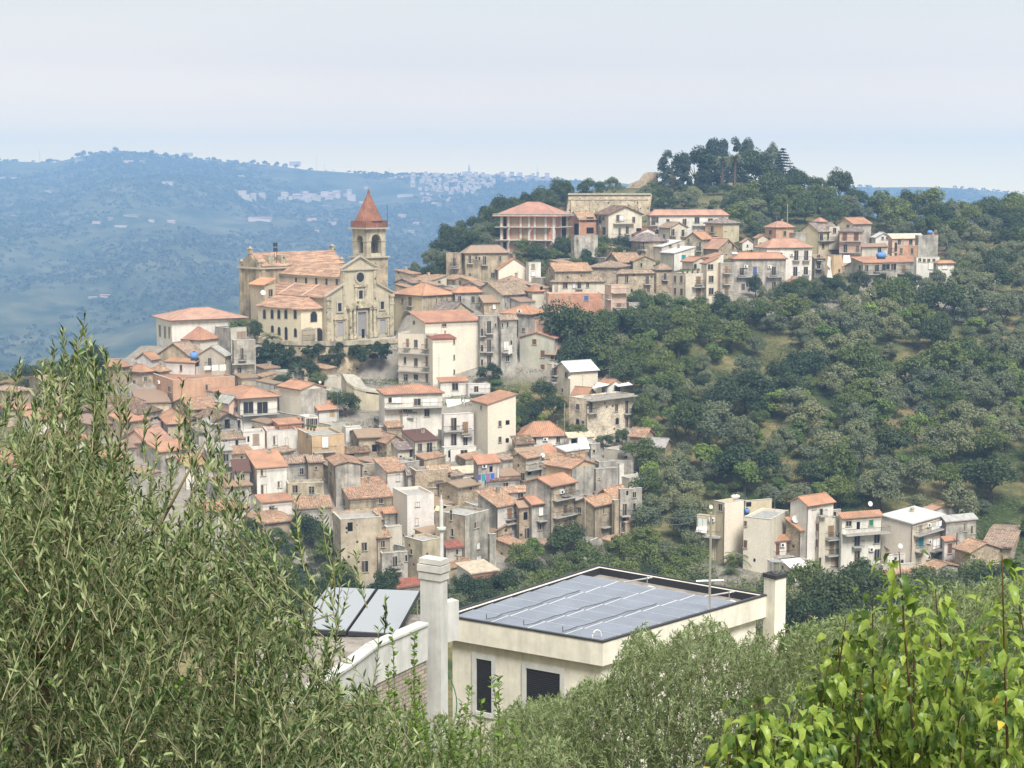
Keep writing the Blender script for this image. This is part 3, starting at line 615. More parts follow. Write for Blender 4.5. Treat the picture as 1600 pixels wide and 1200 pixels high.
# around the church and the middle
houses('''
244 268 382 500 548 482 h w m th=62 ov=.8 | w250,517,2.6,18 w258,519,2.6,18 w265,520,2.6,18 w251,543,2.6,7 w258,544,2.6,6 | large pale school building with broad orange hip roof
268 313 341 531 556 505 h w/C n | | white house with smooth orange hip roof below the school
336 360 385 513 552 0 f k/O G | h377,523,14,10 | concrete garage with grey roller shutter
248 296 320 556 582 535 gl t l | w262,561,2,2 | tan old house with mossy tile roof below the orange roof
310 352 361 556 600 541 gl O G th=20 | d328,566,5,13 | grey gabled house with dark balcony door
362 365 399 532 604 0 f g G th=72 | d378,553,5,18 d374,583,6,18 Q568,362,398 | tall ruined white facade with cornice beside the ivy cliff
259 305 323 567 596 555 sl w n | w283,575,3,9 o307,566,7,13 | white top floor with thin orange roof and blue water tank
236 270 367 594 634 0 f s/s n th=60 | w265,608,4,9 w325,605,8,9 d348,608,8,10 x249,597 | long orange brick house with tiled parapet
214 236 249 562 584 551 gl w n | | small white gable with red tile roof at the left skyline
199 222 239 581 606 567 h S n | w210,598,4,8 w227,592,4,7 w196,600 | stone house with orange roof on the left edge of the village
164 188 203 573 608 561 h t n | w179,576,3,8 w194,576,4,8 | tan house with orange tiled roof near the olive tips
235 250 264 580 600 567 h S q | | stone hut with domed red tile roof
160 196 203 607 640 0 f k G th=16 | | grey concrete block with flat roof behind the olive tree
200 215 264 630 655 606 gl y e | | yellow walled hall with broad brown roof, rear one
120 216 258 647 672 620 h g b | w240,655,12,6 w225,656,10,6 | grey hall with very large dark brown roof
250 262 295 662 690 644 h S n | | stone house with orange roof half hidden by olive shoots
193 232 268 693 722 670 gl p/p m | w196,678,3,8 | peach house with pink sloping roof behind the olive tree
192 240 262 662 676 0 f p G | | peach coloured terrace wall above the pink roof
140 170 200 718 745 700 h g n | w180,730 | grey house with orange roof seen through the olive tree
60 110 150 690 720 676 h c n | | cream house with orange roof deep behind the olive tree
45 66 96 596 640 590 gl t e | | tall tan house at the left rim behind olive shoots
-12 24 48 612 652 604 h t l | w14,622 | tan house with little chimney at the far left
-10 10 52 640 668 628 h S n | | old stone house with orange roof at the left frame edge
20 60 112 656 690 640 h w n | | white house with reddish roof below the left rim houses
100 150 196 664 690 650 h t e | | tan house with long brown roof behind the thick olive shoots
-20 20 70 726 760 708 h c n | | cream house with orange roof at the very left behind olive leaves
344 375 433 622 672 605 h w n ov=.7 | w388,637,15,18 w410,637,16,18 P648 Q648,376,433,1.4 | white house with orange hip roof, wide glazed veranda
339 358 376 630 672 612 gr p G | w368,640,5,7 | pink awning lean-to left of the veranda house
436 470 510 609 668 597 gr C/g n | | cream gable house with grey bare side and bright orange roof
478 498 529 641 665 628 gl O/w n | y519,647,7,9 | small white wing with orange roof in front of the grey gable
464 477 497 652 684 648 f w M | w467,657,3,9 w473,657,3,9 w481,659,5,10 w487,659,5,10 w493,659,5,10 | white glazed veranda box on the ochre house
465 487 538 681 738 0 f o G th=66 | c508,691,9,17 Q706,489,524 w481,683,3,5 | ochre house with rounded corner balcony and flat roof
497 517 540 664 690 0 f O G | | low beige terrace behind the ochre house
536 540 565 668 692 0 f w G th=70 | | blank white walled terrace house right of the ochre one
538 541 577 708 726 681 sr t b th=66 | o548,711,10,4 | low tan house with steep dark brown roof right of the ochre house
411 417 465 674 706 0 f p/w G th=74 | w430,688,6,14 w448,690,4,12 | flat roofed white house with one grey shutter
376 380 414 676 705 0 f w G th=74 | h400,686,9,16 o388,686,3,9 | white annex with tan door left of the flat white house
385 401 448 732 782 705 sr t/w n th=66 | w411,738,7,11 d412,768,8,22 w437,757,6,10 | white fronted house with smooth bright orange roof
446 449 483 724 756 703 sr g l th=68 | w471,736,6,10 | grey house with mottled brown roof joined to the orange one
477 483 505 722 762 713 gl t l | w494,731,3,4 | tan side gable with ragged tile edge
447 450 506 756 792 0 f t G th=76 | w461,764 w487,766 | low tan wall storey beneath the grey mottled roof house
460 464 518 795 852 777 sr g q th=76 | w502,799,4,9 d480,828,9,17 w502,818,5,9 w458,820,4,9 w502,845,5,9 Q840,470,492 | grey white house with old roof above the dark stepped alley
400 409 456 786 812 776 sr w n th=66 | w425,797 | low white house with vivid orange roof touching the olive
310 336 371 656 694 642 gr k b ov=1.0 | o355,662,8,14 Q672,338,366 | dark timber gable porch house
340 344 382 687 712 676 sr w l th=72 | w370,691,4,9 d352,692,6,8 Q702,363,388 | white house with lean tile roof and railed balcony
318 325 362 706 764 696 sr g G th=70 | w342,715,6,10 w353,715,8,11 d355,747,8,16 w335,716,3,8 Q728,330,364 | grey house with flat metal roof and white window bays
363 366 390 737 780 720 sr g u th=72 | w379,747,6,12 | grey house with chocolate brown lean-to roof
303 330 342 664 700 655 gl O G | w314,692,8,9 | grey roofed shed left of the timber porch
''')
houses('''
622 675 676 522 602 0 f C G th=26 dp=5 | P550,624,675 P578,624,675 P601,624,675 e637,536,4,13 w650,537,5,12 e666,537,4,16 w633,563,3,10 w650,566,5,12 e667,565,4,15 w650,590 e667,592,4,15 w634,590 | cream balcony wing of the tall apartment block
641 664.5 750 504 600 487 sr C n th=64 ov=.5 | w694,508,6,4 w647,504,3,5 | tall blank cream apartment block with orange roof
675 676 711 530 596 522 sr C r th=72 d=313 | w710,534,1.6,7 w710,558,1.6,7 w710,581,1.6,7 | cream stair tower with small red roof
747 750 783 494 582 0 f g G th=72 | d764,511,6,19 d764,540,6,19 w764,563,6,15 w774,508,2,5 d753,519,3,11 d753,544,3,10 w753,566,3,9 | tall grey house with three dark balcony doors
780 783 808 500 584 489 sr g l th=70 | w785,508,2,7 w793,507,2.5,8 c791,540,7,13 w793,560,5,9 o799,540,2,16 Q550,784,800 | narrow grey house with old tile edge and white laundry sheet
784 829 853 491 560 477 h g n | w818,515,4,5 x812,486 o808,512,3,30 | grey house with pale orange hip roof and dark stair side
820 867 887 503 560 493 gl p G | | plain pink gabled house with dark grey roof
864 880 898 497 540 487 gr c T | w892,501,3,6 | small cream attic house with tan roof touching the dark tree
866 879 895 522 548 510 gl w n | w883,528,2,6 w888,528,2,7 | white house with low orange roof and three dark windows
812 866 888 529 582 517 gl O/g n | s835,534,6,8 s848,553,6,11 s848,575,6,11 w873,532,3,7 | olive grey gabled house with three brown shutters
854 888 906 555 590 538 gr c/w e | w865,559,9,6 w876,559,5,6 w886,558,5,6 | white gabled house with dark red porch roof
866 891 934 581 626 565 gl c/C M | w885,586,4,9 w879,610,3,6 e862,577 | white walled house with bright white metal roof
854 862 872 569 612 0 f c G | d863,583,4,16 s869,583,3,15 P595,855,871 | slim cream balcony bay left of the white metal roof
889 917 991 624 692 609 f Y G th=50 | w903,636,5,9 a903,659,5,10 w911,660,4,5 d923,636,5,18 w963,637,4,12 a964,658,5,11 d979,636,4,20 w979,660,4,16 Q625,917,990,1.2 Q645,917,932 | round cornered stone house with railed roof terrace and white awnings
893 916 930 620 640 606 gr t n d=303 | | lower orange roof at the left of the round stone house
932 948 975 604 632 593 gr w n d=306 | w943,611,4,9 o965,609,8,9 | white roof terrace hut with orange roof
984 1008 1021 683 712 670 gr T q | w998,706,4,4 | small rough stone hut with orange tiles by the grove
1008 1038 1049 699 716 686 gr T G | | stone lean-to with pale grey roof at the edge of the grove
806 816 887 682 700 660 h w n th=78 | w835,688,5,9 x852,686 w872,687,5,9 | low white house with broad orange hip roof and air conditioner
885 889 926 684 706 677 sr w T th=72 | o897,688,9,10 c908,690,8,9 | white pergola terrace with sun sail
920 923 938 694 716 0 f g G th=65 | w928,705,3,5 | small grey white block right of the pergola
829 842 872 713 722 696 sr S n th=40 | | stone house with plain orange slab roof and a satellite dish
870 884 914 706 730 698 sr o/o M th=48 | c877,712,5,9 o873,712,2,6 | ochre rooftop room with white metal lid
853 893 930 732 785 716 gr o/g q | | ochre and grey house with light orange mottled roof
926 931 966 733 770 0 f k G th=70 | w936,748,2,2 | grey concrete block with high parapet
965 968 975 725 760 0 f w G th=60 | | thin white concrete slab tower
914 918 970 712 740 0 f g G th=75 d=285 | h945,722,4,8 | long grey terrace parapet above the concrete block
929 958 985 782 800 762 gl t q | | stone house with orange mottled roof, joined to the white corner house
966 969 1003 765 840 0 f g G th=70 | d976,796,6,18 w991,791,4,10 o975,815,5,17 w991,815,4,11 w991,773,5,9 o980,770,3,7 | weathered white corner house with dark doors at the right edge
898 929 960 791 846 776 gl t/t q | w944,798,4,10 w906,797,5,9 d944,815,5,15 w953,798,2,3 | old tan house with gable and orange mottled roof above the lane
956 960 970 782 842 0 f t G th=60 | | narrow tan strip house between the gable and the corner house
822 861 899 760 850 744 gl g/t n | d883,766,6,14 y883,794,6,14 Q781,863,898 e883,795,6,13 Q808,863,897 e884,818,6,13 Q833,863,897 x877,768 | tall tan house with three balconies and bright orange roof
810 831 863 788 850 775 gl g n | c845,799,6,13 w843,823,5,10 s857,824,6,17 Q813,838,856 Q834,851,866 | grey gabled house with orange roof and red brown door
807 811 832 793 850 775 sr T e th=66 | o821,806,6,12 d823,833,7,16 | narrow rough stone house with dark sagging roof
747 777 808 792 854 767 sr g/w q th=46 ov=.5 | e796,802,7,16 e796,829,7,16 Q818,787,808 Q842,787,808 | white house with two olive shuttered balconies and peach roof
786 789 823 770 786 759 sr g q th=70 | w813,774 | small grey house with orange tiles behind the peach roof
779 783 815 744 764 714 sr w e th=70 | w791,751,6,10 d808,751,6,9 | white low house with old dark red tile roof
801 822 843 716 764 707 gl T/O q | d828,726,6,13 o827,738,6,8 Q734,820,842 w817,745 | rough stone house with metal balcony
840 844 853 722 752 0 f w G th=60 | o848,736,4,8 | thin white bay beside the metal balcony
740 747 780 725 774 704 sr g/g n th=60 | x756,728 o767,733,5,9 c779,740,2,18 | grey house with smooth orange roof and coloured laundry
700 704 742 702 722 697 f w r th=70 | w725,710,10,14 | white attic room with red edge and sliding doors
700 704 748 741 758 725 sr w T th=68 | o731,751,7,7 o712,752,6,3 | white shack with canvas coloured roof and parasol
686 716 748 762 800 757 gl T e | | collapsed stone ruin with heaps of fallen tiles
680 727 764 806 890 797 f t/g G th=38 | w744,820,7,10 c747,853,4,9 c748,876,6,14 w705,805,3,16 w707,832,3,12 | grey rendered corner house with square windows beside the ruin
762 765 775 835 892 0 f g G th=66 | | stepped grey extension right of the rendered corner house
735 762 800 836 860 812 sl T e | w784,842,4,12 | broken red tile roof house wedged behind the extension
614 636 678 774 846 0 f C/w G th=66 | w652,788,6,7 w651,815,4,11 w631,842,2,14 | tall white tower house with two small windows
632 660 692 846 914 0 f H G | w643,862,3,8 o630,872,3,7 | ruined tan stone base with arch scars under the white tower
690 698 706 791 845 0 f g G th=50 | o695,800,4,20 | dark gap wall with yellow canopy beside the tower
529 546 613 780 808 748 sr t q th=70 | w595,782,6,9 w538,785,3,12 o538,800,4,10 | tan stone house with very broad mossy brown roof
543 547 606 814 836 798 sr t q th=72 | w594,820,5,6 | tan house with patchy brown roof below the broad one
598 601 618 802 830 795 sr g n th=66 | | small orange roof bit next to the white tower
520 532 596 812 910 0 f H G th=72 | w569,854,8,13 w570,885,10,18 o547,823,8,14 | big weathered tan house full of small wall holes at the front
540 543 594 842 860 832 sr T G th=72 d=243 dn=1 | | grey concrete lid over the front tan house
587 590 609 840 904 825 sr t q th=70 | w598,850,6,10 | small block with bright orange lean-to roof by the front house
600 604 628 824 866 0 f O G th=70 | | plain beige concrete cube behind the orange lean-to
594 597 637 865 914 0 f g G th=70 | d617,877,7,16 w635,872,3,10 Q891,607,628 | pale grey house with balcony and dark door at the bottom
617 622 658 918 926 905 sr g r th=60 d=232 | | red sheet roof shed at the bottom of the village
714 737 778 897 930 884 sr w/B T th=60 | A726,903,3,8 w731,902,2,7 | half built annex with raw red brick wall and tan slab roof
694 698 722 856 896 848 sr g r th=66 | w714,862,3,9 w713,880,5,6 | small grey house with red roof edge behind the chimney
692 700 736 890 908 876 sl t q | | low house with pale tiles just right of the chimney
786 792 846 905 918 892 sr S n th=50 | | low orange tile roof among the bushes below the lane
''')

houses('''
592 601 691 616 690 603 h w n th=76 | w612,625,10,8 c620,625,14,9 w652,628,10,10 c672,628,24,12 Q637,601,691,1.3 w640,646 d641,647,4,8 w667,645 P658,592,600 | white house with long orange roof and grey blue awning porch
601 629 673 646 690 0 dl O/w b th=56 | w632,643 | tan and white stepped gable in front of the awning house
629 648 683 690 722 673 sr c u th=60 | w656,699,6,12 d671,699,8,15 Q712,650,690 | cream house with very dark brown roof and terrace
603 622 650 703 726 690 gl c v | w626,714,3,4 d644,708,8,12 | cream gabled house with purple grey roof
584 604 631 692 722 678 gr T q | w592,700 | brick coloured old house with ragged orange tiles
737 762 806 632 712 614 sl C n | w781,662,4,9 o793,660,6,7 w781,687,4,9 o792.5,688,5,7 w752,637,2,6 | tall beige house with orange lean-to roof and four square windows
690 694 740 648 706 0 f w G th=70 | d709,663,8,20 d709,687,8,18 Q673,692,722 e727,668 Q680,722,738 w727,690,6,14 | white house front with dark doors and plant laden balconies
690 694 742 621 660 0 f w G th=72 d=312 | c705,632,24,16 c728,632,12,17 w738,632,4,10 | white terrace storey with pale green and white awnings
684 688 730 597 622 594 sr w n th=72 | w711,604,9,11 | white low house with thin orange roof under the apartment block
728 732 766 601 622 0 f w G th=72 | d744,608,6,9 Q614,734,764 | white terrace with railing and thin posts
585 605 637 738 778 717 sr w/w q th=60 | w621.5,746,5,11 | white house with streaky yellow orange roof
634 637 670 742 780 718 sr g v th=72 | d652,750,10,16 w665,747,5,7 x660,760 Q759,642,656 | house with purple grey tiles and dark balcony door
668 671 704 739 782 718 sr T q th=72 | w674,748,5,7 d684,750,6,16 Q760,668,690 | house with old orange brown tiles beside a stone ruin wall
512 524 563 727 792 717 gr t/g q | w517,740,3,7 | grey side walled house with ragged light tiles on the alley
563 566 586 726 752 0 f S G th=66 | w571,737,4,3 | low grey stone wall house with one dark hole
''')
# lower right row
houses('''
1116 1132 1162 786 880 779 f y/C G th=56 | w1126,793,6,11 | cream tower block with flat slab roof and white tank
1089 1118 1121 807 872 0 f y G th=24 | c1098,819,14,20 P833,1084,1128,1.6 o1127,868,8,14 x1116,812 | yellow terrace wing with white awning and long balcony
1162 1165 1206 783 850 0 f y G th=70 d=256 | o1169,788,8,7 | yellow rear block with stained parapet and blue tank
1162 1204 1232 812 900 0 f C/c G th=30 | s1165,818,3.5,8 s1164,850,5,12 o1179,875,3,5 | big plain cream house with flat roof, right of the cream tower
1202 1206 1250 846 890 841 sr w n th=66 | s1214,858,7,19 s1232,855,6,18 Q869,1205,1252,1.2 x1222,851 x1243,846 | white flat with two brown doors and orange roof edge
1197 1232 1272 884 912 0 f C G th=55 | o1222,888,4,9 o1236,895,3,8 | cream ground floor terrace with large white awning
1228 1250 1274 829 892 809 sr T/g n th=52 | d1264,850,6,15 b1265,867,10,7 w1251,832,2,8 | grey house with bright orange roof and blue balcony cloth
1235 1262 1302 790 894 775 gl w/w n | w1272,793,5,5 | pale pink gable house with orange roof in the lower row
1272 1280 1315 809 892 0 f c G th=66 | s1280,825,4,11 s1280,850,4,12 e1298,830,8,18 e1299,856,7,20 w1281,878,3,14 h1305,877,12,12 d1281,800,4,10 w1304,803,4,7 x1315,832 w1314,845,4,6 Q842,1289,1320 Q867,1289,1318 | cream house with stacked balconies and brown doors
1280 1284 1314 799 812 0 f k G th=66 d=248 | o1286,800,4,11 c1298,800,3,8 w1304,803,3,5 | bare concrete roof room on the cream balcony house
1312 1316 1377 810 893 789 sr w n th=72 | w1326,818,8,8 o1341,821,5,12 g1361,817,6,9 Q834,1316,1384,1.4 d1339,845,8,16 w1370,842,8,14 d1339,869,8,16 d1370,867,8,18 o1330,886,6,6 o1345,885,4,5 x1361,858 | white three storey house with orange roof and long terrace
1384 1387 1405 858 880 834 sr T b th=60 | w1399,863 | dark red tile roof sunk between two tall houses
1383 1387 1421 868 898 0 f w G th=70 | o1399,873,3,5 a1409,883,4,18 o1398,886,2,10 o1391,883,6,3 | low white house with arched doorway
1378 1425 1475 819 896 803 sr C/c M th=46 | w1435,826,6,9 h1438,825,4,8 c1462,826,14,13 t1438,847,9,15 w1433,848,3,12 c1463,849,11,16 h1435,874,7,10 h1461,872,7,10 x1450,820 x1451,846 x1449,871 Q836,1427,1475 Q861,1429,1441 Q861,1453,1472 | tall tan house with white metal roof and teal curtain
1416 1430 1508 809 840 791 gr w m th=52 | | long salmon orange roof behind the metal roofed house
1473 1478 1525 815 872 808 sr g/g G th=68 | w1508,824,4,12 w1527,827 | grey concrete house with flat roof behind the orange roofs
1473 1476 1494 845 890 829 sr w n th=66 | s1484,857,6,16 | slim white house with red door and small orange roof
1492 1516 1562 863 912 846 gr T q | w1521,870,4,5 w1535,883,5,9 | rough brown stone farmhouse with sunken tile roof
1536 1580 1600 856 900 843 gr T l | w1584,870 | larger brown stone ruin at the right edge
1443 1463 1496 890 916 879 gr O/g q | w1473,897,6,11 | little grey hut with brown tile roof in front of the row
1356 1362 1454 904 914 893 sr S q th=70 | | long low orange shed roof along the bottom lane
''')
# the unfinished palace -------------------------------------------------
def palace():
    B = Box3(781, 866, 886, 334, 392, 398, radians(1) * 0 + 19, dn=6); o = thing('unfinished_palace', B.org, 'large unfinished four storey block of bare brick and white concrete frame with orange hip roof', 'building')
    B.ze = W(866, 334, B.d)[2]
    roof(B, o, 'h', 317, 'm', MATS['brick'], (.50, .26, .17), ov=1.6)
    fr = MB(); ov = MB(); fl = (W(866, 334, B.d)[2] - W(866, 388, B.d)[2]) / 2.62
    slab(ov, B, 0, -1.5, B.a + 1.5, B.ze - .55, B.ze - .02, .0, 1.5); slab(ov, B, 1, .01, B.b + 1.5, B.ze - .56, B.ze - .03, .0, 1.5)
    ov.build('roof_slab', MATS['concrete'], o, col=(.66, .64, .60))
    for px in (784, 795, 814, 827, 836, 853, 865.5): sa, _ = B.hit(px, 350, 0); slab(fr, B, 0, sa - .25, sa + .3, B.zf, B.ze - .56, .01, .22)
    for t in (.4, B.b * .5, B.b - .4): slab(fr, B, 1, t - .2, t + .2, B.zf, B.ze - .57, .01, .2)
    for k in range(4):
        z = B.ze - fl * (k + 1); slab(fr, B, 0, 0, B.a, z - .3, z + .05, .02, .15)
    fr.build('concrete_frame', MATS['concrete'], o, col=(.64, .62, .58))
    for k in range(3):
        z = B.ze - fl * (k + 1)
        for (p0, p1) in ((776, 796), (798, 830), (833, 862)): s0, _ = B.hit(p1, 350, 0); s1, _ = B.hit(p0, 350, 0); balcony(B, o, 0, s0, s1, z, 1.5, rail=False)
        balcony(B, o, 1, -.2, B.b + .6, z, 1.4, rail=False)
        for px, w_ in ((789, 5), (805, 9), (821, 6), (845, 12)):
            sa, _ = B.hit(px, 350, 0); wd = w_ * B.d / F; p = MB(); slab(p, B, 0, sa - wd / 2, sa + wd / 2, z + .06, z + fl * .82, .02, .04)
            p.build('window', MATS['void'] if px in (789,) else MATS['paint'], o, col=(.38, .29, .20))
        p = MB(); slab(p, B, 1, B.b * .58, B.b * .9, z + .1, z + fl * .85, .01, .05); p.build('window', MATS['void'], o)
palace()

houses("""
800 806 834 694 716 676 sr T b th=66 | | dark tiled low house tucked behind the beige tower
806 812 850 712 732 700 sr S e th=62 | w830,722 | brown roofed stone cottage under the white low house
690 694 744 700 722 0 f w G th=72 | o704,709 o722,708,4,8 | low white garage wall under the plant laden balconies
840 846 874 730 756 722 sr g l th=66 | w860,742 | grey cottage with worn roof right of the metal balcony
930 936 990 722 744 0 f g G th=74 | | low grey yard wall right of the thin white tower
548 560 600 684 716 672 gl T e | o585,700 | stone shed with brown tiles under the ramp wall
600 606 628 668 700 660 sr T q th=60 | | orange tiled annex left of the stepped gable
426 436 472 664 690 655 sr B n th=60 | | brick annex with orange roof under the cream gable
430 470 512 650 672 0 f O G | | beige yard wall below the cream gable house
268 300 345 640 672 622 gl t q | w325,655 | tan house with orange roof before the orange brick house
288 310 340 676 702 664 gl k v | | grey cottage with slate coloured roof behind the olive shoots
212 250 300 706 742 690 gl g n | w270,722 | grey house with orange roof under the peach house
150 190 232 660 690 646 gl T n | | stone house with orange roof left of the pink sloping roof
262 290 330 728 766 712 gl w n | w308,742 | white house with orange roof hidden by olive leaves
320 345 392 762 796 750 gl g e | w368,775 | grey house with brown roof under the white window bays
380 410 462 818 850 806 h t q | | tan cottage deep behind the olive, lowest on the left
300 340 386 800 836 786 h O n | | beige cottage with orange roof fully wrapped by the olive
640 650 700 736 768 0 f T G th=70 d=262 | | stone terrace wall under the purple grey roof
754 760 812 752 772 744 sr g b th=70 | w790,760 | low house with dark tiles above the peach roof
846 852 900 718 738 710 sr t q th=70 | | tan lean-to between the ochre house and the dish
1204 1210 1246 892 912 0 f O G th=70 | | low garden wall under the cream ground floor
1150 1160 1176 868 884 0 f O G th=60 | | small grey garden wall by the young palm
1376 1380 1430 884 906 0 f O G th=74 | | low beige wall along the lane under the tan house
""")
# ================================================================== the church
class Frame(Box3):                               # local frame: a along the nave, b along the facade
    def __init__(s, C0, th, a, b, ze, zb):
        s.th = th; s.u = A((-cos(th), sin(th), 0)); s.v = A((sin(th), cos(th), 0)); s.nl = A((-sin(th), -cos(th), 0)); s.nr = A((cos(th), -sin(th), 0))
        s.C = A(C0, float); s.a, s.b, s.ze, s.zb, s.zf = a, b, ze, zb, zb - 3; s.d = C0[1]; s.org = A((C0[0], C0[1], zb))
def sub(B, s0, t0, a, b, ze, zb=None):
    p = B.C + B.u * s0 + B.v * t0; return Frame((p[0], p[1], ze), B.th, a, b, ze, B.zb if zb is None else zb)
def church():
    C0 = A(W(509, 463, 333)); ZB = W(509, 533, 333)[2]; th = radians(45)
    B = Frame(C0, th, 31, 19, C0[2], ZB)
    o = thing('church', (C0[0], C0[1], ZB), 'big old stone church with clerestory nave, carved facade and pointed red bell tower', 'church')
    P = B.P; wm = MATS['plaster']; cream = (.60, .53, .38); tan = (.41, .35, .255); st = (.40, .36, .29)
    zt = lambda py, d: ray(800, py)[1] * d
    FOOT.append((P(15, 9, 0)[0], P(15, 9, 0)[1], 19, B)); FOOT.append((P(8, -4, 0)[0], P(8, -4, 0)[1], 9, B))
    def body(B2, name='wall', m=None, col=tan, gable=None, zr=0):
        mb = MB(); t4 = ((0, 0), (B2.a, 0), (B2.a, B2.b), (0, B2.b))
        mb.add([B2.P(s, t, B2.ze) for s, t in t4] + [B2.P(s, t, B2.zf) for s, t in t4], [(0, 1, 2, 3), (7, 6, 5, 4), (0, 4, 5, 1), (1, 5, 6, 2), (2, 6, 7, 3), (3, 7, 4, 0)])
        if gable == 'l':
            p = [B2.P(0, 0, B2.ze), B2.P(B2.a, 0, B2.ze), B2.P(B2.a / 2, 0, zr), B2.P(0, B2.b, B2.ze), B2.P(B2.a, B2.b, B2.ze), B2.P(B2.a / 2, B2.b, zr)]
            mb.add(p, [(0, 1, 2), (3, 5, 4), (0, 2, 5, 3), (1, 4, 5, 2)])
        return mb.build(name, m or wm, o, col=col)
    # central nave
    ZN = zt(434, 336.3); ZNR = zt(414, 345)
    nav = sub(B, .6, 4.9, 24, 9.0, ZN); body(nav, col=(.50, .44, .33))
    class _Y: pass
    mb = MB(); a, b = nav.a, nav.b
    for t0, t1 in ((-.4, b / 2), (b + .4, b / 2)): slabroof(mb, [nav.P(0, t0, ZN - .05), nav.P(a, t0, ZN - .05), nav.P(a, t1, ZNR), nav.P(0, t1, ZNR)])
    mb.build('nave_roof', MATS['row_tile'], o, col=(.45, .285, .19))
    MB().add([nav.P(a, 0, ZN), nav.P(a, b, ZN), nav.P(a, b / 2, ZNR)], [(0, 1, 2)]).add([nav.P(0.01, 0, ZN), nav.P(0.01, b, ZN), nav.P(0.01, b / 2, ZNR)], [(0, 1, 2)]).build('gable_wall', wm, o, col=tan)
    for px in (463, 478.5, 494.5, 510.5, 526.5):
        s_, z = nav.hit(px, 439.5, 0); opening(nav, o, 'a', 0, s_, z, .7, 1.7)
    co = MB(); slab(co, nav, 0, 0, nav.a, ZN - .35, ZN - .08, 0.005, .3); co.build('cornice', MATS['frame_stone'], o)
    # aisles with lean-to roofs
    for sg in (0, 1):
        t0 = 0 if sg == 0 else 13.9
        ais = sub(B, .6, t0, 23.4, 4.9 if sg == 0 else 5.0, C0[2] - .35); body(ais, col=tan)
        mb = MB(); lo, hi = ais.ze, zt(447, 336) - .2
        if sg == 0: poly = [ais.P(0, -.4, lo - .1), ais.P(ais.a, -.4, lo - .1), ais.P(ais.a, 4.86, hi), ais.P(0, 4.86, hi)]
        else: poly = [ais.P(0, .04, hi), ais.P(ais.a, .04, hi), ais.P(ais.a, ais.b + .4, lo - .1), ais.P(0, ais.b + .4, lo - .1)]
        slabroof(mb, poly, .2); mb.build('aisle_roof', MATS['row_tile'], o, col=(.45, .28, .19))
        if sg == 0:
            r = MB()
            for x in (7.5, 16): r.prism([ais.P(x, -.3, lo + .1), ais.P(x + .4, -.3, lo + .1), ais.P(x + .4, 4.8, hi + .22), ais.P(x, 4.8, hi + .22)], (0, 0, .12))
            r.build('roof_rib', MATS['concrete'], o, col=(.62, .42, .3))
    # transept
    ZT = zt(417, 350); ZTR = zt(395, 356)
    tr = sub(B, 23, -.6, 8.2, 24.5, ZT); body(tr, col=(.39, .325, .225), gable='l', zr=ZTR, m=MATS['old_plaster'])
    mb = MB(); a, b = tr.a, tr.b
    for s0, s1 in ((-.5, a / 2), (a + .5, a / 2)): slabroof(mb, [tr.P(s0, .35, ZT + .02), tr.P(s0, b - .3, ZT + .02), tr.P(s1, b - .3, ZTR), tr.P(s1, .35, ZTR)])
    ro = mb.build('transept_roof', MATS['row_tile'], o, col=(.43, .27, .18))
    rb = MB()
    for k in range(11): s_, z0, z1 = 0, ZT + .2, ZTR + .17; x = 1 + k * 2.25; rb.prism([tr.P(-.5, x, z0), tr.P(-.5, x + .12, z0), tr.P(a / 2, x + .12, z1), tr.P(a / 2, x, z1)], (0, 0, .06))
    co = MB(); slab(co, tr, 1, -.2, b, ZT - .5, ZT - .1, .005, .45); slab(co, tr, 0, -.2, a + .3, ZT - .5, ZT - .1, .006, .4)
    slab(co, tr, 1, .2, 1.5, ZT - 4.5, ZT - 4.1, .005, .35); slab(co, tr, 0, 0, a, ZT - 13, ZT - 12.5, .005, .3)
    co.build('cornice', MATS['frame_stone'], o)
    pl = MB()
    for s0 in (.2, a - 1.2): slab(pl, tr, 0, s0, s0 + 1, tr.zf, ZT - .55, .005, .25)
    slab(pl, tr, 1, .2, 1.3, tr.zf, ZT - .55, .005, .25); pl.build('pilaster', MATS['old_plaster'], o, col=tan)
    for (s_, t_) in ((.6, .3), (a - .6, .3), (a / 2, .3), (a / 2, b - .5), (.6, b - .5)):
        z = ZTR if s_ == a / 2 else ZT; k = MB(); k.abox(tr.P(s_, t_, z - .1), .9, .9, 1.1, rz=-th); k.abox(tr.P(s_, t_, z + 1.02), 1.2, 1.2, .18, rz=-th); k.tube([tr.P(s_, t_, z + 1.2), tr.P(s_, t_, z + 1.6)], [.45, .2], 6)
        k.build('finial', MATS['rubble_stone'], o, col=st)
    for t_ in (3.2, 6.6): k = MB(); k.abox(tr.P(.8, t_, ZT), 1.6, 1.5, 2.6, rz=-th); k.build('bell_gable_pier', MATS['rubble_stone'], o, col=st)
    k = MB()
    for dx in (-.45, .45): k.tube([tr.P(.8 + dx, 4.9, ZT + .5), tr.P(.8 + dx, 4.9, ZT + 5.6)], .06, 4)
    for zz in (3.4, 4.6): k.abox(tr.P(.8, 4.9, ZT + zz), 1.3, .3, .8, rz=-th); k.tube([tr.P(0, 4.9, ZT + zz), tr.P(1.8, 4.9, ZT + zz)], .05, 4)
    k.build('antenna_rack', MATS['iron'], o)
    s_, z = tr.hit(449, 441, 1); opening(tr, o, 'a', 1, 8.4, zt(443, 352), 1.9, 2.0)
    # little annex with orange roof and the dish
    an = sub(B, 17.5, -3.5, 5.4, 3.0, zt(446, 340)); body(an, col=tan)
    mb = MB(); slabroof(mb, [an.P(-.4, -.4, an.ze - .2), an.P(an.a + .3, -.4, an.ze - .2), an.P(an.a + .3, an.b, an.ze + 1.2), an.P(-.4, an.b, an.ze + 1.2)]); mb.build('annex_roof', MATS['new_tile'], o, col=(.58, .30, .17))
    opening(an, o, 'w', 1, 1.6, an.ze - 1.9, 1.1, 1.6)
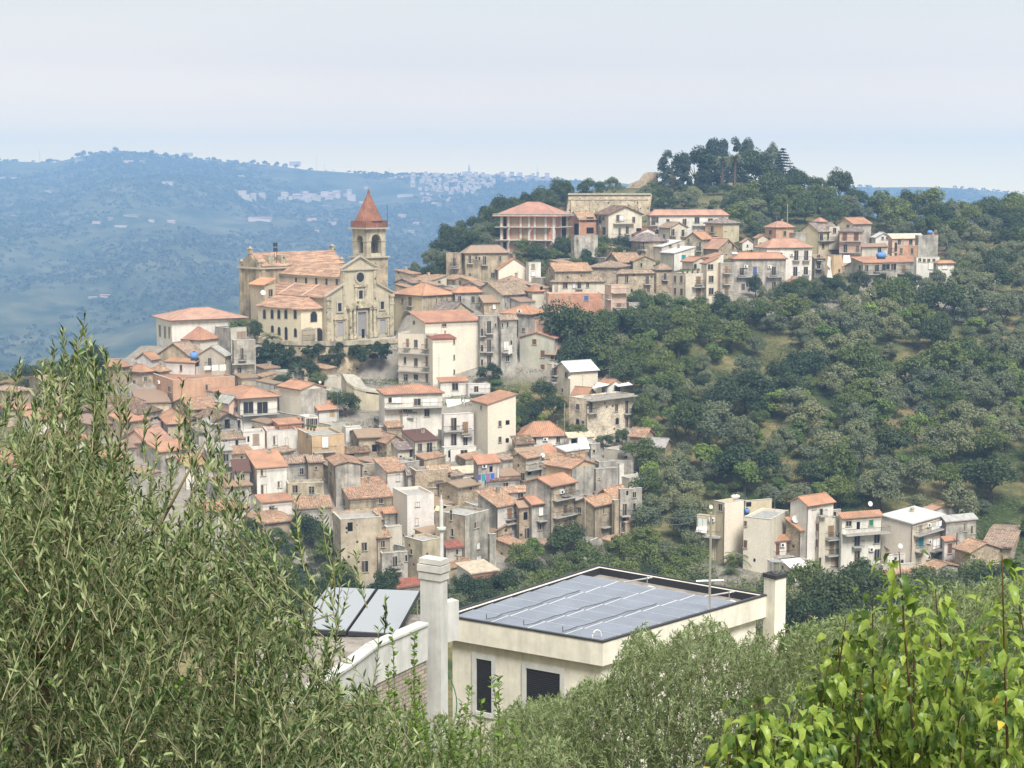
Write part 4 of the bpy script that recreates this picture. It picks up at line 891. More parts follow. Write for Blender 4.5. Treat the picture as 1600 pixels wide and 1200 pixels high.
    # canonry
    CP = A(W(470, 483, 330)); cz = CP[2]
    cn = Frame((CP[0], CP[1], cz), th, 15.6, 6.4, cz, ZB); body(cn, m=MATS['clean_plaster'], col=(.68, .61, .46), name='canonry_wall')
    top = zt(462, 336); mb = MB(); a, b = cn.a, cn.b; v0 = cz + .02
    c4 = [cn.P(-.5, -.5, v0), cn.P(a + .4, -.5, v0), cn.P(a + .4, b + .1, v0), cn.P(-.5, b + .1, v0)]
    R0, R1 = cn.P(b * .75, b + .1, top), cn.P(a + .4, b + .1, top); T = A((0, 0, -.2))
    mb.add(c4 + [R0, R1] + [p + T for p in c4], [(0, 1, 5, 4), (3, 0, 4), (1, 2, 5), (2, 3, 4, 5), (0, 6, 7, 1), (1, 7, 8, 2), (2, 8, 9, 3), (3, 9, 6, 0), (6, 9, 8, 7)])
    r = mb.build('canonry_roof', MATS['row_tile'], o, col=(.47, .29, .195)); k = MB(); k.tube([c4[0] + A((0, 0, .05)), R0 + A((0, 0, .05))], .14, 5); k.build('ridge_cap', MATS['new_tile'], r, col=(.60, .34, .22))
    for px in (413.5, 425.5, 436, 447, 461.5): s_, z = cn.hit(px, 491, 0); opening(cn, o, 'a', 0, s_, z, .95, 2.0)
    for px, py, h_ in ((426, 514, 1.5), (436.5, 517.5, 1.8), (447.5, 521, 2.8), (462, 520, 1.9)): s_, z = cn.hit(px, py, 0); opening(cn, o, 'a', 0, s_, z, .9, h_)
    s_, z = cn.hit(490, 495, 1); opening(cn, o, 'a', 1, s_, z, 1.7, 2.3); s_, z = cn.hit(498, 523, 1); opening(cn, o, 'a', 1, s_, z, 1.9, 2.9)
    # facade
    f = MB(); zl, zc, za = C0[2], zt(419, 338), zt(402, 340); zi = zt(446, 337)
    prof = [(0, ZB - 2), (19, ZB - 2), (19, zl - .1), (14.1, zi), (14.1, zc), (9.4, za), (4.6, zc), (4.6, zi), (0, zl)]
    f.prism([B.P(-.05, t, z) for t, z in prof], B.u * .75); fo = f.build('facade', MATS['plaster'], o, col=(.50, .45, .34))
    co = MB()
    def bar(t0, z0, t1, z1, w_=.35, out=.45):
        co.prism([B.P(-.05, t0, z0), B.P(-.05, t1, z1), B.P(-.05, t1, z1 + w_), B.P(-.05, t0, z0 + w_)], B.nr * out)
    bar(4.0, zc - .15, 9.4, za + .1); bar(9.42, za + .1, 14.7, zc - .15); bar(4.0, zc - .5, 14.7, zc - .5, .3, .4); bar(-.5, zl - .2, 4.6, zi + .1); bar(14.1, zi + .1, 19.4, zl - .3)
    co.build('cornice', MATS['frame_stone'], fo)
    def fx(px, py): rx, rz = ray(px, py); n = B.nr; k_ = (B.C[0] * n[0] + B.C[1] * n[1]) / (rx * n[0] + n[1]); p = A((rx * k_, k_, rz * k_)); return float(np.dot((p - B.C)[:2], B.v[:2])), p[2]
    sb = MB()
    def fb(t0, t1, z0, z1, o0=.06, o1=.3, mb_=None): slab(sb, B, 1, t0, t1, z0, z1, o0, o1)
    t_, z_ = fx(562, 433); k = MB()
    ang = np.linspace(0, 2 * pi, 21)[:-1]
    ringo = [B.P(-.06, t_ + 1.55 * cos(x), z_ + 1.55 * sin(x)) for x in ang]; k.prism(ringo, B.nr * .15); ro_ = k.build('rose_window', MATS['frame_stone'], fo)
    k = MB(); k.prism([B.P(-.22, t_ + 1.05 * cos(x), z_ + 1.05 * sin(x)) for x in ang], B.nr * .04); k.build('pane', MATS['glass_dark'], ro_)
    def win(px, py, wd, ht, door=False, m='glass_dark', out=.25, col=None):
        t0, z0 = fx(px, py); q = MB()
        for a0, a1, b0, b1 in ((-wd / 2 - .35, -wd / 2, -ht / 2, ht / 2), (wd / 2, wd / 2 + .35, -ht / 2, ht / 2), (-wd / 2 - .45, wd / 2 + .45, ht / 2, ht / 2 + .4)):
            slab(q, B, 1, t0 + a0, t0 + a1, z0 + b0, z0 + b1, .055, out)
        if not door: slab(q, B, 1, t0 - wd / 2 - .45, t0 + wd / 2 + .45, z0 - ht / 2 - .3, z0 - ht / 2, .055, out + .1)
        w2 = q.build('door' if door else 'window', MATS['frame_stone'], fo); q = MB(); slab(q, B, 1, t0 - wd / 2, t0 + wd / 2, z0 - ht / 2, z0 + ht / 2, .055, .1)
        q.build('door_leaf' if door else 'pane', MATS[m], w2, col=col); return t0, z0
    win(563, 462, 1.1, 2.3); win(530, 480, 1.0, 1.8); win(596.5, 477, 1.0, 1.7)
    t1, z1 = win(564, 505.5, 2.4, 5.2, True, 'paint', .5, (.25, .24, .24)); ts, zs = win(531, 514, 1.6, 3.1, True, 'paint', .3, (.30, .29, .29)); tR, zR = win(597, 510, 1.6, 3.1, True, 'paint', .3, (.30, .29, .29))
    k = MB(); slab(k, B, 1, t1 + .1, t1 + .9, ZB + .1, ZB + 2.0, .105, .13); k.build('wicket', MATS['void'], fo)
    zp = z1 + 2.6
    for dt in (-3.4, -2.3, 2.3, 3.4):
        sb = MB(); fb(t1 + dt - .3, t1 + dt + .3, ZB + 1.3, zp + .5, .055, .75); fb(t1 + dt - .45, t1 + dt + .45, ZB, ZB + 1.3, .055, .95); fb(t1 + dt - .42, t1 + dt + .42, zp + .5, zp + .9, .055, .9)
        sb.build('portal_column', MATS['rubble_stone'], fo, col=(.46, .42, .33))
    sb = MB()
    fb(t1 - 4.2, t1 + 4.2, zp + .9, zp + 1.6, .055, 1.0)
    arc = [B.P(-.06, t1 + 2.6 * cos(x), zp + 1.6 + 1.3 * sin(x)) for x in np.linspace(0, pi, 11)]; sb.prism(arc, B.nr * .7)
    for tt0, zz0 in ((ts, zs + 1.95), (tR, zR + 1.95)):
        fb(tt0 - 1.9, tt0 + 1.9, zz0 + .1, zz0 + .45, .055, .6); sb.prism([B.P(-.06, tt0 + 1.6 * cos(x), zz0 + .45 + .9 * sin(x)) for x in np.linspace(0, pi, 9)], B.nr * .45)
        for dt in (-1.5, 1.5): fb(tt0 + dt - .25, tt0 + dt + .25, ZB, zz0 + .1, .055, .4)
    t5, z5 = fx(563, 462)
    for dt in (-1.4, 1.4): fb(t5 + dt - .3, t5 + dt + .3, z5 - 2, z5 + 2.0, .055, .35)
    fb(t5 - 1.9, t5 + 1.9, z5 + 2.0, z5 + 2.5, .055, .5)
    sb.build('portal_pediment', MATS['rubble_stone'], fo, col=(.46, .42, .33)); sb = MB()
    for t0, t2, zz in ((0, 1.1, zl - .9), (17.9, 19.0, zl - .9), (4.6, 5.3, zc - .6), (13.4, 14.1, zc - .6)):
        fb(t0, t2, ZB, zz, .055, .25 if zz > zl else .4)
    for t0, t2 in ((-.15, 1.25), (17.75, 19.15)): fb(t0, t2, zl - .9, zl - .3, .055, .6); fb(t0, t2, zl - 2.6, zl - 2.3, .42, .55)
    sb.build('pilaster', MATS['rubble_stone'], fo, col=(.44, .40, .32))
    # bell tower
    TB = sub(B, 1.2, 12.6, 5.6, 6.1, zt(402, 344)); tw = body(TB, 'bell_tower', MATS['rubble_stone'], (.42, .36, .27))
    zb2, ztb = TB.ze, zt(358, 344); bl = sub(B, 1.5, 12.9, 5.0, 5.5, ztb, zb2)
    k = MB()
    for s0, t0 in ((0, 0), (0, bl.b - 1.25), (bl.a - 1.25, 0), (bl.a - 1.25, bl.b - 1.25)): k.prism([bl.P(s0, t0, zb2), bl.P(s0 + 1.25, t0, zb2), bl.P(s0 + 1.25, t0 + 1.25, zb2), bl.P(s0, t0 + 1.25, zb2)], (0, 0, ztb - zb2))
    def arch(side, L_):
        n = 9; w0, w1 = 1.26, L_ - 1.26; c = (w0 + w1) / 2; r = (w1 - w0) / 2; hz_ = zb2 + 3.6
        P2 = (lambda x, z, dd: bl.P(dd, x, z)) if side else (lambda x, z, dd: bl.P(x, dd, z))
        for i in range(n):
            x0 = w0 + (w1 - w0) * i / n; x1 = w0 + (w1 - w0) * (i + 1) / n
            za_ = hz_ + sqrt(max(0, r * r - (x0 - c) ** 2)); zb_ = hz_ + sqrt(max(0, r * r - (x1 - c) ** 2))
            k.prism([P2(x0, za_, .02), P2(x1, zb_, .02), P2(x1, ztb, .02), P2(x0, ztb, .02)], (bl.u if side else bl.v) * .7)
        k.prism([P2(w0, zb2, .1), P2(w1, zb2, .1), P2(w1, zb2 + .9, .1), P2(w0, zb2 + .9, .1)], (bl.u if side else bl.v) * .3)
    arch(1, bl.b); arch(0, bl.a)
    k.prism([bl.P(bl.a - .3, 1.26, zb2), bl.P(bl.a, 1.26, zb2), bl.P(bl.a, bl.b - 1.26, zb2), bl.P(bl.a - .3, bl.b - 1.26, zb2)], (0, 0, ztb - zb2 - 1.2))
    k.prism([bl.P(1.26, bl.b - .3, zb2), bl.P(1.26, bl.b, zb2), bl.P(bl.a - 1.26, bl.b, zb2), bl.P(bl.a - 1.26, bl.b - .3, zb2)], (0, 0, ztb - zb2 - 1.2))
    k.build('belfry', MATS['old_plaster'], tw, col=(.50, .45, .35))
    k = MB()
    for z_, e_ in ((zb2 - .15, .75), (ztb + .0, .7), (zb2 + 3.5, .42)):
        k.prism([bl.P(-e_, -e_, z_), bl.P(bl.a + e_, -e_, z_), bl.P(bl.a + e_, bl.b + e_, z_), bl.P(-e_, bl.b + e_, z_)], (0, 0, .3)) if e_ > .5 else None
        if e_ < .5:
            for s0, t0 in ((0, 0), (0, bl.b - 1.25), (bl.a - 1.25, 0)): k.prism([bl.P(s0 - .12, t0 - .12, z_), bl.P(s0 + 1.37, t0 - .12, z_), bl.P(s0 + 1.37, t0 + 1.37, z_), bl.P(s0 - .12, t0 + 1.37, z_)], (0, 0, .22))
    k.build('cornice', MATS['frame_stone'], tw)
    k = MB(); c = bl.P(bl.a / 2, bl.b / 2, 0); k.tube([A((c[0], c[1], zb2 + 3.3)), A((c[0], c[1], zb2 + 2.7)), A((c[0], c[1], zb2 + 2.0))], [.3, .55, .8], 10); k.tube([bl.P(.8, bl.b / 2, zb2 + 3.4), bl.P(bl.a - .8, bl.b / 2, zb2 + 3.4)], .12, 5)
    k.build('bell', MATS['iron'], tw)
    k = MB(); zs0 = ztb + .3; ap = zt(299, 346)
    def ring(e_, z_): return [bl.P(-e_, -e_, z_), bl.P(bl.a + e_, -e_, z_), bl.P(bl.a + e_, bl.b + e_, z_), bl.P(-e_, bl.b + e_, z_)]
    k.prism(ring(.25, zs0), (0, 0, 1.5)); oc = []
    cz_ = bl.P(bl.a / 2, bl.b / 2, 0)
    for zz, rr in ((zs0 + 1.5, 3.3), (ap - .5, .34), (ap, .3)): oc.append([(cz_[0] + rr * cos(x), cz_[1] + rr * sin(x), zz) for x in np.linspace(0, 2 * pi, 9)[:-1] + th * 1.5])
    vs = oc[0] + oc[1] + oc[2]; fs = [tuple(range(7, -1, -1)), tuple(range(16, 24))]
    for q in (0, 8): fs += [(q + i, q + (i + 1) % 8, q + 8 + (i + 1) % 8, q + 8 + i) for i in range(8)]
    k.add(vs, fs); k.tube([A((cz_[0], cz_[1], ap)), A((cz_[0], cz_[1], ap + .5))], [.22, .16], 6)
    k.build('spire', MATS['new_tile'], tw, col=(.26, .115, .075))
    k = MB(); pr = bl.P(-.3, bl.b + .3, ztb + .3); k.tube([pr, pr + A((0, 0, 5.2))], .05, 4)
    for t_ in np.linspace(0, 1, 6): q = bl.P(-.4, bl.b * .7 + t_ * bl.b * .35, ztb + .3); k.tube([q, q + A((0, 0, 1.6))], .03, 4)
    k.tube([bl.P(-.4, bl.b * .7, ztb + 1.9), bl.P(-.4, bl.b * 1.05, ztb + 1.9)], .03, 4); k.build('lightning_rod', MATS['iron'], tw)
    # churchyard steps
    k = MB()
    for i in range(4): slab(k, B, 1, -1, 19.3, ZB - 1, ZB - .15 - i * .22, .8 + i * .5, 1.3 + i * .5)
    k.build('steps', MATS['concrete'], o, col=(.45, .41, .34))
    return B, ZB
CB, CZB = church()
# terrace and cliff wall below the church
def churchyard():
    P = CB.P; o = thing('terrace_wall', P(-5, -4, CZB - 9), 'high rough stone terrace wall carrying the church square', 'retaining wall')
    pts = [(392, 531, 333), (440, 537, 327), (500, 540, 325), (545, 538, 326), (590, 532, 329), (622, 530, 331)]
    top = [A(W(px, py, d)) for px, py, d in pts]; top = [A((p[0], p[1], CZB - .25)) for p in top]
    mb = MB(); n = len(top)
    fr = [p + A((0, -1.2, -9)) for p in top]; bk = [p + A((0, 9, 0)) for p in top]; bb = [p + A((0, 9, -9)) for p in top]
    for i in range(n - 1): mb.f += []; mb.add([top[i], top[i + 1], fr[i + 1], fr[i]], [(0, 3, 2, 1)]); mb.add([top[i], top[i + 1], bk[i + 1], bk[i]], [(0, 1, 2, 3)])
    mb.build('wall', MATS['rubble_stone'], o, col=(.40, .34, .25), fixn=False)
    k = MB()
    for i in range(n - 1):
        d_ = top[i + 1] - top[i]; k.box(top[i] + A((0, -.3, .02)), d_, (0, .5, 0), (0, 0, .95))
    k.build('parapet', MATS['old_plaster'], o, col=(.46, .41, .32))
    g = thing('iron_gate', W(482, 535, 329), 'tall iron railing gate before the cream church annex', 'gate')
    k = MB(); p0, p1 = A(W(470.5, 535, 328.2)), A(W(494, 533, 331)); 
    for i in range(22): q = p0 + (p1 - p0) * i / 21; k.tube([q, q + A((0, 0, 2.6 + .5 * sin(i * pi / 21)))], .035, 4)
    for z_ in (.3, 1.4, 2.5): k.tube([p0 + A((0, 0, z_)), p1 + A((0, 0, z_))], .04, 4)
    k.build('bars', MATS['iron'], g)
    k = MB(); k.abox(p0, .5, .5, 2.9); k.abox(p1, .5, .5, 2.9); k.build('gate_pier', MATS['old_plaster'], g, col=(.6, .52, .38))
churchyard()
# curved ramp and its retaining wall
def build_ramp():
    o = thing('ramp_wall', W(560, 640, 305), 'curved beige retaining wall with grey ramp road on top', 'retaining wall')
    pts = [(533, 584, 310), (541, 599, 305.5), (553, 607, 303.5), (572, 612, 303), (594, 615, 303)]
    top = [A(W(*p)) for p in pts]; back = [A(W(*p)) for p in ((533, 584, 310.5), (553, 585, 312), (563, 591, 312), (572, 604, 311), (594, 609, 310))]
    mb = MB(); rd = MB()
    for i in range(4):
        a_, b_ = top[i], top[i + 1]; dz = A((0, 0, -9.5)); mb.add([a_, b_, b_ + dz, a_ + dz], [(0, 3, 2, 1)]); rd.add([a_ + A((0, .25, -.02)), b_ + A((0, .25, -.02)), back[i + 1], back[i]], [(0, 1, 2, 3)])
        mb.box(a_ + A((0, 0, -.3)), b_ - a_, (0, .25, 0), (0, 0, .75))
    mb.build('wall', MATS['plaster'], o, col=(.56, .50, .37), fixn=False); rd.build('roadway', MATS['concrete'], o, col=(.42, .39, .33), fixn=False)
    k = MB(); p0, p1 = A(W(549, 652, 302)), A(W(592, 650, 301)); k.box(p0 + A((0, 0, -8)), p1 - p0, (0, .5, 0), (0, 0, 9)); k.build('lower_wall', MATS['rubble_stone'], o, col=(.33, .30, .24))
build_ramp()
def fort():
    o = thing('buttressed_wall', W(950, 336, 455), 'long old stone bastion wall with sloping buttresses on the upper hill', 'wall')
    z1 = ray(800, 304)[1] * 455; z0 = ray(800, 345)[1] * 455
    x0, x1 = W(889, 304, 455)[0], W(1003, 304, 455)[0]
    mb = MB(); mb.prism([(x0 - 1.2, 452.6, z0), (x0 - 1.2, 470, z0), (x0, 470, z1), (x0, 455, z1)], (x1 - x0 + 3, 0, 0)); mb.build('wall', MATS['rubble_stone'], o, col=(.40, .34, .26))
    k = MB(); k.box((x0 - .3, 454.5, z1 - .1), (x1 - x0 + 3, 0, 0), (0, .9, 0), (0, 0, .5)); k.box((x0 - .2, 454.3, z1 - 1.6), (x1 - x0 + 2, 0, 0), (0, .8, 0), (0, 0, .3)); k.build('coping', MATS['concrete'], o, col=(.42, .38, .31))
    for px in (895, 925, 963, 1000):
        x = W(px, 304, 455)[0]; k = MB(); k.prism([(x - .6, 451, z0), (x - .6, 455.4, z0), (x - .6, 455.4, z1 - 1.7), (x - .6, 454.2, z1 - 1.7)], (1.4, 0, 0)); k.build('buttress', MATS['rubble_stone'], o, col=(.38, .33, .25))
fort()
def ruin(pts, d, label, thick=1.5):
    o = thing('castle_ruin', W(pts[0][0], pts[0][1], d), label, 'ruin')
    MB().prism([W(px, py, d) for px, py in pts], (0, thick, 0)).build('wall', MATS['rubble_stone'], o, col=(.40, .33, .26))
    return o
r1 = ruin([(972, 306), (973, 299), (985, 287), (1000, 281), (1007, 271), (1013, 269), (1027, 269), (1030, 306)], 505, 'crumbling castle wall stepping up to a broken top', 3)
MB().prism([W(px, py, 504.6) for px, py in ((1007, 302), (1008, 291), (1013, 290), (1014, 302))], (0, .3, 0)).build('opening', MATS['void'], r1)
ruin([(1046, 290), (1047, 268), (1053, 266), (1057, 280), (1057, 290)], 512, 'thin remaining castle wall stump between cypress and pines')
# masts, poles, tanks, dishes, awnings ------------------------------------
def pole(px, py0, py1, d, label, name='utility_pole', cat='pole', r=.09, arms=(), m='steel', col=(.5, .5, .48)):
    p0, p1 = A(W(px, py1, d)), A(W(px, py0, d)); p1[0] = p0[0]
    o = thing(name, p0 + A((0, 0, -.5)), label, cat); MB().tube([p0 + A((0, 0, -1)), p1], r, 6).build('mast', MATS[m], o, col=col)
    if arms:
        k = MB()
        for (py, w_) in arms: z = W(px, py, d)[2]; k.tube([A((p0[0] - w_ / 2, d, z)), A((p0[0] + w_ / 2, d + .1, z))], .035, 4)
        k.build('aerial', MATS[m], o, col=col)
    return p1
pole(1230, 319, 352, 398, 'tall thin antenna mast on the salmon house', 'antenna_mast', 'antenna', .08)
pole(1553, 438, 486, 352, 'bare pole beside the cream shed in the wood')
pole(1385, 420, 434, 350, 'thin pole rising by the grey veranda house', r=.05)
pa = pole(690, 596, 596, 300, 'x') if False else None
pole(686, 553, 600, 305, 'thin television antenna in front of the tall cream stair tower', 'antenna_mast', 'antenna', .05, ((560, 1.6), (564, 1.2)))
pole(528, 608, 662, 297, 'slender green antenna mast over the small white wing', 'antenna_mast', 'antenna', .05, ((609, 2.4),), col=(.25, .32, .26))
p_a = pole(995, 738, 764, 262, 'white concrete pole at the edge of the olive grove', r=.12, m='concrete', col=(.6, .6, .58))
p_b = pole(882, 630, 690, 285, 'slim pale lamp post below the round stone house', 'lamp_post', 'lamp post', .07)
pole(1508, 780, 812, 252, 'television antenna on the salmon roof at the right', 'antenna_mast', 'antenna', .05, ((797, 2.2), (783, .8)))
p_c = pole(1494, 832, 872, 240, 'leaning dark timber pole before the grey house', r=.1, m='concrete', col=(.12, .10, .08))
pole(914, 780, 850, 246, 'leaning wooden pole at the mouth of the lane', r=.08, m='concrete', col=(.35, .32, .27))
pole(1010, 300, 318, 480, 'faint mast behind the bastion wall', 'antenna_mast', 'antenna', .06)
def dish(px, py, d, label, r=.45, col=(.60, .60, .58)):
    r *= .72
    p = A(W(px, py, d)); o = thing('satellite_dish', p + A((0, 0, -r * 1.6)), label, 'satellite dish')
    n = A((.35, -.85, .35)); n /= np.linalg.norm(n); a_ = np.cross(n, (0, 0, 1)); a_ /= np.linalg.norm(a_); b_ = np.cross(a_, n)
    k = MB(); ang = np.linspace(0, 2 * pi, 13)[:-1]; vs = [p - n * .12] + [p + (a_ * cos(x) + b_ * sin(x)) * r for x in ang]; k.add(vs + [v - n * .03 for v in vs], [(0, 1 + i, 1 + (i + 1) % 12) for i in range(12)] + [(13, 14 + (i + 1) % 12, 14 + i) for i in range(12)])
    k.build('reflector', MATS['paint'], o, col=col); k = MB(); k.tube([p - n * .1, p + A((0, .1, -r * 1.6))], .035, 4); k.tube([p - b_ * r * .8, p + n * r * .8], .02, 4); k.build('bracket', MATS['iron'], o)
for q in ((1246, 797, 'dish above the bright orange roof', 1), (1360, 787, 0, 0),):
    pass
dish(1243, 811, 241, 'large white satellite dish on the bright orange roof', .85); dish(1360, 787, 246, 'white satellite dish on the ridge of the white three storey house', .6)
dish(1407, 853, 238, 'round white dish over the sunken red roof', .6); dish(1111, 792, 246, 'small white dish on the yellow terrace wing', .5)
dish(848, 711, 272, 'pale dish on the orange slab roof', .6); dish(353, 695, 284, 'white dish on the flat metal roof', .5); dish(369, 648, 296, 'white dish beside the timber porch', .5)
dish(500, 597, 306, 'little white dish on top of the grey gable', .4); dish(877, 768, 251, 'dish on the upper balcony of the tall tan house', .5); dish(588, 653, 300, 'dish on the left corner of the awning house', .45)
dish(497, 784, 262, 'pale dish on the old roof beside the alley', .6); dish(771, 792, 256, 'small grey dish by the broken red roof', .35); dish(176, 598, 318, 'white dish on the old skyline house', .45); dish(188, 600, 318, 'second white dish near the grey flat roof', .45)
dish(411, 457, 337, 'round white dish on the church annex wall', .8); dish(890, 590, 305, 'dish on the white metal roofed house', .4)
def tank(px, py, d, label, col, r=.75, l=1.6):
    p = A(W(px, py, d)); o = thing('water_tank', p + A((0, 0, -r)), label, 'water tank')
    k = MB(); xs = np.linspace(-l / 2, l / 2, 7); k.tube([p + A((x, x * .2, 0)) for x in xs], [r * .55, r * .92, r, r, r, r * .92, r * .55], 12); k.build('shell', MATS['paint'], o, col=col, smooth=True)
    k = MB(); k.abox(p + A((0, 0, -r * 1.15)), l * .8, r * 1.4, r * .4); k.tube([p + A((0, 0, r * .9)), p + A((0, 0, r * 1.15))], r * .3, 8); k.build('cradle', MATS['iron'], o)
BL = (.10, .22, .48)
tank(303, 556, 309, 'blue barrel water tank on the white top floor', BL, .8, 1.5); tank(1377, 399, 358, 'blue water tank on the orange veranda house roof', BL, .75, 2.2); tank(1453, 363, 362, 'small blue tank on the tall grey concrete house', BL, .5, 1.2)
tank(1167, 799, 249, 'blue round tank on the roof of the cream house', (.10, .18, .42), .5, .8); tank(1149, 776, 247, 'white oblong tank on the cream tower block', (.72, .72, .70), .35, 1.4); tank(1148, 396, 356, 'white solar water tank on the speckled roof', (.7, .72, .72), .35, 1.3)
tank(652, 774, 256, 'white box tank on top of the white tower', (.78, .78, .76), .5, 1.3)
def awning(pts, label, col, name='awning', th=.05, posts=True):
    Pn = [A(W(*p)) for p in pts]; o = thing(name, Pn[0], label, name.replace('_', ' '))
    MB().prism(Pn, (0, 0, -th)).build('canvas', MATS['fabric'], o, col=col)
    if posts:
        k = MB()
        for p in Pn[:2]: k.tube([p, p + A((0, 0, -2.2))], .035, 4)
        k.build('frame', MATS['iron'], o)
WH = (.62, .60, .56)
awning([(1236, 889, 233), (1266, 885, 235.5), (1250, 871, 237.5), (1220, 874, 235.5)], 'large cream awning slanting over the cream terrace', WH)
awning([(1087, 831, 244), (1104, 833, 243), (1107, 810, 245.5), (1092, 808, 246.5)], 'white drop awning on the yellow wing', WH, posts=False)
awning([(925, 607, 303), (950, 602, 304), (952, 600, 306), (934, 597, 307)], 'white sun sail over the left of the roof terrace', WH); awning([(966, 604, 303.5), (989, 601, 305), (982, 597, 308), (960, 601, 307)], 'white sun sail over the right of the roof terrace', WH)
awning([(707, 751, 269), (745, 744, 271), (727, 738, 274), (705, 743, 273)], 'white parasol canvas in front of the shack', WH)
awning([(699, 640, 304), (723, 639, 305.5), (720, 623, 307), (697, 624, 306)], 'pale green awning on the white terrace', (.50, .60, .45), posts=False); awning([(724, 640, 305.8), (736, 640, 306.6), (735, 624, 308), (722, 624, 307)], 'white awning beside the pale green one', WH, posts=False)
awning([(1347, 461, 349), (1361, 461, 349), (1360, 456, 351), (1352, 455, 351)], 'small white garden tent under the veranda house', WH); awning([(1361, 462, 349), (1372, 462, 349), (1370, 459, 351), (1362, 459, 351)], 'second lower white garden canopy among the bushes', WH)
awning([(678, 799, 252), (707, 799, 254), (704, 792, 256), (682, 790, 255)], 'pale yellow canopy roof beside the white tower', (.70, .55, .28))
awning([(704, 797, 253), (758, 797, 257), (745, 790, 260), (716, 791, 258)], 'pale corrugated sheet over the ruin yard', (.56, .57, .55), 'sheet_roof')
awning([(337, 642, 297), (348, 637, 298), (370, 622, 301), (350, 618, 301)], 'pale pink awning left of the veranda house', (.70, .52, .45)); awning([(905, 700, 270), (922, 701, 271), (916, 683, 275), (903, 684, 274)], 'cream sun sail on the pergola', WH)
awning([(1292, 414, 349.5), (1298, 420, 349), (1298, 402, 350.5), (1294, 400, 351)], 'narrow white blind on the ochre tower, upper', (.42, .41, .38), posts=False); awning([(1292, 433, 348), (1301, 434, 348), (1298, 419, 349.6), (1294, 418, 350)], 'narrow white blind on the ochre tower, lower', (.42, .41, .38), posts=False)
awning([(1318, 410, 349), (1329, 410, 349), (1328, 399, 351), (1318, 399, 351)], 'white blind under the pink veranda house', WH, posts=False)
def laundry(x0, x1, py, d, cols, label, hp=9):
    p0, p1 = A(W(x0, py, d)), A(W(x1, py - 3, d + 1)); o = thing('washing_line', p0, label, 'laundry'); MB().tube([p0, (p0 + p1) / 2 + A((0, 0, -.12)), p1], .02, 4).build('line', MATS['iron'], o)
    n = len(cols)
    for i, c in enumerate(cols):
        q0 = p0 + (p1 - p0) * (i + .06) / n; q1 = p0 + (p1 - p0) * (i + .92) / n; h = hp * d / F * (.75 + .35 * ((i * 7) % 3) / 2); off = A((0, .05, 0)); mid = (q0 + q1) / 2 + A((0, -.12, 0))
        MB().prism([q0, mid, q1, q1 + off, mid + off, q0 + off], (0, 0, -h)).build('cloth', MATS['fabric'], o, col=c)
laundry(745, 773, 742, 262, [(.10, .10, .25), (.05, .28, .30), (.28, .14, .28), (.05, .12, .50)], 'coloured towels hung out in front of the grey orange roofed house', 12)
laundry(318, 354, 572, 304, [WH, (.75, .74, .7), WH], 'white sheets drying on the terrace behind the blue tank', 9)
laundry(1462, 1472, 816, 237, [(.6, .6, .65), (.75, .7, .7)], 'pale clothes on the top balcony of the tan house', 9)
laundry(388, 402, 643, 298, [(.06, .10, .45), (.05, .09, .4)], 'blue cloths on the veranda balcony', 5)
laundry(794, 801, 541, 312, [WH], 'big white sheet hanging on the narrow grey house', 18)
laundry(612, 634, 620, 299, [(.7, .7, .74), (.72, .72, .72)], 'pale sheets drying on the upper left terrace', 11)
def wire(a_, b_, sag, label, r=.025):
    o = MB(); pts = [a_ + (b_ - a_) * t - A((0, 0, 4 * sag * t * (1 - t))) for t in np.linspace(0, 1, 15)]; o.tube(pts, r, 4); q = o.build('power_line', MATS['steel'], org=tuple(a_), col=(.5, .5, .5)); tag(q, label, 'cable')
wire(A(W(912, 668, 285)), p_a, 1.2, 'overhead wire descending to the white concrete pole'); wire(A(W(1003, 797, 250)), A(W(1089, 806, 244)), .8, 'wire strung across the gully to the yellow wing')
wire(A(W(1553, 438, 352)), A(W(1640, 470, 340)), .8, 'wire leaving the pole at the cream shed')
wire(A(W(1003, 805, 250)), A(W(1084, 815, 244)), 1.0, 'lower thin wire across the gully')

# television aerials and low wires all over the village
def aerials():
    g = random.Random(41); hs = [(o, B) for k_, (o, B) in HOUSES.items() if not str(k_).startswith('shed') and B.a > 3 and B.b > 3]; g.shuffle(hs)
    for o, B in hs[:64]:
        s_, t_ = B.a * g.uniform(.2, .8), B.b * g.uniform(.3, .9); p = B.P(s_, t_, B.ze - .2); h = g.uniform(2.6, 4.2); t = thing('tv_aerial', p, 'thin metal television aerial on a village roof', 'aerial', 'television aerials on the village roofs'); k = MB(); q = p + A((0, 0, h)); k.tube([p, q], .028, 4)
        a_ = g.uniform(0, 3.1)
        for i, (dz, w_) in enumerate(((0, .7), (-.28, .95), (-.75, .5))):
            c = q + A((0, 0, dz)); k.tube([c - A((cos(a_), sin(a_), 0)) * w_, c + A((cos(a_), sin(a_), 0)) * w_], .016, 4)
            for j in (-.8, -.3, .3, .8): e = c + A((cos(a_), sin(a_), 0)) * w_ * j; k.tube([e - A((-sin(a_), cos(a_), 0)) * .22, e + A((-sin(a_), cos(a_), 0)) * .22], .010, 3)
        k.build('antenna', MATS['steel'], t, col=(.45, .45, .44))
    hs2 = sorted(hs[:60], key=lambda q: q[1].C[0])
    n = 0
    for i in range(len(hs2) - 1):
        B1, B2 = hs2[i][1], hs2[i + 1][1]
        if 5 < np.linalg.norm((B1.C - B2.C)[:2]) < 26 and n < 16:
            wire(B1.P(.2, .2, B1.ze - .4), B2.P(.2, .2, B2.ze - .4), .5, 'dark cable strung between two village facades', .022); C.objects[-1]; n += 1
aerials()
for o in list(C.objects):
    if o.get('label') == 'dark cable strung between two village facades': o['group'] = 'cables between the village facades'; o.color = (.12, .12, .12, 1)
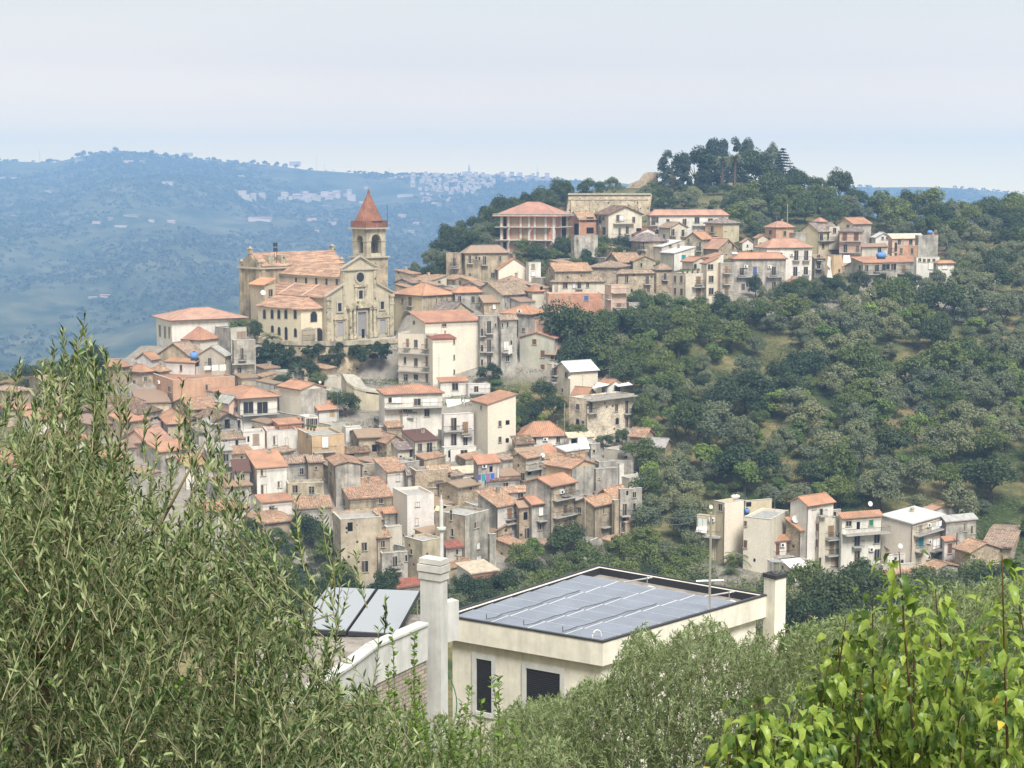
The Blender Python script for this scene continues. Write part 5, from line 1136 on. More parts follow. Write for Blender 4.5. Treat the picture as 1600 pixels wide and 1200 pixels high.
# small sheds and lean-tos that close the gaps between the houses
def sheds(seed, n, p0, p1, y0, y1):
    g = random.Random(seed); made = 0
    for _ in range(4000):
        if made >= n: break
        px, py = g.uniform(p0, p1), g.uniform(y0, y1); d = D(py); x = W(px, py, d)[0]
        wd, dp = g.uniform(3.2, 5.5), g.uniform(3, 4.5); th = radians(g.uniform(25, 70))
        u = A((-cos(th), sin(th))); v = A((sin(th), cos(th))); ok = True
        for s_ in (0, .5, 1):
            for t_ in (0, .5, 1):
                q = A((x, d)) + u * wd * s_ + v * dp * t_
                if onfoot2(q[0], q[1]): ok = False
        if not ok: continue
        h = g.uniform(2.5, 3.4); zg = ground(x, d); ye = 300 - F * (zg + h) / d; yb = 300 - F * zg / d; rx = 800 + F * x / d * .992
        a1 = 800 + F * (x + u[0] * wd) / (d + u[1] * wd) * .992; b1 = 800 + F * (x + v[0] * dp) / (d + v[1] * dp) * .992
        k, wl, rc = g.choice([('sr', 'T', 'q'), ('sr', 'g', 'e'), ('sl', 't', 'q'), ('f', 'k', 'G'), ('gl', 'g', 'l'), ('sr', 'S', 'e'), ('f', 'O', 'G'), ('sl', 'w', 'n')])
        house('%f %f %f %f %f %f %s %s %s th=%f d=%f ov=.2 | %s | small shed squeezed into a gap between the village houses' % (a1, rx, b1, ye, yb, ye - 7, k, wl, rc, math.degrees(th), d, g.choice(['', 'R1x1', 'R1x1od', 'L1x1'])), 'shed', 'shed', 'sheds squeezed between the village houses', key='shed%d_%d' % (seed, made)); made += 1
def onfoot2(X, Y):
    for (fx_, fy_, r, B) in FOOT:
        if abs(X - fx_) < r + 3 and abs(Y - fy_) < r + 3:
            dx = A((X - B.C[0], Y - B.C[1], 0)); s_, t_ = float(dx @ B.u), float(dx @ B.v)
            if -.2 < s_ < B.a + .2 and -.2 < t_ < B.b + .2: return True
    return False
sheds(1, 34, 500, 985, 690, 880); sheds(2, 26, 180, 520, 590, 770); sheds(3, 14, 640, 850, 450, 500); sheds(4, 12, 850, 1480, 385, 440); sheds(5, 5, 1180, 1560, 880, 896)
# ================================================================== trees
def cards(cen, nor, size, asp=1.0, rng=RNG):
    n = len(cen); nor = nor / (np.linalg.norm(nor, axis=1)[:, None] + 1e-9)
    r = rng.normal(size=(n, 3)); a = np.cross(nor, r); a /= np.linalg.norm(a, axis=1)[:, None] + 1e-9; b = np.cross(nor, a)
    s = size[:, None]; q = np.stack([cen - a * s, cen - b * s * asp, cen + a * s, cen + b * s * asp], 1)
    return q.reshape(-1, 3)
def card_mesh(name, V, m):
    n = len(V) // 4; me = bpy.data.meshes.new(name); me.vertices.add(len(V)); me.vertices.foreach_set('co', V.ravel())
    me.loops.add(len(V)); me.loops.foreach_set('vertex_index', np.arange(len(V))); me.polygons.add(n)
    me.polygons.foreach_set('loop_start', np.arange(n) * 4); me.polygons.foreach_set('loop_total', np.full(n, 4)); me.update(calc_edges=True)
    me.materials.append(m); return me
def lobed(nl, R, H, lr, z0, n, size, seed, flatk=1.0, out=.8, shape=None):
    g = np.random.default_rng(seed); L_ = []
    for i in range(nl):
        t = g.uniform(0, 2 * pi); zz = g.uniform(0, 1) ** .8; rr = sqrt(g.uniform(.15, 1)) * R * (shape(zz) if shape else sqrt(max(.05, 1 - (zz * 1.5 - .55) ** 2)))
        L_.append((rr * cos(t), rr * sin(t), z0 + zz * H, lr * g.uniform(.65, 1.25)))
    L_ = np.array(L_); k = g.integers(0, nl, n); d = g.normal(size=(n, 3)); d /= np.linalg.norm(d, axis=1)[:, None]; d[:, 2] = np.where(d[:, 2] < -.3, -d[:, 2] * .5, d[:, 2])
    rad = L_[k, 3] * g.uniform(.5, 1.08, n) ** .5; c = L_[k, :3] + d * rad[:, None] * np.array([1, 1, flatk])
    nr = d * out + g.normal(size=(n, 3)) * .55 + np.array([0, 0, .25])
    return cards(c, nr, g.uniform(.6, 1.3, n) * size, .6, g)
def trunk_mesh(name, h, r, spread, seed, m='bark'):
    g = random.Random(seed); mb = MB(); lean = g.uniform(-.3, .3)
    mb.tube([(0, 0, -.6), (lean * .3, 0, h * .5), (lean, .1, h)], [r * 1.3, r, r * .7], 6)
    for i in range(4 if spread > .5 else 0): t = i * 1.6 + g.random(); mb.tube([(lean, .1, h * .9), (lean + cos(t) * spread * .5, sin(t) * spread * .5, h + min(.4 * h, .9)), (lean + cos(t) * spread, sin(t) * spread, h + min(.9 * h, 2.0))], [r * .55, r * .35, r * .12], 4)
    o = mb.build(name, MATS[m], uv=False); me = o.data; bpy.data.objects.remove(o); return me
KIND = {}
def kind(name, crowns, trunk, mt): KIND[name] = ([card_mesh(name + '_crown', c, MATS[mt]) for c in crowns], trunk)
olT = trunk_mesh('olive_trunk', 1.3, .2, 1.2, 1); brT = trunk_mesh('tree_trunk', 2.0, .22, 1.6, 2)
kind('olive_tree', [lobed(15, 2.3, 2.6, 1.0, 1.5, 4200, .15, s) for s in (11, 12, 13)], olT, 'olive_leaf')
kind('broadleaf_tree', [lobed(16, 2.6, 3.6, 1.3, 1.9, 4200, .19, s) for s in (21, 22, 23)], brT, 'broad_leaf')
kind('bright_tree', [lobed(11, 2.0, 2.6, 1.0, 1.2, 3000, .17, s) for s in (31, 32)], brT, 'bright_leaf')
kind('oak_tree', [lobed(18, 2.9, 3.8, 1.4, 1.8, 4600, .19, s) for s in (41, 42)], brT, 'dark_leaf')
kind('shrub', [lobed(7, 1.1, .8, .6, .3, 1300, .12, s) for s in (51, 52)], trunk_mesh('shrub_stem', .4, .06, .4, 3), 'broad_leaf')
kind('dry_shrub', [lobed(7, 1.1, .8, .6, .3, 1100, .12, 61)], trunk_mesh('shrub_stem', .4, .06, .4, 4), 'dry_leaf')
kind('ivy', [lobed(9, 1.6, 2.4, .8, -.6, 2600, .15, s, .9) for s in (71, 72)], None, 'ivy_leaf')
cyT = trunk_mesh('cypress_trunk', 1.2, .2, .1, 5)
kind('cypress_tree', [lobed(26, .75, 8.5, .75, .9, 4200, .18, 81, 1.4, shape=lambda z: .35 + 1.1 * sin(pi * min(1, .18 + z * .82)))], cyT, 'dark_leaf')
kind('ragged_cypress', [lobed(26, 1.25, 7.8, .85, .9, 5200, .2, 83, 1.5, shape=lambda z: 1 if z < .8 else .8)], cyT, 'blue_leaf')
kind('umbrella_pine', [lobed(24, 4.6, 3.0, 1.5, 6.4, 7600, .2, 91, .8, shape=lambda z: 1.0 if z < .5 else 1.25 - .7 * z)], trunk_mesh('pine_trunk', 6.2, .3, 2.5, 6), 'dark_leaf')
kind('tall_conifer', [lobed(60, 2.9, 11.4, 1.1, .4, 15000, .24, s, 1.3, shape=lambda z: 1.15 - .98 * z) for s in (95, 96)], trunk_mesh('conifer_trunk', 3, .3, 1.2, 7), 'blue_leaf')
def fir(seed):
    g = np.random.default_rng(seed); V = []
    for t in range(15):
        z = 1.5 + t * .62; R = 3.9 * (1 - t / 15.5) ** .8
        for k in range(11):
            a = g.uniform(0, 2 * pi); n = int(22 * R / 2) + 6; s = np.linspace(.1, 1, n); rr = R * g.uniform(.7, 1.1)
            c = np.stack([cos(a) * s * rr, sin(a) * s * rr, z - .15 * s * rr + .1 * (s * rr) ** 1.4 * .4 + g.normal(size=n) * .06], 1) + g.normal(size=(n, 3)) * .07
            nr = np.tile([0, 0, 1.0], (n, 1)) + g.normal(size=(n, 3)) * .5; V.append(cards(c, nr, g.uniform(.12, .26, n), .6, g))
    return np.concatenate(V)
kind('fir_tree', [fir(3)], trunk_mesh('fir_trunk', 5, .2, .1, 8), 'blue_leaf')
def palmcrown(z, L_, seed, nf=26):
    g = np.random.default_rng(seed); V = []
    for k in range(nf):
        a = g.uniform(0, 2 * pi); up = g.uniform(-.5, 1.3); s = np.linspace(0, 1, 12); r = L_ * s * cos(min(1.2, abs(up) * .7)); h = z + L_ * (up * .9 * s - .75 * s ** 2)
        c = np.stack([cos(a) * r, sin(a) * r, h], 1); pa = np.array([-sin(a), cos(a), 0])
        for sg in (-1, 1):
            for j in range(1, 12):
                p = c[j]; q = c[j] + pa * sg * .42 * (1 - .5 * s[j]) + np.array([cos(a) * .25, sin(a) * .25, -.18]); w_ = np.array([cos(a), sin(a), 0]) * .06
                V += [p - w_, p + w_, q + w_ * .3, q - w_ * .3]
    return np.array(V)
kind('palm_tree', [palmcrown(6.2, 1.5, 5, 40)], trunk_mesh('palm_trunk', 6.2, .3, .01, 9), 'olive_leaf')
kind('small_palm', [palmcrown(1.2, 2.2, 6, 34)], trunk_mesh('palm_trunk', 1.2, .25, .01, 9), 'broad_leaf')
TCOUNT = 0; TPOS = []
NAMES = dict(bright_tree='broadleaf_tree', ragged_cypress='cypress_tree', small_palm='palm_tree', dry_shrub='shrub', ivy='ivy_clump')
CATS = dict(olive_tree='olive tree', shrub='shrub', dry_shrub='shrub', ivy='ivy', cypress_tree='cypress', ragged_cypress='cypress', palm_tree='palm tree', small_palm='palm tree', fir_tree='fir tree', umbrella_pine='pine tree')
def tree(k, loc, sc=1.0, label=None, group=None, szz=None, rz=None):
    cr, tm = KIND[k]; t = thing(NAMES.get(k, k), loc, label, CATS.get(k, 'tree'), group)
    t.rotation_euler.z = random.uniform(0, 6.28) if rz is None else rz; t.scale = (sc * random.uniform(.85, 1.22), sc * random.uniform(.85, 1.22), sc * (szz or random.uniform(.82, 1.2)))
    c = bpy.data.objects.new('crown' if k != 'ivy' else 'leaves', random.choice(cr)); C.objects.link(c); c.parent = t
    if tm: q = bpy.data.objects.new('trunk', tm); C.objects.link(q); q.parent = t
    TPOS.append((loc[0], loc[1])); return t
def onfoot(X, Y, m=0.0):
    for (fx_, fy_, r, B) in FOOT:
        if abs(X - fx_) < r + 3 and abs(Y - fy_) < r + 3:
            dx = A((X, Y, 0)) - A((B.C[0], B.C[1], 0)); s_, t_ = float(dx @ B.u), float(dx @ B.v)
            if -m < s_ < B.a + m and -m < t_ < B.b + m: return True
    return False
def grove(poly, sp, mix, scl, label, group, seed, gaps=(), nmax=400, m=1.2):
    """scatter trees over a patch given by picture corners of the ground, standing on the terrain"""
    g = random.Random(seed); P2 = [(W(px, py, D(py))[0], D(py)) for px, py in poly]
    xs = [p[0] for p in P2]; ys = [p[1] for p in P2]; pts = []
    def inside(x, y):
        c = False; j = len(P2) - 1
        for i in range(len(P2)):
            if (P2[i][1] > y) != (P2[j][1] > y) and x < (P2[j][0] - P2[i][0]) * (y - P2[i][1]) / (P2[j][1] - P2[i][1]) + P2[i][0]: c = not c
            j = i
        return c
    for _ in range(9000):
        if len(pts) >= nmax: break
        x, y = g.uniform(min(xs), max(xs)), g.uniform(min(ys), max(ys))
        if not inside(x, y) or onfoot(x, y, m): continue
        if any((x - a) ** 2 + (y - b) ** 2 < sp * sp * .8 for a, b in TPOS) or any((x - a) ** 2 + (y - b) ** 2 < sp * sp for a, b in pts): continue
        z = ground(x, y); px = 800 + F * x / y * .992; py = 300 - F * z / y; skip = False
        for (gx, gy, rx, ry, pr) in gaps:
            if ((px - gx) / rx) ** 2 + ((py - gy) / ry) ** 2 < 1 and g.random() < pr: skip = True
        if skip: continue
        pts.append((x, y)); ks, ws = zip(*mix); k = g.choices(ks, ws)[0]; s = g.uniform(*scl)
        if k in ('shrub', 'dry_shrub'): s *= 1.2
        tree(k, (x, y, z - .15), s, label.get(k) if isinstance(label, dict) else label, group)
    return len(pts)
def at(k, px, pyb, ptop, label, d=None, hk=None, group=None, rz=None, wid=1.0):
    """one named tree: pixel column, ground row and crown top row"""
    d = d or D(pyb); p = W(px, pyb, d); h = W(px, ptop, d)[2] - p[2]; H0 = dict(olive_tree=5.1, broadleaf_tree=6.8, bright_tree=4.9, oak_tree=7.2, cypress_tree=10.2, ragged_cypress=9.7, umbrella_pine=11, tall_conifer=12.8, fir_tree=11.2, palm_tree=7.6, small_palm=3.0, shrub=1.8, ivy=2.6, dry_shrub=1.8)[k]
    s = h / H0; t = tree(k, p, s * wid, label, group, szz=1 / wid, rz=rz); return t
# hilltop grove
at('ragged_cypress', 1038, 300, 233, 'ragged blue green cypress standing alone beside the castle ruin', 500)
at('oak_tree', 1086, 299, 224, 'broad round stone pine, left of the hilltop grove', 505)
at('tall_conifer', 1068, 300, 240, 'dark conifer at the left foot of the stone pine', 500); at('tall_conifer', 1111, 298, 217, 'tall dark conifer in the middle of the hilltop grove', 515)
at('tall_conifer', 1130, 298, 219, 'second dark conifer behind the palms', 520, wid=.9); at('cypress_tree', 1148, 296, 215, 'thin pointed cypress rising above the hilltop grove', 522)
at('tall_conifer', 1166, 298, 217, 'pointed dark conifer behind the big round one', 520, wid=.8); at('oak_tree', 1182, 298, 226, 'huge dark round tree right of the palms', 505); at('oak_tree', 1203, 299, 258, 'dark tree at the right shoulder of the hilltop grove', 508)
at('olive_tree', 1202, 296, 222, 'thin airy tree between the round tree and the fir', 525, wid=.6); at('fir_tree', 1222, 303, 226, 'blue green fir with layered open branches on the hilltop', 494, wid=1.15)
at('palm_tree', 1128, 299, 238, 'left palm with brown skirt on the hilltop', 497); at('palm_tree', 1147.5, 299, 234, 'right palm, taller, in front of the hilltop grove', 496)
at('fir_tree', 1098, 305, 262, 'low spreading cedar under the stone pine', 490, wid=1.4)
DK = dict(oak_tree=10, broadleaf_tree=5, olive_tree=3, shrub=1)
def lab(s): return {k: s.format({'olive_tree': 'grey green olive tree', 'oak_tree': 'dark green oak', 'broadleaf_tree': 'mid green leafy tree', 'bright_tree': 'bright yellow green tree', 'shrub': 'low green shrub', 'dry_shrub': 'straw coloured dry shrub'}[k]) for k in ('olive_tree', 'oak_tree', 'broadleaf_tree', 'bright_tree', 'shrub', 'dry_shrub')}
mx = lambda **k: list(k.items())
grove([(1005, 332), (1140, 334), (1160, 316), (1010, 314)], 6, mx(oak_tree=4, olive_tree=6, broadleaf_tree=2, shrub=2), (.8, 1.25), lab('{} on the slope below the hilltop grove'), 'trees below the hilltop grove', 1, gaps=((1150, 300, 25, 14, .9),))
grove([(1140, 378), (1180, 318), (1245, 304), (1330, 322), (1420, 330), (1650, 332), (1650, 400), (1480, 400), (1380, 362), (1250, 352), (1200, 350)], 6.6, mx(oak_tree=6, broadleaf_tree=6, olive_tree=5, bright_tree=.4), (.95, 1.5), lab('{} in the wood above the upper right houses'), 'trees of the wood above the right quarter', 2)
grove([(1480, 398), (1650, 398), (1650, 482), (1495, 470)], 5.6, mx(olive_tree=9, broadleaf_tree=3, oak_tree=1), (.9, 1.3), lab('{} right of the white end house'), 'trees right of the upper houses', 3, gaps=((1560, 478, 50, 12, 1),))
grove([(1180, 462), (1500, 450), (1510, 480), (1180, 500)], 4.2, mx(oak_tree=5, broadleaf_tree=4, olive_tree=3, bright_tree=1), (.6, .85), lab('{} hugging the foot of the upper right houses'), 'trees at the foot of the upper right houses', 4)
grove([(1150, 500), (1500, 482), (1520, 512), (1300, 518), (1160, 512)], 5.4, mx(olive_tree=8, oak_tree=5, broadleaf_tree=1), (.95, 1.35), lab('{} in the band under the upper right houses'), 'trees in the band under the upper right houses', 5, gaps=((1190, 520, 40, 20, .5),))
grove([(1150, 525), (1650, 480), (1650, 900), (1520, 835), (1300, 800), (1160, 800), (1060, 790), (1040, 640)], 4.4, mx(olive_tree=11, broadleaf_tree=4, bright_tree=2.5, oak_tree=.6), (.6, 1.5), lab('{} in the terraced grove on the right slope'), 'trees of the grove on the right slope', 6,
      gaps=((1175, 565, 85, 46, .98), (1255, 655, 60, 30, .75), (1590, 770, 34, 70, .95), (1520, 650, 30, 40, .6), (1400, 560, 40, 20, .6)))
grove([(1000, 480), (1150, 500), (1150, 560), (1060, 640), (1060, 740), (1000, 760), (1000, 700), (1010, 640), (960, 560)], 4.6, mx(broadleaf_tree=9, bright_tree=2, olive_tree=2, oak_tree=2), (.8, 1.2), lab('{} in the gully beside the village'), 'trees of the gully beside the village', 7, gaps=((1120, 520, 50, 20, .8),))
grove([(930, 520), (1000, 520), (1010, 640), (950, 600)], 4.6, mx(broadleaf_tree=8, oak_tree=6), (.85, 1.2), lab('{} on the steep bank left of the gully'), 'trees on the bank left of the gully', 8)
grove([(1005, 770), (1090, 775), (1085, 850), (1010, 850)], 4.6, mx(olive_tree=9, broadleaf_tree=3), (.9, 1.25), lab('{} between the village corner and the yellow wing'), 'trees between village and lower row', 9, gaps=((1045, 830, 50, 12, .9),))
grove([(780, 880), (1010, 850), (1100, 880), (1100, 960), (800, 960)], 4.2, mx(broadleaf_tree=8, olive_tree=4, bright_tree=2, oak_tree=3), (.7, 1.1), lab('{} in the thicket behind the solar roof'), 'trees of the thicket behind the solar roof', 10, gaps=((775, 900, 30, 60, 1),))
grove([(1200, 948), (1440, 948), (1500, 925), (1650, 925), (1650, 1000), (1200, 1000)], 4.4, mx(olive_tree=7, broadleaf_tree=4, oak_tree=3, bright_tree=1), (.7, 1.1), lab('{} below the lower row of houses'), 'trees below the lower row', 11)
grove([(360, 925), (780, 935), (760, 1000), (300, 1000)], 4.0, mx(shrub=4, olive_tree=3, oak_tree=4), (.55, .85), lab('{} at the foot of the big weathered house'), 'bushes at the foot of the village', 12)
grove([(622, 460), (700, 440), (700, 400), (640, 425)], 4.6, mx(olive_tree=5, oak_tree=4, shrub=2, dry_shrub=1), (.7, 1.05), lab('{} on the left shoulder of the hill'), 'trees on the left shoulder of the hill', 13)
grove([(690, 400), (785, 395), (880, 318), (790, 330), (720, 368)], 5.0, mx(oak_tree=7, olive_tree=3, broadleaf_tree=2), (.8, 1.2), lab('{} left of the unfinished palace'), 'trees left of the unfinished palace', 14)
grove([(860, 318), (970, 312), (970, 306), (860, 312)], 6, mx(oak_tree=7, olive_tree=2), (.8, 1.1), lab('{} on the ridge behind the bastion wall'), 'trees behind the bastion wall', 15)
grove([(795, 402), (985, 398), (970, 418), (850, 432), (800, 425)], 3.9, mx(oak_tree=4, broadleaf_tree=5, olive_tree=4, shrub=2), (.6, .9), lab('{} in the green strip below the palace'), 'trees in the strip below the palace', 16)
grove([(1140, 330), (1200, 352), (1185, 380), (1150, 382)], 5, mx(olive_tree=6, oak_tree=3), (.8, 1.1), lab('{} behind the yellow tower house'), 'trees behind the yellow tower house', 17)
grove([(765, 600), (870, 640), (885, 680), (800, 690), (770, 660)], 3.6, mx(oak_tree=4, broadleaf_tree=6, bright_tree=2, shrub=3), (.5, .8), lab('{} on the bank under the pink houses'), 'trees on the bank under the pink houses', 18)
grove([(900, 690), (985, 690), (990, 730), (930, 710)], 3.4, mx(broadleaf_tree=5, oak_tree=3, olive_tree=1), (.45, .7), lab('{} behind the pergola'), 'trees behind the pergola', 19)
grove([(405, 598), (530, 600), (530, 645), (440, 620)], 3.6, mx(oak_tree=6, broadleaf_tree=4), (.5, .75), lab('{} under the ivy cliff'), 'trees under the ivy cliff', 20)
grove([(-200, 600), (150, 592), (160, 606), (-200, 640)], 5, mx(olive_tree=3, oak_tree=5), (.7, 1.0), lab('{} on the left skyline'), 'trees on the left skyline', 21)
grove([(1000, 478), (1140, 492), (1140, 512), (1010, 512)], 4, mx(broadleaf_tree=3, shrub=5, oak_tree=3, bright_tree=2), (.6, .85), lab('{} under the garden wall of the terrace house'), 'bushes under the garden wall', 22)
for i, (k, px, pyb, pt, lb) in enumerate([
    ('oak_tree', 880, 560, 466, 'big dark tree in front of the brick storey, left part'), ('oak_tree', 905, 566, 472, 'big dark tree in front of the brick storey, right part'), ('broadleaf_tree', 925, 575, 505, 'dark tree leaning over the bank by the pink stack'),
    ('oak_tree', 900, 592, 520, 'lower dark tree behind the white metal roof'), ('oak_tree', 541, 652, 608, 'round dark tree beside the ramp wall'), ('oak_tree', 398, 533, 497, 'dark pine by the grey garage'), ('broadleaf_tree', 374, 533, 496, 'green bushy tree left of the dark pine'),
    ('small_palm', 425, 536, 512, 'spreading fan palm on the church terrace'), ('oak_tree', 1117, 510, 466, 'round dark tree under the narrow grey house'), ('oak_tree', 1284, 460, 428, 'dark tree between the white house and the ochre tower'), ('broadleaf_tree', 1310, 466, 440, 'green tree in front of the ochre tower'),
    ('oak_tree', 724, 400, 353, 'very dark egg shaped tree on the skyline above the mansion'), ('oak_tree', 693, 410, 370, 'dark tree on the skyline left of the egg shaped one'), ('small_palm', 1151, 886, 853, 'small palm in the garden of the cream tower'), ('small_palm', 1143, 900, 878, 'lower young palm by the garden wall'),
    ('oak_tree', 145, 585, 533, 'dark tree poking above the left skyline houses'), ('oak_tree', 130, 590, 545, 'second dark tree behind the olive tips'), ('oak_tree', 735, 326, 300, 'x')]):
    if lb != 'x': at(k, px, pyb, pt, lb)
for i, (px, py, s) in enumerate([(403, 560, 1.3), (418, 552, 1.2), (430, 562, 1.5), (412, 580, 1.0), (452, 560, 1.1), (458, 575, 1.3), (447, 590, 1.2), (485, 553, 1.2), (500, 560, 1.5), (517, 565, 1.3), (530, 556, 1.2), (513, 577, 1.1), (560, 553, 1.1), (573, 558, 1.2), (590, 555, 1.2), (602, 552, .9)]):
    p = W(px, py, 325.3); tree('ivy', p, s * .95, 'dark green ivy clump hanging from the church terrace wall', 'ivy clumps on the terrace wall')
grove([(380, 852), (530, 858), (535, 925), (340, 925)], 3.8, mx(oak_tree=5, broadleaf_tree=5), (.5, .8), lab('{} beside the stepped alley at the lower left'), 'trees beside the stepped alley', 23)
st = thing('stone_stair', W(514, 850, 247), 'steep stone steps of the alley left of the big weathered house', 'stairs')
a_, b_ = A(W(519, 800, 258)), A(W(510, 912, 236)); k = MB()
for i in range(46): p = a_ + (b_ - a_) * i / 46; k.abox((p[0], p[1], p[2] - 1.6), 2.6, .5, 1.6)
k.build('step_flight', MATS['concrete'], st, col=(.33, .31, .27))
k = MB(); k.tube([a_ + A((1.2, 0, .9)), b_ + A((1.2, 0, .9))], .03, 5); k.tube([a_ + A((1.2, 0, .5)), b_ + A((1.2, 0, .5))], .02, 5); k.build('handrail', MATS['steel'], st, col=(.5, .5, .5))
for px, py, k in ((1060, 303, 'oak_tree'), (1075, 304, 'broadleaf_tree'), (1098, 305, 'oak_tree'), (1115, 305, 'broadleaf_tree'), (1132, 304, 'oak_tree'), (1160, 304, 'broadleaf_tree'), (1175, 304, 'oak_tree'), (1195, 303, 'broadleaf_tree'), (1212, 303, 'oak_tree')):
    p = W(px, py, 484); tree(k, (p[0], 484, ground(p[0], 484)), .5, 'low dark bush at the foot of the hilltop grove', 'bushes at the foot of the hilltop grove')
# low scrub that covers the slopes
g = np.random.default_rng(77); V = []
def scrub(n, boxp, size, seed, per=9):
    g = np.random.default_rng(seed); (p0, y0, p1, y1) = boxp; cs = []
    while len(cs) < n:
        px, py = g.uniform(p0, p1), g.uniform(y0, y1); y = D(py); x = W(px, py, y)[0]
        if vn(x * .12 + 5, y * .12) < -.15 or onfoot(x, y, .3): continue
        cs.append((x, y, ground(x, y)))
    cs = np.array(cs); c = np.repeat(cs, per, 0) + g.normal(size=(n * per, 3)) * np.array([.55, .55, .18]) + np.array([0, 0, .22])
    return cards(c, g.normal(size=c.shape) * .6 + np.array([0, 0, .6]), g.uniform(.5, 1.3, len(c)) * size, .55, g)
for (n, bx, sz, sd_, m_, lb, nm) in ((5200, (940, 470, 1650, 920), .17, 5, 'broad_leaf', 'low green scrub covering the slope between the olive trees', 'undergrowth'), (1500, (1080, 490, 1400, 620), .15, 6, 'dry_leaf', 'dry yellow grass on the open patch of the slope', 'dry_grass'),
    (1400, (940, 860, 1650, 1000), .18, 7, 'broad_leaf', 'green weeds along the bottom of the gully', 'undergrowth'), (1600, (1000, 290, 1650, 400), .26, 8, 'dark_leaf', 'dark brushwood under the wood on the upper hill', 'undergrowth'), (1300, (380, 540, 900, 720), .15, 9, 'broad_leaf', 'weeds growing between the village houses', 'weeds'),
    (2600, (-200, 925, 1700, 1000), .3, 11, 'broad_leaf', 'scrub along the valley floor behind the white house', 'undergrowth'), (900, (-300, 600, 160, 900), .3, 12, 'broad_leaf', 'scrub on the bank left of the village', 'undergrowth'),
    (900, (600, 330, 1000, 450), .2, 10, 'broad_leaf', 'scrub around the unfinished palace', 'undergrowth')):
    me = card_mesh(nm, scrub(n, bx, sz, sd_), MATS[m_]); o = bpy.data.objects.new(nm, me); C.objects.link(o); tag(o, lb, None, None, 'stuff')
print('TREES', len(TPOS))
# ================================================================== far hillside
def far_z(x, y): return ground(x, y)
g = np.random.default_rng(5); V = []; cs = []
while len(cs) < 20000:
    y = 1150 + 2900 * g.random() ** .8; px = g.uniform(-150, 1650); x = (px - 800) / F * y
    if px > 1000 and y < 3300: continue
    dn = vn(x * .006 + 2, y * .0035)
    if g.random() > .5 + .9 * dn: continue
    cs.append((x, y, far_z(x, y)))
cs = np.array(cs); n = len(cs); per = 7
c = np.repeat(cs, per, 0); R_ = g.uniform(2.5, 6, n); R2 = np.repeat(R_, per)
d = g.normal(size=(n * per, 3)); d /= np.linalg.norm(d, axis=1)[:, None]; d[:, 2] = abs(d[:, 2])
V = cards(c + d * R2[:, None] * np.array([1, 1, .8]), d + g.normal(size=d.shape) * .3, R2 * g.uniform(.45, .8, n * per), .8, g)
me = card_mesh('woodland', V, MATS['far_leaf']); o = bpy.data.objects.new('woodland', me); C.objects.link(o); tag(o, 'hazy woods covering the far hillside across the valley', None, None, 'stuff')
def farhouse(px, py, wpx, hpx, label, group=None, red=.4, seedc=None, name='far_house'):
    # march along the ray until it meets the far slope
    rx, rz = ray(px, py); y = 1200
    while y < 4300 and ground(rx * y, y) < rz * y: y += 12
    y -= 6
    p = A((rx * y, y, rz * y)); wd = wpx * y / F; ht = hpx * y / F
    t = thing(name, p, label, 'house' if name != 'far_church' else 'church', group); k = MB(); c = (random.uniform(.42, .64),) * 3; c = (c[0], c[0] * random.uniform(.76, .86), c[0] * random.uniform(.55, .70))
    k.box(p + A((-wd / 2, 0, -4)), (wd, random.uniform(-2, 2), 0), (0, wd * .7 + 3, 0), (0, 0, ht + 4)); k.build('wall', MATS['paint'], t, col=c)
    r = MB(); rh = max(.8, ht * .22); z = p[2] + ht
    r.prism([(p[0] - wd / 2 - .4, y - .5, z + .02), (p[0] - wd / 2 - .4, y + wd * .7 + 3.5, z + .02), (p[0] - wd / 2 - .4, y + wd * .35 + 1.5, z + rh)], (wd + .8, 0, 0)); r.build('roof', MATS['paint'], t, col=(.5, .28, .2) if random.random() < red else (.42, .34, .28))
    return t, p, wd, ht
random.seed(11)
for i in range(190):                              # hilltop town
    px = random.gauss(740, 60); px = min(855, max(645, px)); py = random.uniform(273, 286 + 24 * max(0, 1 - abs(px - 710) / 90))
    farhouse(px, py, random.uniform(3.5, 8), random.uniform(2.5, 5.5), 'pale house packed into the distant hilltop town', 'houses of the distant hilltop town', .35)
for i in range(26): farhouse(random.uniform(655, 706), random.uniform(294, 322), random.uniform(4, 8), random.uniform(2, 4), 'pale house on the spur below the distant town', 'houses on the spur below the distant town')
for i in range(34): px = 378 + 175 * random.random(); farhouse(px, 312 - (px - 378) * .015 + random.uniform(-4, 5), random.uniform(7, 13), random.uniform(4, 9), 'pale apartment house in the long row on the far hillside', 'houses of the long row on the far hillside', .15)
for i in range(10): farhouse(612 + i * 6 + random.uniform(-2, 2), 278 + random.uniform(-1, 3), random.uniform(4, 8), random.uniform(2, 4), 'pale house on the far ridge left of the distant town', 'houses on the far ridge left of the town')
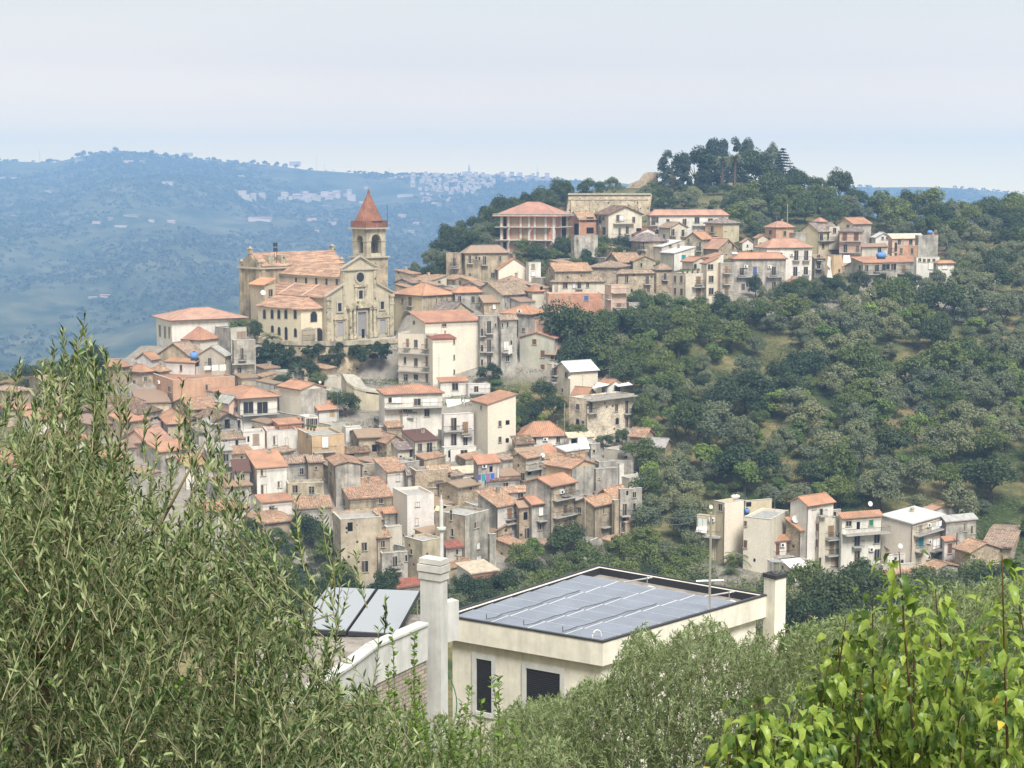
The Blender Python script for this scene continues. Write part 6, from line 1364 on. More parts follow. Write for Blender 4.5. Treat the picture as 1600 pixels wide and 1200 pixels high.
for px, py, w_, lb in [(4, 281, 8, 'cream farmhouse at the left edge of the far hill'), (22, 281, 14, 'long cream farmhouse near the left edge of the far hill'), (73, 301, 12, 'flat pale shed on the upper left of the far hill'), (19, 340, 7, 'tiny pale house low on the left of the far hill'),
    (204, 340, 22, 'long pale farm in the middle of the far hill'), (188, 356, 18, 'pink farm with terrace below the long pale farm'), (150, 350, 12, 'small pale house left of the pink farm'), (171, 343, 8, 'tiny pale house above the pink farm'), (236, 347, 8, 'small white house right of the long pale farm'), (267, 349, 12, 'round topped pale house right of the farms'),
    (144, 468, 13, 'white farmhouse low on the far slope'), (163, 464, 14, 'second white farmhouse low on the far slope'), (261, 287, 16, 'pale villa on the upper far hill'), (122, 253, 10, 'pinkish house under the far skyline'), (200, 255, 14, 'wide pinkish building under the far skyline'), (222, 254, 8, 'small pinkish house under the far skyline'),
    (377, 279, 9, 'pale house above the long row'), (405, 344, 34, 'long low cream farm behind the church roof'), (487, 346, 14, 'white villa left of the bell tower'), (519, 351, 12, 'pinkish villa left of the bell tower'), (494, 364, 8, 'small white house under the villas'), (508, 325, 14, 'cream house below the long row'),
    (572, 295, 6, 'white dot of a house above the spire'), (633, 308, 24, 'long white building right of the spire'), (628, 340, 12, 'pale house right of the bell tower'), (650, 352, 10, 'reddish house under the distant town'), (640, 365, 14, 'pink quarry building right of the tower'), (682, 322, 14, 'pale house on the lower spur'), (292, 242, 14, 'flat roofed house on the far skyline'), (460, 257, 16, 'pale house on the far skyline above the church'), (565, 318, 8, 'cream house left of the spire tip')]:
    farhouse(px, py, w_, random.uniform(3, 4.5), lb)
t, p, wd, ht = farhouse(733, 274, 8, 5, 'distant church with a pointed steeple on the skyline', None, 0, name='far_church')
k = MB(); k.abox(p + A((0, 2, ht)), 6, 6, 9); k.prism([p + A((-3, -1, ht + 9)), p + A((3, -1, ht + 9)), p + A((3, 5, ht + 9)), p + A((-3, 5, ht + 9))], (0, 0, .5)); q = p + A((0, 2, ht + 9.5)); k.tube([q, q + A((0, 0, 13))], [3.2, .2], 6); k.build('steeple', MATS['paint'], t, col=(.4, .4, .42))
for px, py0, py1, lb in ((495, 243, 262, 'tall mast on the far skyline'), (507, 254, 263, 'short mast on the far skyline'), (608, 261, 271, 'mast left of the distant town'), (840, 258, 276, 'tall mast at the right of the distant town'), (62, 236, 250, 'thin mast on the far left skyline'), (461, 290, 312, 'pale mast above the long row')):
    rx, rz = ray(px, py1); d_ = 3990; p = A(W(px, py1, d_)); o = thing('radio_mast', p, lb, 'mast'); MB().tube([p + A((0, 0, -15)), A(W(px, py0, d_))], [.7, .4], 5).build('mast', MATS['steel'], o, col=(.5, .5, .5))
random.seed(12)
for i in range(40):
    px = random.choice([random.uniform(70, 200), random.uniform(215, 330), random.uniform(330, 480), random.uniform(560, 640)]); rp = float(np.interp(px, RGP, RGY)); d_ = 3960; s = random.uniform(.8, 1.7)
    x = W(px, rp, d_)[0]; tree('oak_tree', (x, d_, ground(x, d_) - 1), s * 1.3, 'hazy tree on the far skyline', 'trees on the far skyline')

def pot(px, py, d, s, label):
    p = A(W(px, py, d)); o = thing('potted_plant', p, label, 'potted plant', 'potted plants on balconies'); MB().tube([p, p + A((0, 0, .35 * s))], [.14 * s, .2 * s], 8).build('pot', MATS['new_tile'], o, col=(.4, .2, .12))
    c = bpy.data.objects.new('foliage', KIND['shrub'][0][0]); C.objects.link(c); c.parent = o; c.location = (0, 0, .3 * s); c.scale = (.35 * s,) * 3
for px, py, d_ in ((698, 671, 303), (703, 671, 303), (708, 671, 303.4), (733, 671, 304.6), (697, 648, 303.5), (702, 648, 304)): pot(px, py, d_, 1.2, 'leafy potted plant on the white balconies beside the beige tower')
for px, py in ((481, 671.5), (486, 672.5), (491, 673.5)): pot(px, py, 276.5, 1.2, 'potted plant before the white glazed veranda box')
for px, py in ((1067, 427), (1074, 427), (1082, 427), (1090, 427)): pot(px, py, 347.5, 1.3, 'potted plant along the terrace of the cream three storey house')
# ================================================================== the white house with the solar roof, about fifty metres off
def offs(poly, e):                               # shrink a convex outline by e
    n = len(poly); c = sum(poly) / n; out = []
    for i in range(n):
        p, a, b = poly[i], poly[i - 1], poly[(i + 1) % n]
        def ln(u, v):
            d = v - u; nn = A((-d[1], d[0], 0)); nn /= np.linalg.norm(nn)
            if np.dot(nn[:2], (c - u)[:2]) < 0: nn = -nn
            return u + nn * e, d
        p1, d1 = ln(a, p); p2, d2 = ln(p, b); M_ = np.array([[d1[0], -d2[0]], [d1[1], -d2[1]]]); k = np.linalg.solve(M_, (p2 - p1)[:2]); q = p1 + d1 * k[0]; out.append(A((q[0], q[1], p[2])))
    return out
def ring(mb, poly, e0, e1, z0, z1, m=0):
    a, b = offs(poly, e0), offs(poly, e1); n = len(poly)
    for i in range(n):
        j = (i + 1) % n; q = [a[i], a[j], b[j], b[i]]; mb.prism([A((p[0], p[1], z0)) for p in q], (0, 0, z1 - z0), m)
plain('pale_render', (.70, .665, .57), .85, .2, 0, .16); plain('black_coping', (.03, .032, .04), .5, .4); plain('roof_deck', (.32, .29, .26), .9, .2, 0, .4)
plain('grey_trim', (.50, .50, .48), .7, .3); plain('white_render', (.55, .55, .53), .8, .2, 0, .18); plain('hose_green', (.05, .16, .10), .5)
m_, nt_, b_ = mat('solar_glass', .25, .6, .5); b_.inputs['Base Color'].default_value = (.30, .35, .45, 1)
nt_.links.new(mul(nt_, (.29, .325, .40), ramp(nt_, .3, (.8, .8, .8), .7, (1.1, 1.1, 1.1)).outputs[0]), b_.inputs['Base Color'])
for q_ in nt_.nodes:
    if q_.type == 'VALTORGB': nt_.links.new(noise(nt_, geo(nt_), .8, 4), q_.inputs[0])
m_, nt_, b_ = mat('collector_glass', .12, .6, .85); b_.inputs['Base Color'].default_value = (.66, .70, .75, 1)
def white_house():
    z0 = ray(942, 1004)[1] * 50; Q = [A(WZ(px, py, z0)) for px, py in ((942, 1004), (1200, 930), (935, 884), (688, 962))]   # near, right, far, left
    o = thing('white_house', (Q[0][0], Q[0][1], z0 - 8), 'modern cream house with flat parapet roof covered in solar panels', 'house')
    wall = offs(Q, .28); mb = MB(); mb.prism([A((p[0], p[1], z0 - 9)) for p in wall], (0, 0, 8.2)); mb.build('wall', MATS['pale_render'], o)
    f = MB(); ring(f, Q, 0, .22, z0 - .82, z0); fo = f.build('fascia', MATS['pale_render'], o)
    f = MB(); ring(f, Q, -.03, .10, z0 + .003, z0 + .05); f.build('coping', MATS['black_coping'], fo)
    f = MB(); ring(f, Q, .222, .25, z0 - .30, z0 - .004); f.build('lining', MATS['black_coping'], fo)
    f = MB(); f.prism([A((p[0], p[1], z0 - .40)) for p in offs(Q, .21)], (0, 0, .12)); dk = f.build('roof_deck', MATS['roof_deck'], o)
    I = offs(Q, .30); Bp, Cp, Dp, Ap = I
    def pt(p, q, z): a_ = Bp + (Ap - Bp) * p; b2 = Cp + (Dp - Cp) * p; r = a_ + (b2 - a_) * q; return A((r[0], r[1], z0 + z))
    nc, nr_ = 4, 7
    for i in range(nc):
        for j in range(nr_):
            p0_, p1_ = i / nc + .0015, (i + 1) / nc - .0015; q0_, q1_ = j * .86 / nr_ + .001, (j + 1) * .86 / nr_ - .001
            if i == 0 and j == 6: pass
            zz = lambda q: -.26 + .0 * q
            c4 = [pt(p0_, q0_, -.07), pt(p1_, q0_, -.07), pt(p1_, q1_, -.03), pt(p0_, q1_, -.03)]
            k = MB(); k.prism(c4, (0, 0, -.04)); s = k.build('solar_panel', MATS['metal_sheet'], o, col=(.60, .62, .64))
            e = .010; c5 = [pt(p0_ + e * .35, q0_ + e * .25, -.066), pt(p1_ - e * .35, q0_ + e * .25, -.066), pt(p1_ - e * .35, q1_ - e * .25, -.026), pt(p0_ + e * .35, q1_ - e * .25, -.026)]
            k = MB(); k.prism(c5, (0, 0, -.003)); k.build('cell_glass', MATS['solar_glass'], s)
    for p_ in (.28, .52, .78):
        g_ = random.Random(int(p_ * 100)); k = MB(); pts = [pt(p_ + g_.uniform(-.012, .012), q, 0.0) for q in np.linspace(.02, .62, 14)]; k.tube(pts, .012, 5); k.tube([pts[0], pts[0] + A((0, 0, .18))], .014, 5); k.build('cable', MATS['iron'], o)
    k = MB(); pts = [pt(.06, .03, -.04) + A((.16 * cos(t), .08 * cos(t), .26 * sin(t))) for t in np.linspace(0, pi, 9)]; k.tube(pts, .03, 6); k.build('vent_pipe', MATS['white_render'], o)
    k = MB(); k.prism([pt(.97, .86, -.45), pt(.70, .88, -.45), pt(.70, .93, -.45), pt(.97, .91, -.45)], (0, 0, .14)); k.build('board', MATS['pale_render'], o)
    for p_ in (.62, .1): k = MB(); k.abox(pt(p_, .93, -.48), .5, .35, .25, rz=.5); k.build('ballast_block', MATS['concrete'], o, col=(.5, .49, .46)); k = MB(); c_ = pt(p_, .93, -.2); k.tube([c_ + A((-.9, .2, .1)), c_ + A((.2, 0, .35))], .03, 5); k.tube([c_, c_ + A((0, 0, .4))], .025, 5); k.build('aerial', MATS['steel'], o, col=(.6, .6, .6))
    # windows on the left wall
    wB, wA = wall[0], wall[3]; u = (wA - wB); Lw = np.linalg.norm(u[:2]); u = u / Lw; nl = A((-u[1], u[0], 0)); nl = -nl if nl[1] > 0 else nl
    def hit(px, py): rx, rz = ray(px, py); k_ = (wB[0] * nl[0] + wB[1] * nl[1]) / (rx * nl[0] + nl[1]); p = A((rx * k_, k_, rz * k_)); return float((p - wB)[:2] @ u[:2]), p[2]
    def wb(mb, s0, s1, za, zb, o0, o1): p = wB + u * s0 + nl * o0; mb.box(A((p[0], p[1], za)), u * (s1 - s0), nl * (o1 - o0), (0, 0, zb - za))
    for (x0, x1, y0, y1) in ((745, 769, 1028, 1112), (823, 876, 1043, 1118)):
        s1, zt_ = hit(x0, y0); s0, _ = hit(x1, y0); _, zb_ = hit((x0 + x1) / 2, y1); fr = MB(); t = .17
        wb(fr, s0 - t, s0, zb_ - t, zt_ + t, .004, .06); wb(fr, s1, s1 + t, zb_ - t, zt_ + t, .004, .06); wb(fr, s0, s1, zt_, zt_ + t, .004, .06); wb(fr, s0, s1, zb_ - t, zb_, .004, .10)
        w_ = fr.build('window', MATS['grey_trim'], o); sh = MB(); wb(sh, s0, s1, zb_, zt_, .003, .012)
        n = int((zt_ - zb_) / .07)
        for i in range(n): z = zb_ + (zt_ - zb_) * i / n; wb(sh, s0 + .05, s1 - .05, z + .01, z + .05, .012, .035)
        sh.build('shutter', MATS['black_coping'], w_)
    # right chimney with steel cowl and the lower wing
    r2 = MB(); pc = A(WZ(1212, 932, z0)); b0 = pc + A((0, .2, 0)); r2.abox((b0[0], b0[1], z0 - 2.2), .62, .55, 2.9, rz=.7); r2.abox((b0[0] - .1, b0[1], z0 - 9), .5, .5, 6.8, rz=.7); ch = r2.build('chimney', MATS['pale_render'], o)
    k = MB(); k.abox((b0[0], b0[1], z0 + .703), .7, .63, .14, rz=.7); k.build('chimney_cap', MATS['black_coping'], ch)
    k = MB(); c_ = A((b0[0], b0[1], z0 + .85)); k.tube([c_, c_ + A((0, 0, .12))], .13, 10); k.tube([c_ + A((0, 0, .12)), c_ + A((0, 0, .42))], .2, 12); k.tube([c_ + A((0, 0, .44)), c_ + A((0, 0, .47))], .25, 12)
    for q in np.linspace(0, 2 * pi, 7)[:-1]: k.tube([c_ + A((.24 * cos(q), .24 * sin(q), .1)), c_ + A((.24 * cos(q), .24 * sin(q), .45))], .012, 4)
    k.build('chimney_cowl', MATS['steel'], ch, col=(.55, .55, .54))
    wz = z0 - 1.9; W4 = [A(WZ(px, py, wz)) for px, py in ((1215, 1022), (1330, 1058), (1345, 1020), (1226, 1000))]
    k = MB(); k.prism([A((p[0], p[1], z0 - 9)) for p in W4], (0, 0, wz - z0 + 9)); wg = k.build('wing_wall', MATS['pale_render'], o); k = MB(); ring(k, W4, -.05, .1, wz + .003, wz + .08); k.build('coping', MATS['black_coping'], wg)
    # left side: tall chimney, low parapets, stone wall
    def blk(name, px0, pxc, px1, py0, py1, d, m_, par, col=None, grow=0, th=31):
        B = Box3(px0, pxc, px1, py0, py1, d, th, dn=0, dp=.35); mb = MB(); t4 = [B.P(-grow, -grow, 0), B.P(B.a + grow, -grow, 0), B.P(B.a + grow, B.b + grow, 0), B.P(-grow, B.b + grow, 0)]
        mb.prism([A((p[0], p[1], B.zb)) for p in t4], (0, 0, B.ze - B.zb)); return mb.build(name, m_, par, col=col), B
    FT = len(FOOT)
    ch2, B = blk('chimney', 656.5, 688, 699, 909, 1330, 46, MATS['white_render'], o)
    for i, (y0, y1, g_) in enumerate(((876, 884, .03), (885.5, 896, .07), (897.5, 908.5, .04))):
        k = MB(); za, zb_ = W(688, y1, 46)[2], W(688, y0, 46)[2]
        k.prism([A((*B.P(s, t, 0)[:2], za)) for s, t in ((-g_, -g_), (B.a + g_, -g_), (B.a + g_, B.b + g_), (-g_, B.b + g_))], (0, 0, zb_ - za)); k.build('chimney_slab', MATS['concrete'], ch2, col=(.52, .51, .48))
    p = A(W(690, 876, 46.6)); k = MB(); q = A((p[0], p[1], W(690, 782, 46.6)[2])); k.tube([p + A((0, 0, -.1)), q], .062, 10); zf = W(690, 827, 46.6)[2]; k.tube([A((p[0], p[1], zf)), A((p[0], p[1], zf + .06))], .15, 10); k.tube([q, q + A((0, 0, .18))], [.03, .02], 6); k.build('flue_pipe', MATS['white_render'], ch2)
    pb, _ = blk('parapet', 696, 698, 717, 942, 1004, 47.2, MATS['white_render'], o, th=50)
    pts = [A(W(668, 972, 45.9)), A(W(585, 1004, 43.2)), A(W(540, 1040, 41.5)), A(W(440, 1104, 38.5))]; zt2 = pts[0][2]
    pts = [A(WZ(px, py, zt2)) for px, py in ((668, 974), (590, 1008), (545, 1042), (440, 1110))]
    k = MB(); k2 = MB(); k3 = MB()
    for i in range(3):
        a_, b2 = pts[i], pts[i + 1]; d_ = b2 - a_; nn = A((d_[1], -d_[0], 0)); nn /= np.linalg.norm(nn); nn = nn if nn[1] < 0 else -nn
        k.box(a_ + A((0, 0, -1.15)), d_, -nn * .3, (0, 0, 1.1)); k2.box(a_ + nn * .06 + A((0, 0, -.045)), d_, -nn * .42, (0, 0, .07)); k3.box(a_ - nn * .05 + A((0, 0, -9)), d_, -nn * .2, (0, 0, 7.84))
    pp = k.build('parapet', MATS['white_render'], o); k2.build('coping', MATS['white_render'], pp); k3.build('stone_wall', MATS['facing_stone'], o)
    k = MB(); k.prism([A(WZ(px, py, zt2 - .9)) for px, py in ((668, 1012), (545, 1075), (380, 1075), (420, 960), (690, 960))], (0, 0, -.1)); k.build('terrace_deck', MATS['roof_deck'], o)
    k = MB(); pts = [A(W(700, 1050, 45.6)) + A((.05 * sin(t * 3), -.05, 0)) + A((.22 * sin(t * pi), 0, -2.0 * t)) for t in np.linspace(0, 1, 9)]; k.tube(pts, .018, 5); k.build('hose', MATS['hose_green'], o)
    # two flat collectors on their frame
    for n_, (q, lb) in enumerate((([(512, 916), (588, 919), (541, 986), (462, 982)], 'left pale flat solar water collector on the terrace roof'), ([(591, 919.5), (657, 922), (619, 991), (543.5, 986.5)], 'right pale flat solar water collector next to the chimney'))):
        P4 = [A(W(*q[0], 50)), A(W(*q[1], 50)), A(W(*q[2], 47.3)), A(W(*q[3], 47.3))]; t = thing('solar_collector', P4[3] + A((0, 0, -.7)), lb, 'solar collector'); c = sum(P4) / 4
        MB().prism([p + A((0, 0, -.02)) for p in P4], (0, 0, -.12)).build('casing', MATS['black_coping'], t)
        MB().prism([c + (p - c) * .965 for p in P4], (0, 0, -.015)).build('glass_sheet', MATS['collector_glass'], t)
        k = MB()
        for p in P4: p = c + (p - c) * .9; k.tube([p + A((0, 0, -.1)), A((p[0], p[1], zt2 - .9))], .025, 4)
        k.build('leg_frame', MATS['steel'], t, col=(.5, .5, .5))
    return z0
m_, nt_, b_ = mat('facing_stone', .9, .2); t_ = N(nt_, 'ShaderNodeTexBrick', i_Scale=1.0); t_.inputs['Brick Width'].default_value = .34; t_.inputs['Row Height'].default_value = .13; t_.inputs['Mortar Size'].default_value = .012
t_.inputs['Color1'].default_value = (.46, .40, .33, 1); t_.inputs['Color2'].default_value = (.30, .26, .22, 1); t_.inputs['Mortar'].default_value = (.14, .12, .10, 1)
nt_.links.new(uvn(nt_), t_.inputs['Vector']); nt_.links.new(mul(nt_, t_.outputs[0], ramp(nt_, .3, (.7, .7, .7), .7, (1.1, 1.1, 1.1)).outputs[0]), b_.inputs['Base Color'])
ZW = white_house()
pr = A(W(1108, 1000, 52)); pole(1108, 801, 985, 54, 'slender grey antenna pole standing on the solar roof', 'antenna_mast', 'antenna', .045, ((908, 1.0),), col=(.62, .62, .60))
# ================================================================== foreground plants
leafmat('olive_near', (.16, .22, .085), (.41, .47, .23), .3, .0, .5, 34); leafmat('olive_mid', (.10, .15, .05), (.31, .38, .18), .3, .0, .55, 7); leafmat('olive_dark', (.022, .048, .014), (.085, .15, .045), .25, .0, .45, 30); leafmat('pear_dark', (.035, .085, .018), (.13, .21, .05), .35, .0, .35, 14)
leafmat('shoot_leaf', (.08, .16, .025), (.20, .33, .06), .4, .0, .45, 20); leafmat('pear_leaf', (.14, .25, .04), (.40, .49, .10), .42, .0, .35, 14); leafmat('yellow_leaf', (.45, .38, .05), (.62, .48, .08), .4, .0, .5)
plain('twig', (.20, .18, .10), .8, .2); plain('pear_twig', (.13, .075, .04), .8, .2); plain('olive_twig', (.26, .25, .15), .8, .2)
def tri_mesh(name, V, n_per, faces, m):
    """V: (n, k, 3) vertices of n equal pieces; faces: list of index tuples inside one piece"""
    n, k = V.shape[:2]; fl = [f for f in faces]; tot = np.array([len(f) for f in fl]); idx = np.concatenate([np.array(f) for f in fl])
    I = (np.arange(n)[:, None] * k + idx[None]).ravel(); T = np.tile(tot, n); st = np.concatenate([[0], np.cumsum(T)[:-1]])
    me = bpy.data.meshes.new(name); me.vertices.add(n * k); me.vertices.foreach_set('co', V.reshape(-1)); me.loops.add(len(I)); me.loops.foreach_set('vertex_index', I)
    me.polygons.add(len(T)); me.polygons.foreach_set('loop_start', st); me.polygons.foreach_set('loop_total', T); me.update(calc_edges=True); me.materials.append(m); return me
def unit(v): return v / (np.linalg.norm(v, axis=-1, keepdims=True) + 1e-9)
def leaves(P, D_, Nn, L_, Wd, curl=.12, fold=.25):
    """blade leaves: base P, direction D_, normal hint Nn, length, width -> (n,7,3)"""
    D_ = unit(D_); S_ = unit(np.cross(D_, Nn)); U_ = np.cross(S_, D_); L_ = L_[:, None]; Wd = Wd[:, None]
    m1 = P + D_ * L_ * .38 - U_ * L_ * curl * .05; m2 = P + D_ * L_ * .74 - U_ * L_ * curl * .6; t = P + D_ * L_ - U_ * L_ * curl * 1.6
    return np.stack([P, m1 + S_ * Wd * .5 + U_ * Wd * fold, m1 - S_ * Wd * .5 + U_ * Wd * fold, m2 + S_ * Wd * .36 + U_ * Wd * fold * .7, m2 - S_ * Wd * .36 + U_ * Wd * fold * .7, t, m1, m2], 1)
LF = [(0, 6, 1), (0, 2, 6), (6, 7, 3, 1), (6, 2, 4, 7), (7, 5, 3), (7, 4, 5)]
def stems(pts, r0, r1):
    """pts (n,k,3) polylines -> prism stems"""
    n, k = pts.shape[:2]; T = unit(np.gradient(pts, axis=1)); a = unit(np.cross(T, np.tile([.3, .9, .1], (n, k, 1)))); b = np.cross(T, a); r = np.linspace(1, 0, k)[None, :, None] * (r0 - r1) + r1
    V = np.concatenate([pts + a * r, pts + (-a * .5 + b * .87) * r, pts + (-a * .5 - b * .87) * r], 1)
    F_ = [(i + j * k, i + 1 + j * k, i + 1 + ((j + 1) % 3) * k, i + ((j + 1) % 3) * k) for i in range(k - 1) for j in range(3)]
    return V, F_
def pxw(px, py, d):
    x = (px - 800) / F; y = (600 - py) / F; dy = cos(PT) + y * sin(PT); return np.stack([x / dy * d, d, (-sin(PT) + y * cos(PT)) / dy * d], -1)
def addmesh(name, me, par=None, label=None):
    o = bpy.data.objects.new(name, me); C.objects.link(o)
    if par: o.parent = par; me.transform(__import__('mathutils').Matrix.Translation(-__import__('mathutils').Vector(WORG(par))))
    return o
def whips(tips, dirs, ln, g, bend=.25, k=6):
    """twigs given by tip and direction, growing backwards to their base"""
    n = len(tips); s = np.linspace(1, 0, k)[None, :, None]; side = unit(g.normal(size=(n, 3)) * np.array([1, 1, .3]))
    return tips[:, None] - dirs[:, None] * (ln[:, None, None] * s) + side[:, None] * (ln[:, None, None] * bend * s ** 2)
def twig_leaves(pts, step, Ls, Ws, g, ang=.75, pair=True, start=.12):
    n, k = pts.shape[:2]; ln = np.linalg.norm(pts[:, -1] - pts[:, 0], axis=1); m = max(4, int(ln.mean() / step)); out = []
    for j in range(m):
        s = (start + (1 - start) * (j + g.random(n) * .5) / m).clip(0, .999) * (k - 1); i = s.astype(int); f = (s - i)[:, None]; P = pts[np.arange(n), i] * (1 - f) + pts[np.arange(n), i + 1] * f; T = unit(pts[np.arange(n), i + 1] - pts[np.arange(n), i])
        a = unit(np.cross(T, g.normal(size=(n, 3))))
        for sg in ((1, -1) if pair else (1,)):
            keep = g.random(n) < .9; d = unit(T * cos(ang) + a * sg * sin(ang) + g.normal(size=(n, 3)) * .16); N_ = unit(T + g.normal(size=(n, 3)) * .5); L_ = Ls * g.uniform(.6, 1.2, n); W_ = Ws * g.uniform(.7, 1.2, n)
            out.append(leaves(P, d, N_, L_, W_, .12 * g.uniform(-1, 2), .18)[keep])
    return np.concatenate(out)
def bough(par, ptsl, r0, r1, m='twig', name='branch'):
    MB().tube(ptsl, list(np.linspace(r0, r1, len(ptsl))), 6).build(name, MATS[m], par, smooth=True, uv=False)
# ---- big olive, left foreground
def big_olive():
    g = np.random.default_rng(101); base = A(W(60, 1420, 8)); base[2] = ground(base[0], 8)
    t = thing('olive_tree', base, 'large olive tree with upright silvery shoots filling the left foreground', 'olive tree')
    TX = [-60, 0, 40, 100, 150, 200, 260, 330, 400, 440, 470, 500, 530, 570, 620, 680, 740]; TY = [660, 690, 655, 625, 665, 715, 745, 780, 825, 840, 870, 925, 1000, 1070, 1130, 1170, 1200]
    n = 3300; px = g.uniform(-80, 745, n * 2); u = g.random(n * 2); top = np.interp(px, TX, TY); span = 1290 - top; keep = g.random(n * 2) < span / 700; px, u, top, span = px[keep][:n], u[keep][:n], top[keep][:n], span[keep][:n]
    py = top + span * u ** 1.15 + g.normal(size=len(px)) * 16; thin = g.random(len(px)) < np.interp(py - top, [-60, 0, 160], [.8, .6, .0]); px, py = px[~thin], py[~thin]
    # open window where the terrace shows through
    hole = (((px - 290) / 60) ** 2 + ((py - 1010) / 45) ** 2 < 1) & (g.random(len(px)) < .6); px, py = px[~hole], py[~hole]
    hole = (((px - 265) / 80) ** 2 + ((py - 670) / 60) ** 2 < 1) & (g.random(len(px)) < .6); px, py = px[~hole], py[~hole]
    hole = (px > 470) & (py < 1060) & (g.random(len(px)) < .6); px, py = px[~hole], py[~hole]
    d = g.uniform(6.3, 9.6, len(px)); tips = pxw(px, py, d)
    dr = unit(np.stack([g.normal(size=len(px)) * .42 + .05, g.normal(size=len(px)) * .4 - .1, np.full(len(px), 1.0)], 1))
    # tall spires of new growth
    sp = [(128, 488, 5), (92, 500, 5), (140, 505, 4), (106, 520, 5), (165, 532, 5), (70, 560, 4), (175, 560, 4), (60, 575, 4), (300, 590, 3), (328, 600, 2), (318, 640, 4), (345, 655, 2), (288, 655, 2), (340, 700, 3), (310, 715, 4), (235, 640, 2), (262, 690, 2), (20, 600, 4), (400, 760, 3), (375, 735, 4), (200, 570, 3), (150, 585, 5), (120, 560, 6), (458, 770, 3), (505, 790, 2), (490, 890, 3), (555, 860, 2), (528, 850, 3), (590, 935, 2), (30, 560, 3), (84, 545, 4)]
    ex, ey, ed = [], [], []
    for (x, y, c) in sp:
        for i in range(c): f = i / max(1, c); ex.append(x + g.normal() * 7); ey.append(y + f * 70 + g.uniform(0, 14)); ed.append(g.uniform(6.6, 8))
    et = pxw(np.array(ex), np.array(ey), np.array(ed)); edr = unit(np.stack([g.normal(size=len(ex)) * .16, g.normal(size=len(ex)) * .15, np.full(len(ex), 1.0)], 1))
    tips = np.concatenate([tips, et]); dr = np.concatenate([dr, edr]); n = len(tips); ln = g.uniform(.22, .48, n)
    pts = whips(tips, dr, ln, g, .22)
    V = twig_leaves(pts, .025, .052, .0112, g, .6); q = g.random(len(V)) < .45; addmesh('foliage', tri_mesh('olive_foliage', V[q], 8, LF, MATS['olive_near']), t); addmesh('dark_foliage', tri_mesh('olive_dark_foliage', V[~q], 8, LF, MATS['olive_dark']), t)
    SV, SF = stems(pts, .0042, .0016); addmesh('twigs', tri_mesh('olive_twigs', SV, 0, SF, MATS['olive_twig']), t)
    rb = np.random.default_rng(5)
    bough(t, [base + A((0, 0, -.6)), base + A((.05, .1, .8)), base + A((0, .2, 1.6))], .14, .10, 'bark', 'trunk')
    for (x, y, dd, r) in ((60, 700, 7.6, .02), (110, 620, 7.4, .016), (170, 700, 7.8, .017), (250, 800, 8.2, .018), (320, 690, 7.5, .014), (380, 860, 8.4, .018), (450, 900, 8.6, .016), (520, 960, 8.6, .014), (30, 800, 8.8, .02), (600, 1100, 8.8, .012), (150, 900, 7, .014), (290, 900, 7, .012), (-20, 720, 7.5, .015)):
        e = A(W(x, y, dd)); m1 = base + A((0, .2, 1.5)); c1 = m1 + (e - m1) * .4 + A((rb.normal() * .12, rb.normal() * .1, .1)); c2 = m1 + (e - m1) * .7 + A((rb.normal() * .12, 0, -.05)); bough(t, [m1, c1, c2, e], r * 1.5, r * .35)
    for _ in range(26):
        k = MB(); x, y = rb.uniform(0, 560), rb.uniform(930, 1190); p = A(W(x, y, rb.uniform(6.2, 6.8))); k.tube([p + A((0, 0, .011)), p + A((0, 0, .006)), p, p + A((0, 0, -.007)), p + A((0, 0, -.012))], [.002, .008, .0095, .007, .002], 7)
        k.build('olive_fruit', MATS['shoot_leaf'], t, smooth=True, uv=False)
big_olive()
# ---- olives further down the bank
def mid_olive(env, y1, d0, d1, n, label, seed, Ls, Ws, m='olive_mid', nleaf=.032, ln=(.2, .42), base=None, sw=.55):
    g = np.random.default_rng(seed); X, Y = [a for a, b in env], [b for a, b in env]
    px = g.uniform(X[0], X[-1], n); top = np.interp(px, X, Y); py = top + (y1 - top) * g.random(n) ** 1.1 + g.normal(size=n) * 5; d = g.uniform(d0, d1, n); dd = d - (py - top) / 400 * (d1 - d0) * .3
    tips = pxw(px, py, dd); dr = unit(np.stack([g.normal(size=n) * sw, g.normal(size=n) * sw - .1, np.full(n, 1.0)], 1)); pts = whips(tips, dr, g.uniform(*ln, n), g, .2)
    bx = base or ((X[0] + X[-1]) / 2); dm = (d0 + d1) / 2; b = A((W(bx, 1100, dm)[0], dm, ground(W(bx, 1100, dm)[0], dm))); t = thing('olive_tree', b, label, 'olive tree')
    V = twig_leaves(pts, nleaf, Ls, Ws, g, .6); addmesh('foliage', tri_mesh('olive_foliage', V, 8, LF, MATS[m]), t)
    SV, SF = stems(pts, .0035, .0015); addmesh('twigs', tri_mesh('olive_twigs', SV, 0, SF, MATS['olive_twig']), t)
    c = A(W(bx, (min(Y) + y1) / 2 + 60, dm)); bough(t, [b + A((0, 0, -.4)), b + (c - b) * .5 + A((.15, 0, 0)), c], .16, .09, 'bark', 'trunk')
    for i in range(6): e = A(W(X[0] + (X[-1] - X[0]) * (i + .5) / 6, np.interp(X[0] + (X[-1] - X[0]) * (i + .5) / 6, X, Y) + 50, dm)); bough(t, [b + (c - b) * .6, (c + e) / 2 + A((0, 0, .1)), e], .03, .008)
mid_olive([(770, 1130), (800, 1100), (830, 1095), (880, 1085), (920, 1060), (950, 1060), (975, 1010), (990, 985), (1010, 975), (1035, 1000), (1060, 990), (1085, 968), (1110, 958), (1135, 975), (1150, 1010), (1175, 985), (1195, 990), (1215, 1030), (1250, 1035), (1290, 1080), (1330, 1100)], 1270, 19, 23, 6500, 'bushy olive tree in front of the white house wall', 201, .075, .017, base=1030)
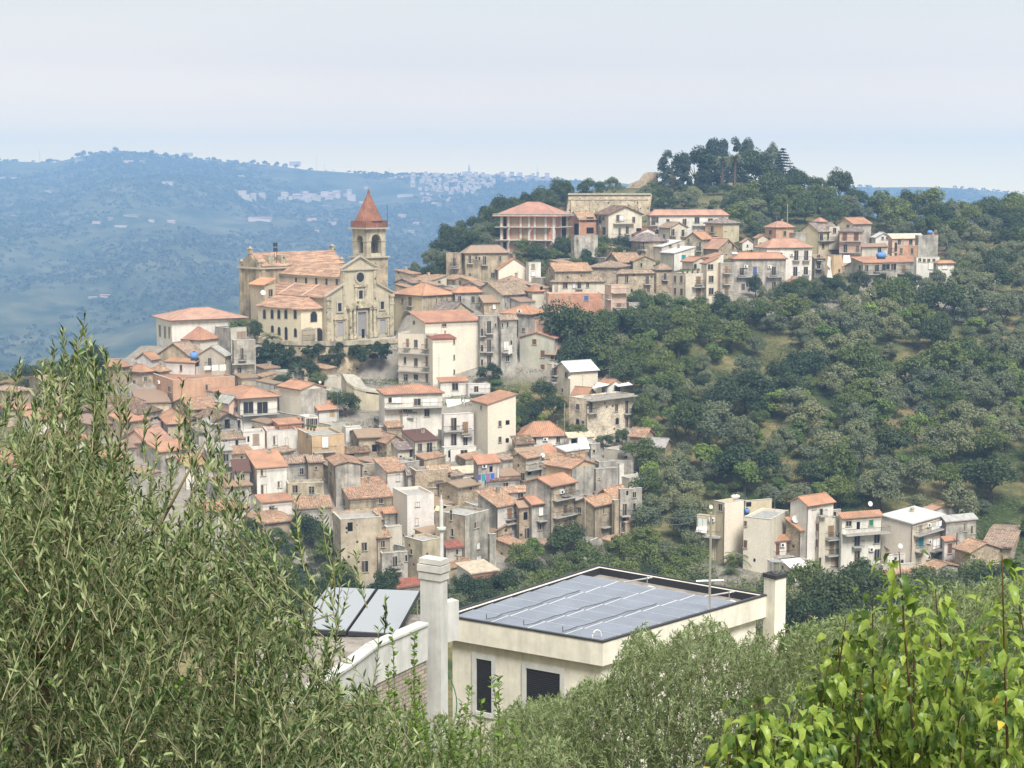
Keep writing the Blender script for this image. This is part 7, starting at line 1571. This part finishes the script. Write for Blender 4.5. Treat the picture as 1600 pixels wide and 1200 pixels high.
mid_olive([(1215, 990), (1250, 975), (1300, 965), (1350, 955), (1400, 945), (1450, 925), (1500, 915), (1560, 905), (1650, 890)], 1250, 15, 20, 6500, 'pale green olive tree behind the pear tree on the right', 202, .07, .016, base=1450, m='olive_mid')
mid_olive([(300, 1090), (480, 1060), (600, 1080), (700, 1110), (790, 1130), (880, 1140)], 1300, 9.5, 12, 1300, 'low olive shrub under the left terrace wall', 203, .055, .015, base=600)
# ---- leafy green shoots in front of the chimney
def shoots():
    g = np.random.default_rng(301); b = A((W(660, 1300, 8)[0], 8, ground(W(660, 1300, 8)[0], 8))); t = thing('plum_shrub', b, 'young shrub with bright green upright shoots before the white chimney', 'shrub')
    sp = [(612, 982), (648, 992), (606, 1040), (636, 1062), (655, 1058), (580, 1090), (722, 1095), (735, 1072), (768, 1058), (752, 1092), (690, 1120), (660, 1100), (625, 1110), (780, 1055), (800, 1120), (705, 1140), (668, 1135), (600, 1130), (642, 1125), (740, 1140), (690, 1165), (620, 1150)]
    x, y = np.array([a for a, b_ in sp], float), np.array([b_ for a, b_ in sp], float); n = len(sp); tips = pxw(x, y, g.uniform(7.6, 8.4, n)); dr = unit(np.stack([g.normal(size=n) * .12, g.normal(size=n) * .1, np.full(n, 1.0)], 1)); pts = whips(tips, dr, g.uniform(.7, 1.1, n), g, .12, 9)
    V = twig_leaves(pts, .02, .034, .019, g, .9); addmesh('foliage', tri_mesh('shoot_foliage', V, 8, LF, MATS['shoot_leaf']), t); SV, SF = stems(pts, .006, .0018); addmesh('stems', tri_mesh('shoot_stems', SV, 0, SF, MATS['twig']), t)
shoots()
def pear():
    g = np.random.default_rng(401); b = A((W(1440, 1400, 6.6)[0], 6.6, ground(W(1440, 1400, 6.6)[0], 6.6))); t = thing('pear_tree', b, 'pear tree with broad drooping yellow green leaves in the right foreground', 'fruit tree')
    sp = [(1405, 862, 6.4), (1365, 925, 6.6), (1322, 968, 6.7), (1462, 920, 6.9), (1566, 868, 6.0), (1590, 930, 6.3), (1490, 1000, 6.5), (1515, 1040, 6.6), (1535, 1020, 6.8), (1430, 960, 6.8), (1295, 1040, 6.6), (1240, 1110, 6.2), (1180, 1100, 6.0), (1270, 1095, 6.4), (1380, 1000, 6.9), (1450, 1040, 7.0), (1345, 1060, 6.5), (1550, 1090, 6.9), (1433, 1120, 6.6), (1150, 1150, 6.0), (1210, 1150, 6.2), (1320, 1120, 6.9), (1400, 1090, 7.1), (1480, 1110, 6.9), (1580, 1050, 7.0), (1160, 1125, 6.1), (1190, 1090, 6.1), (1225, 1130, 6.3), (1250, 1100, 6.3), (1140, 1175, 6.0), (1175, 1165, 6.2), (1500, 1150, 6.5), (1360, 1150, 6.7), (1280, 1160, 6.5), (1610, 1000, 6.6), (1440, 1160, 6.4), (1560, 1150, 6.5),
          (1475, 1060, 7.2), (1600, 1110, 6.6), (1385, 1060, 6.8), (1310, 1010, 7.0), (1530, 960, 7.0), (1415, 1010, 7.2), (1345, 990, 7.1)]
    arr = np.array(sp); n = len(sp); tips = pxw(arr[:, 0], arr[:, 1], arr[:, 2]); dr = unit(np.stack([g.normal(size=n) * .10, g.normal(size=n) * .1, np.full(n, 1.0)], 1)); ln = g.uniform(.55, .95, n); pts = whips(tips, dr, ln, g, .08, 9)
    SV, SF = stems(pts, .0075, .003); addmesh('branches', tri_mesh('pear_branches', SV, 0, SF, MATS['pear_twig']), t)
    out = []
    m = 40
    for j in range(m):
        s = ((j + g.random(n)) / m * .98) * 8; i = s.astype(int).clip(0, 7); f = (s - i)[:, None]; P = pts[np.arange(n), i] * (1 - f) + pts[np.arange(n), i + 1] * f
        for _ in range(3):
            a = g.uniform(0, 2 * pi, n); rad = g.uniform(.01, .12, n)[:, None]; o_ = np.stack([np.cos(a), np.sin(a), np.zeros(n)], 1); Pb = P + o_ * rad + np.array([0, 0, .02]) * g.normal(size=(n, 1))
            up = g.uniform(-1.3, .45, n)[:, None]; d = unit(o_ * .8 + np.array([0, 0, 1.]) * up); keep = g.random(n) < .9; N_ = unit(np.array([0, 0, 1.]) + o_ * .5 + g.normal(size=(n, 3)) * .35)
            out.append(leaves(Pb, d, N_, .072 * g.uniform(.45, 1.3, n), .034 * g.uniform(.7, 1.3, n), .34, .2)[keep])
    V = np.concatenate(out); q = g.random(len(V)) < .012; q2 = ~q & (g.random(len(V)) < .3); addmesh('foliage', tri_mesh('pear_foliage', V[~q & ~q2], 8, LF, MATS['pear_leaf']), t); addmesh('old_foliage', tri_mesh('pear_dark', V[q2], 8, LF, MATS['pear_dark']), t); addmesh('yellow_leaves', tri_mesh('pear_yellow', V[q], 8, LF, MATS['yellow_leaf']), t)
    bough(t, [b + A((0, 0, -.3)), b + A((.05, .05, .7)), A(W(1440, 1230, 6.7))], .07, .03, 'pear_twig', 'trunk')
pear()
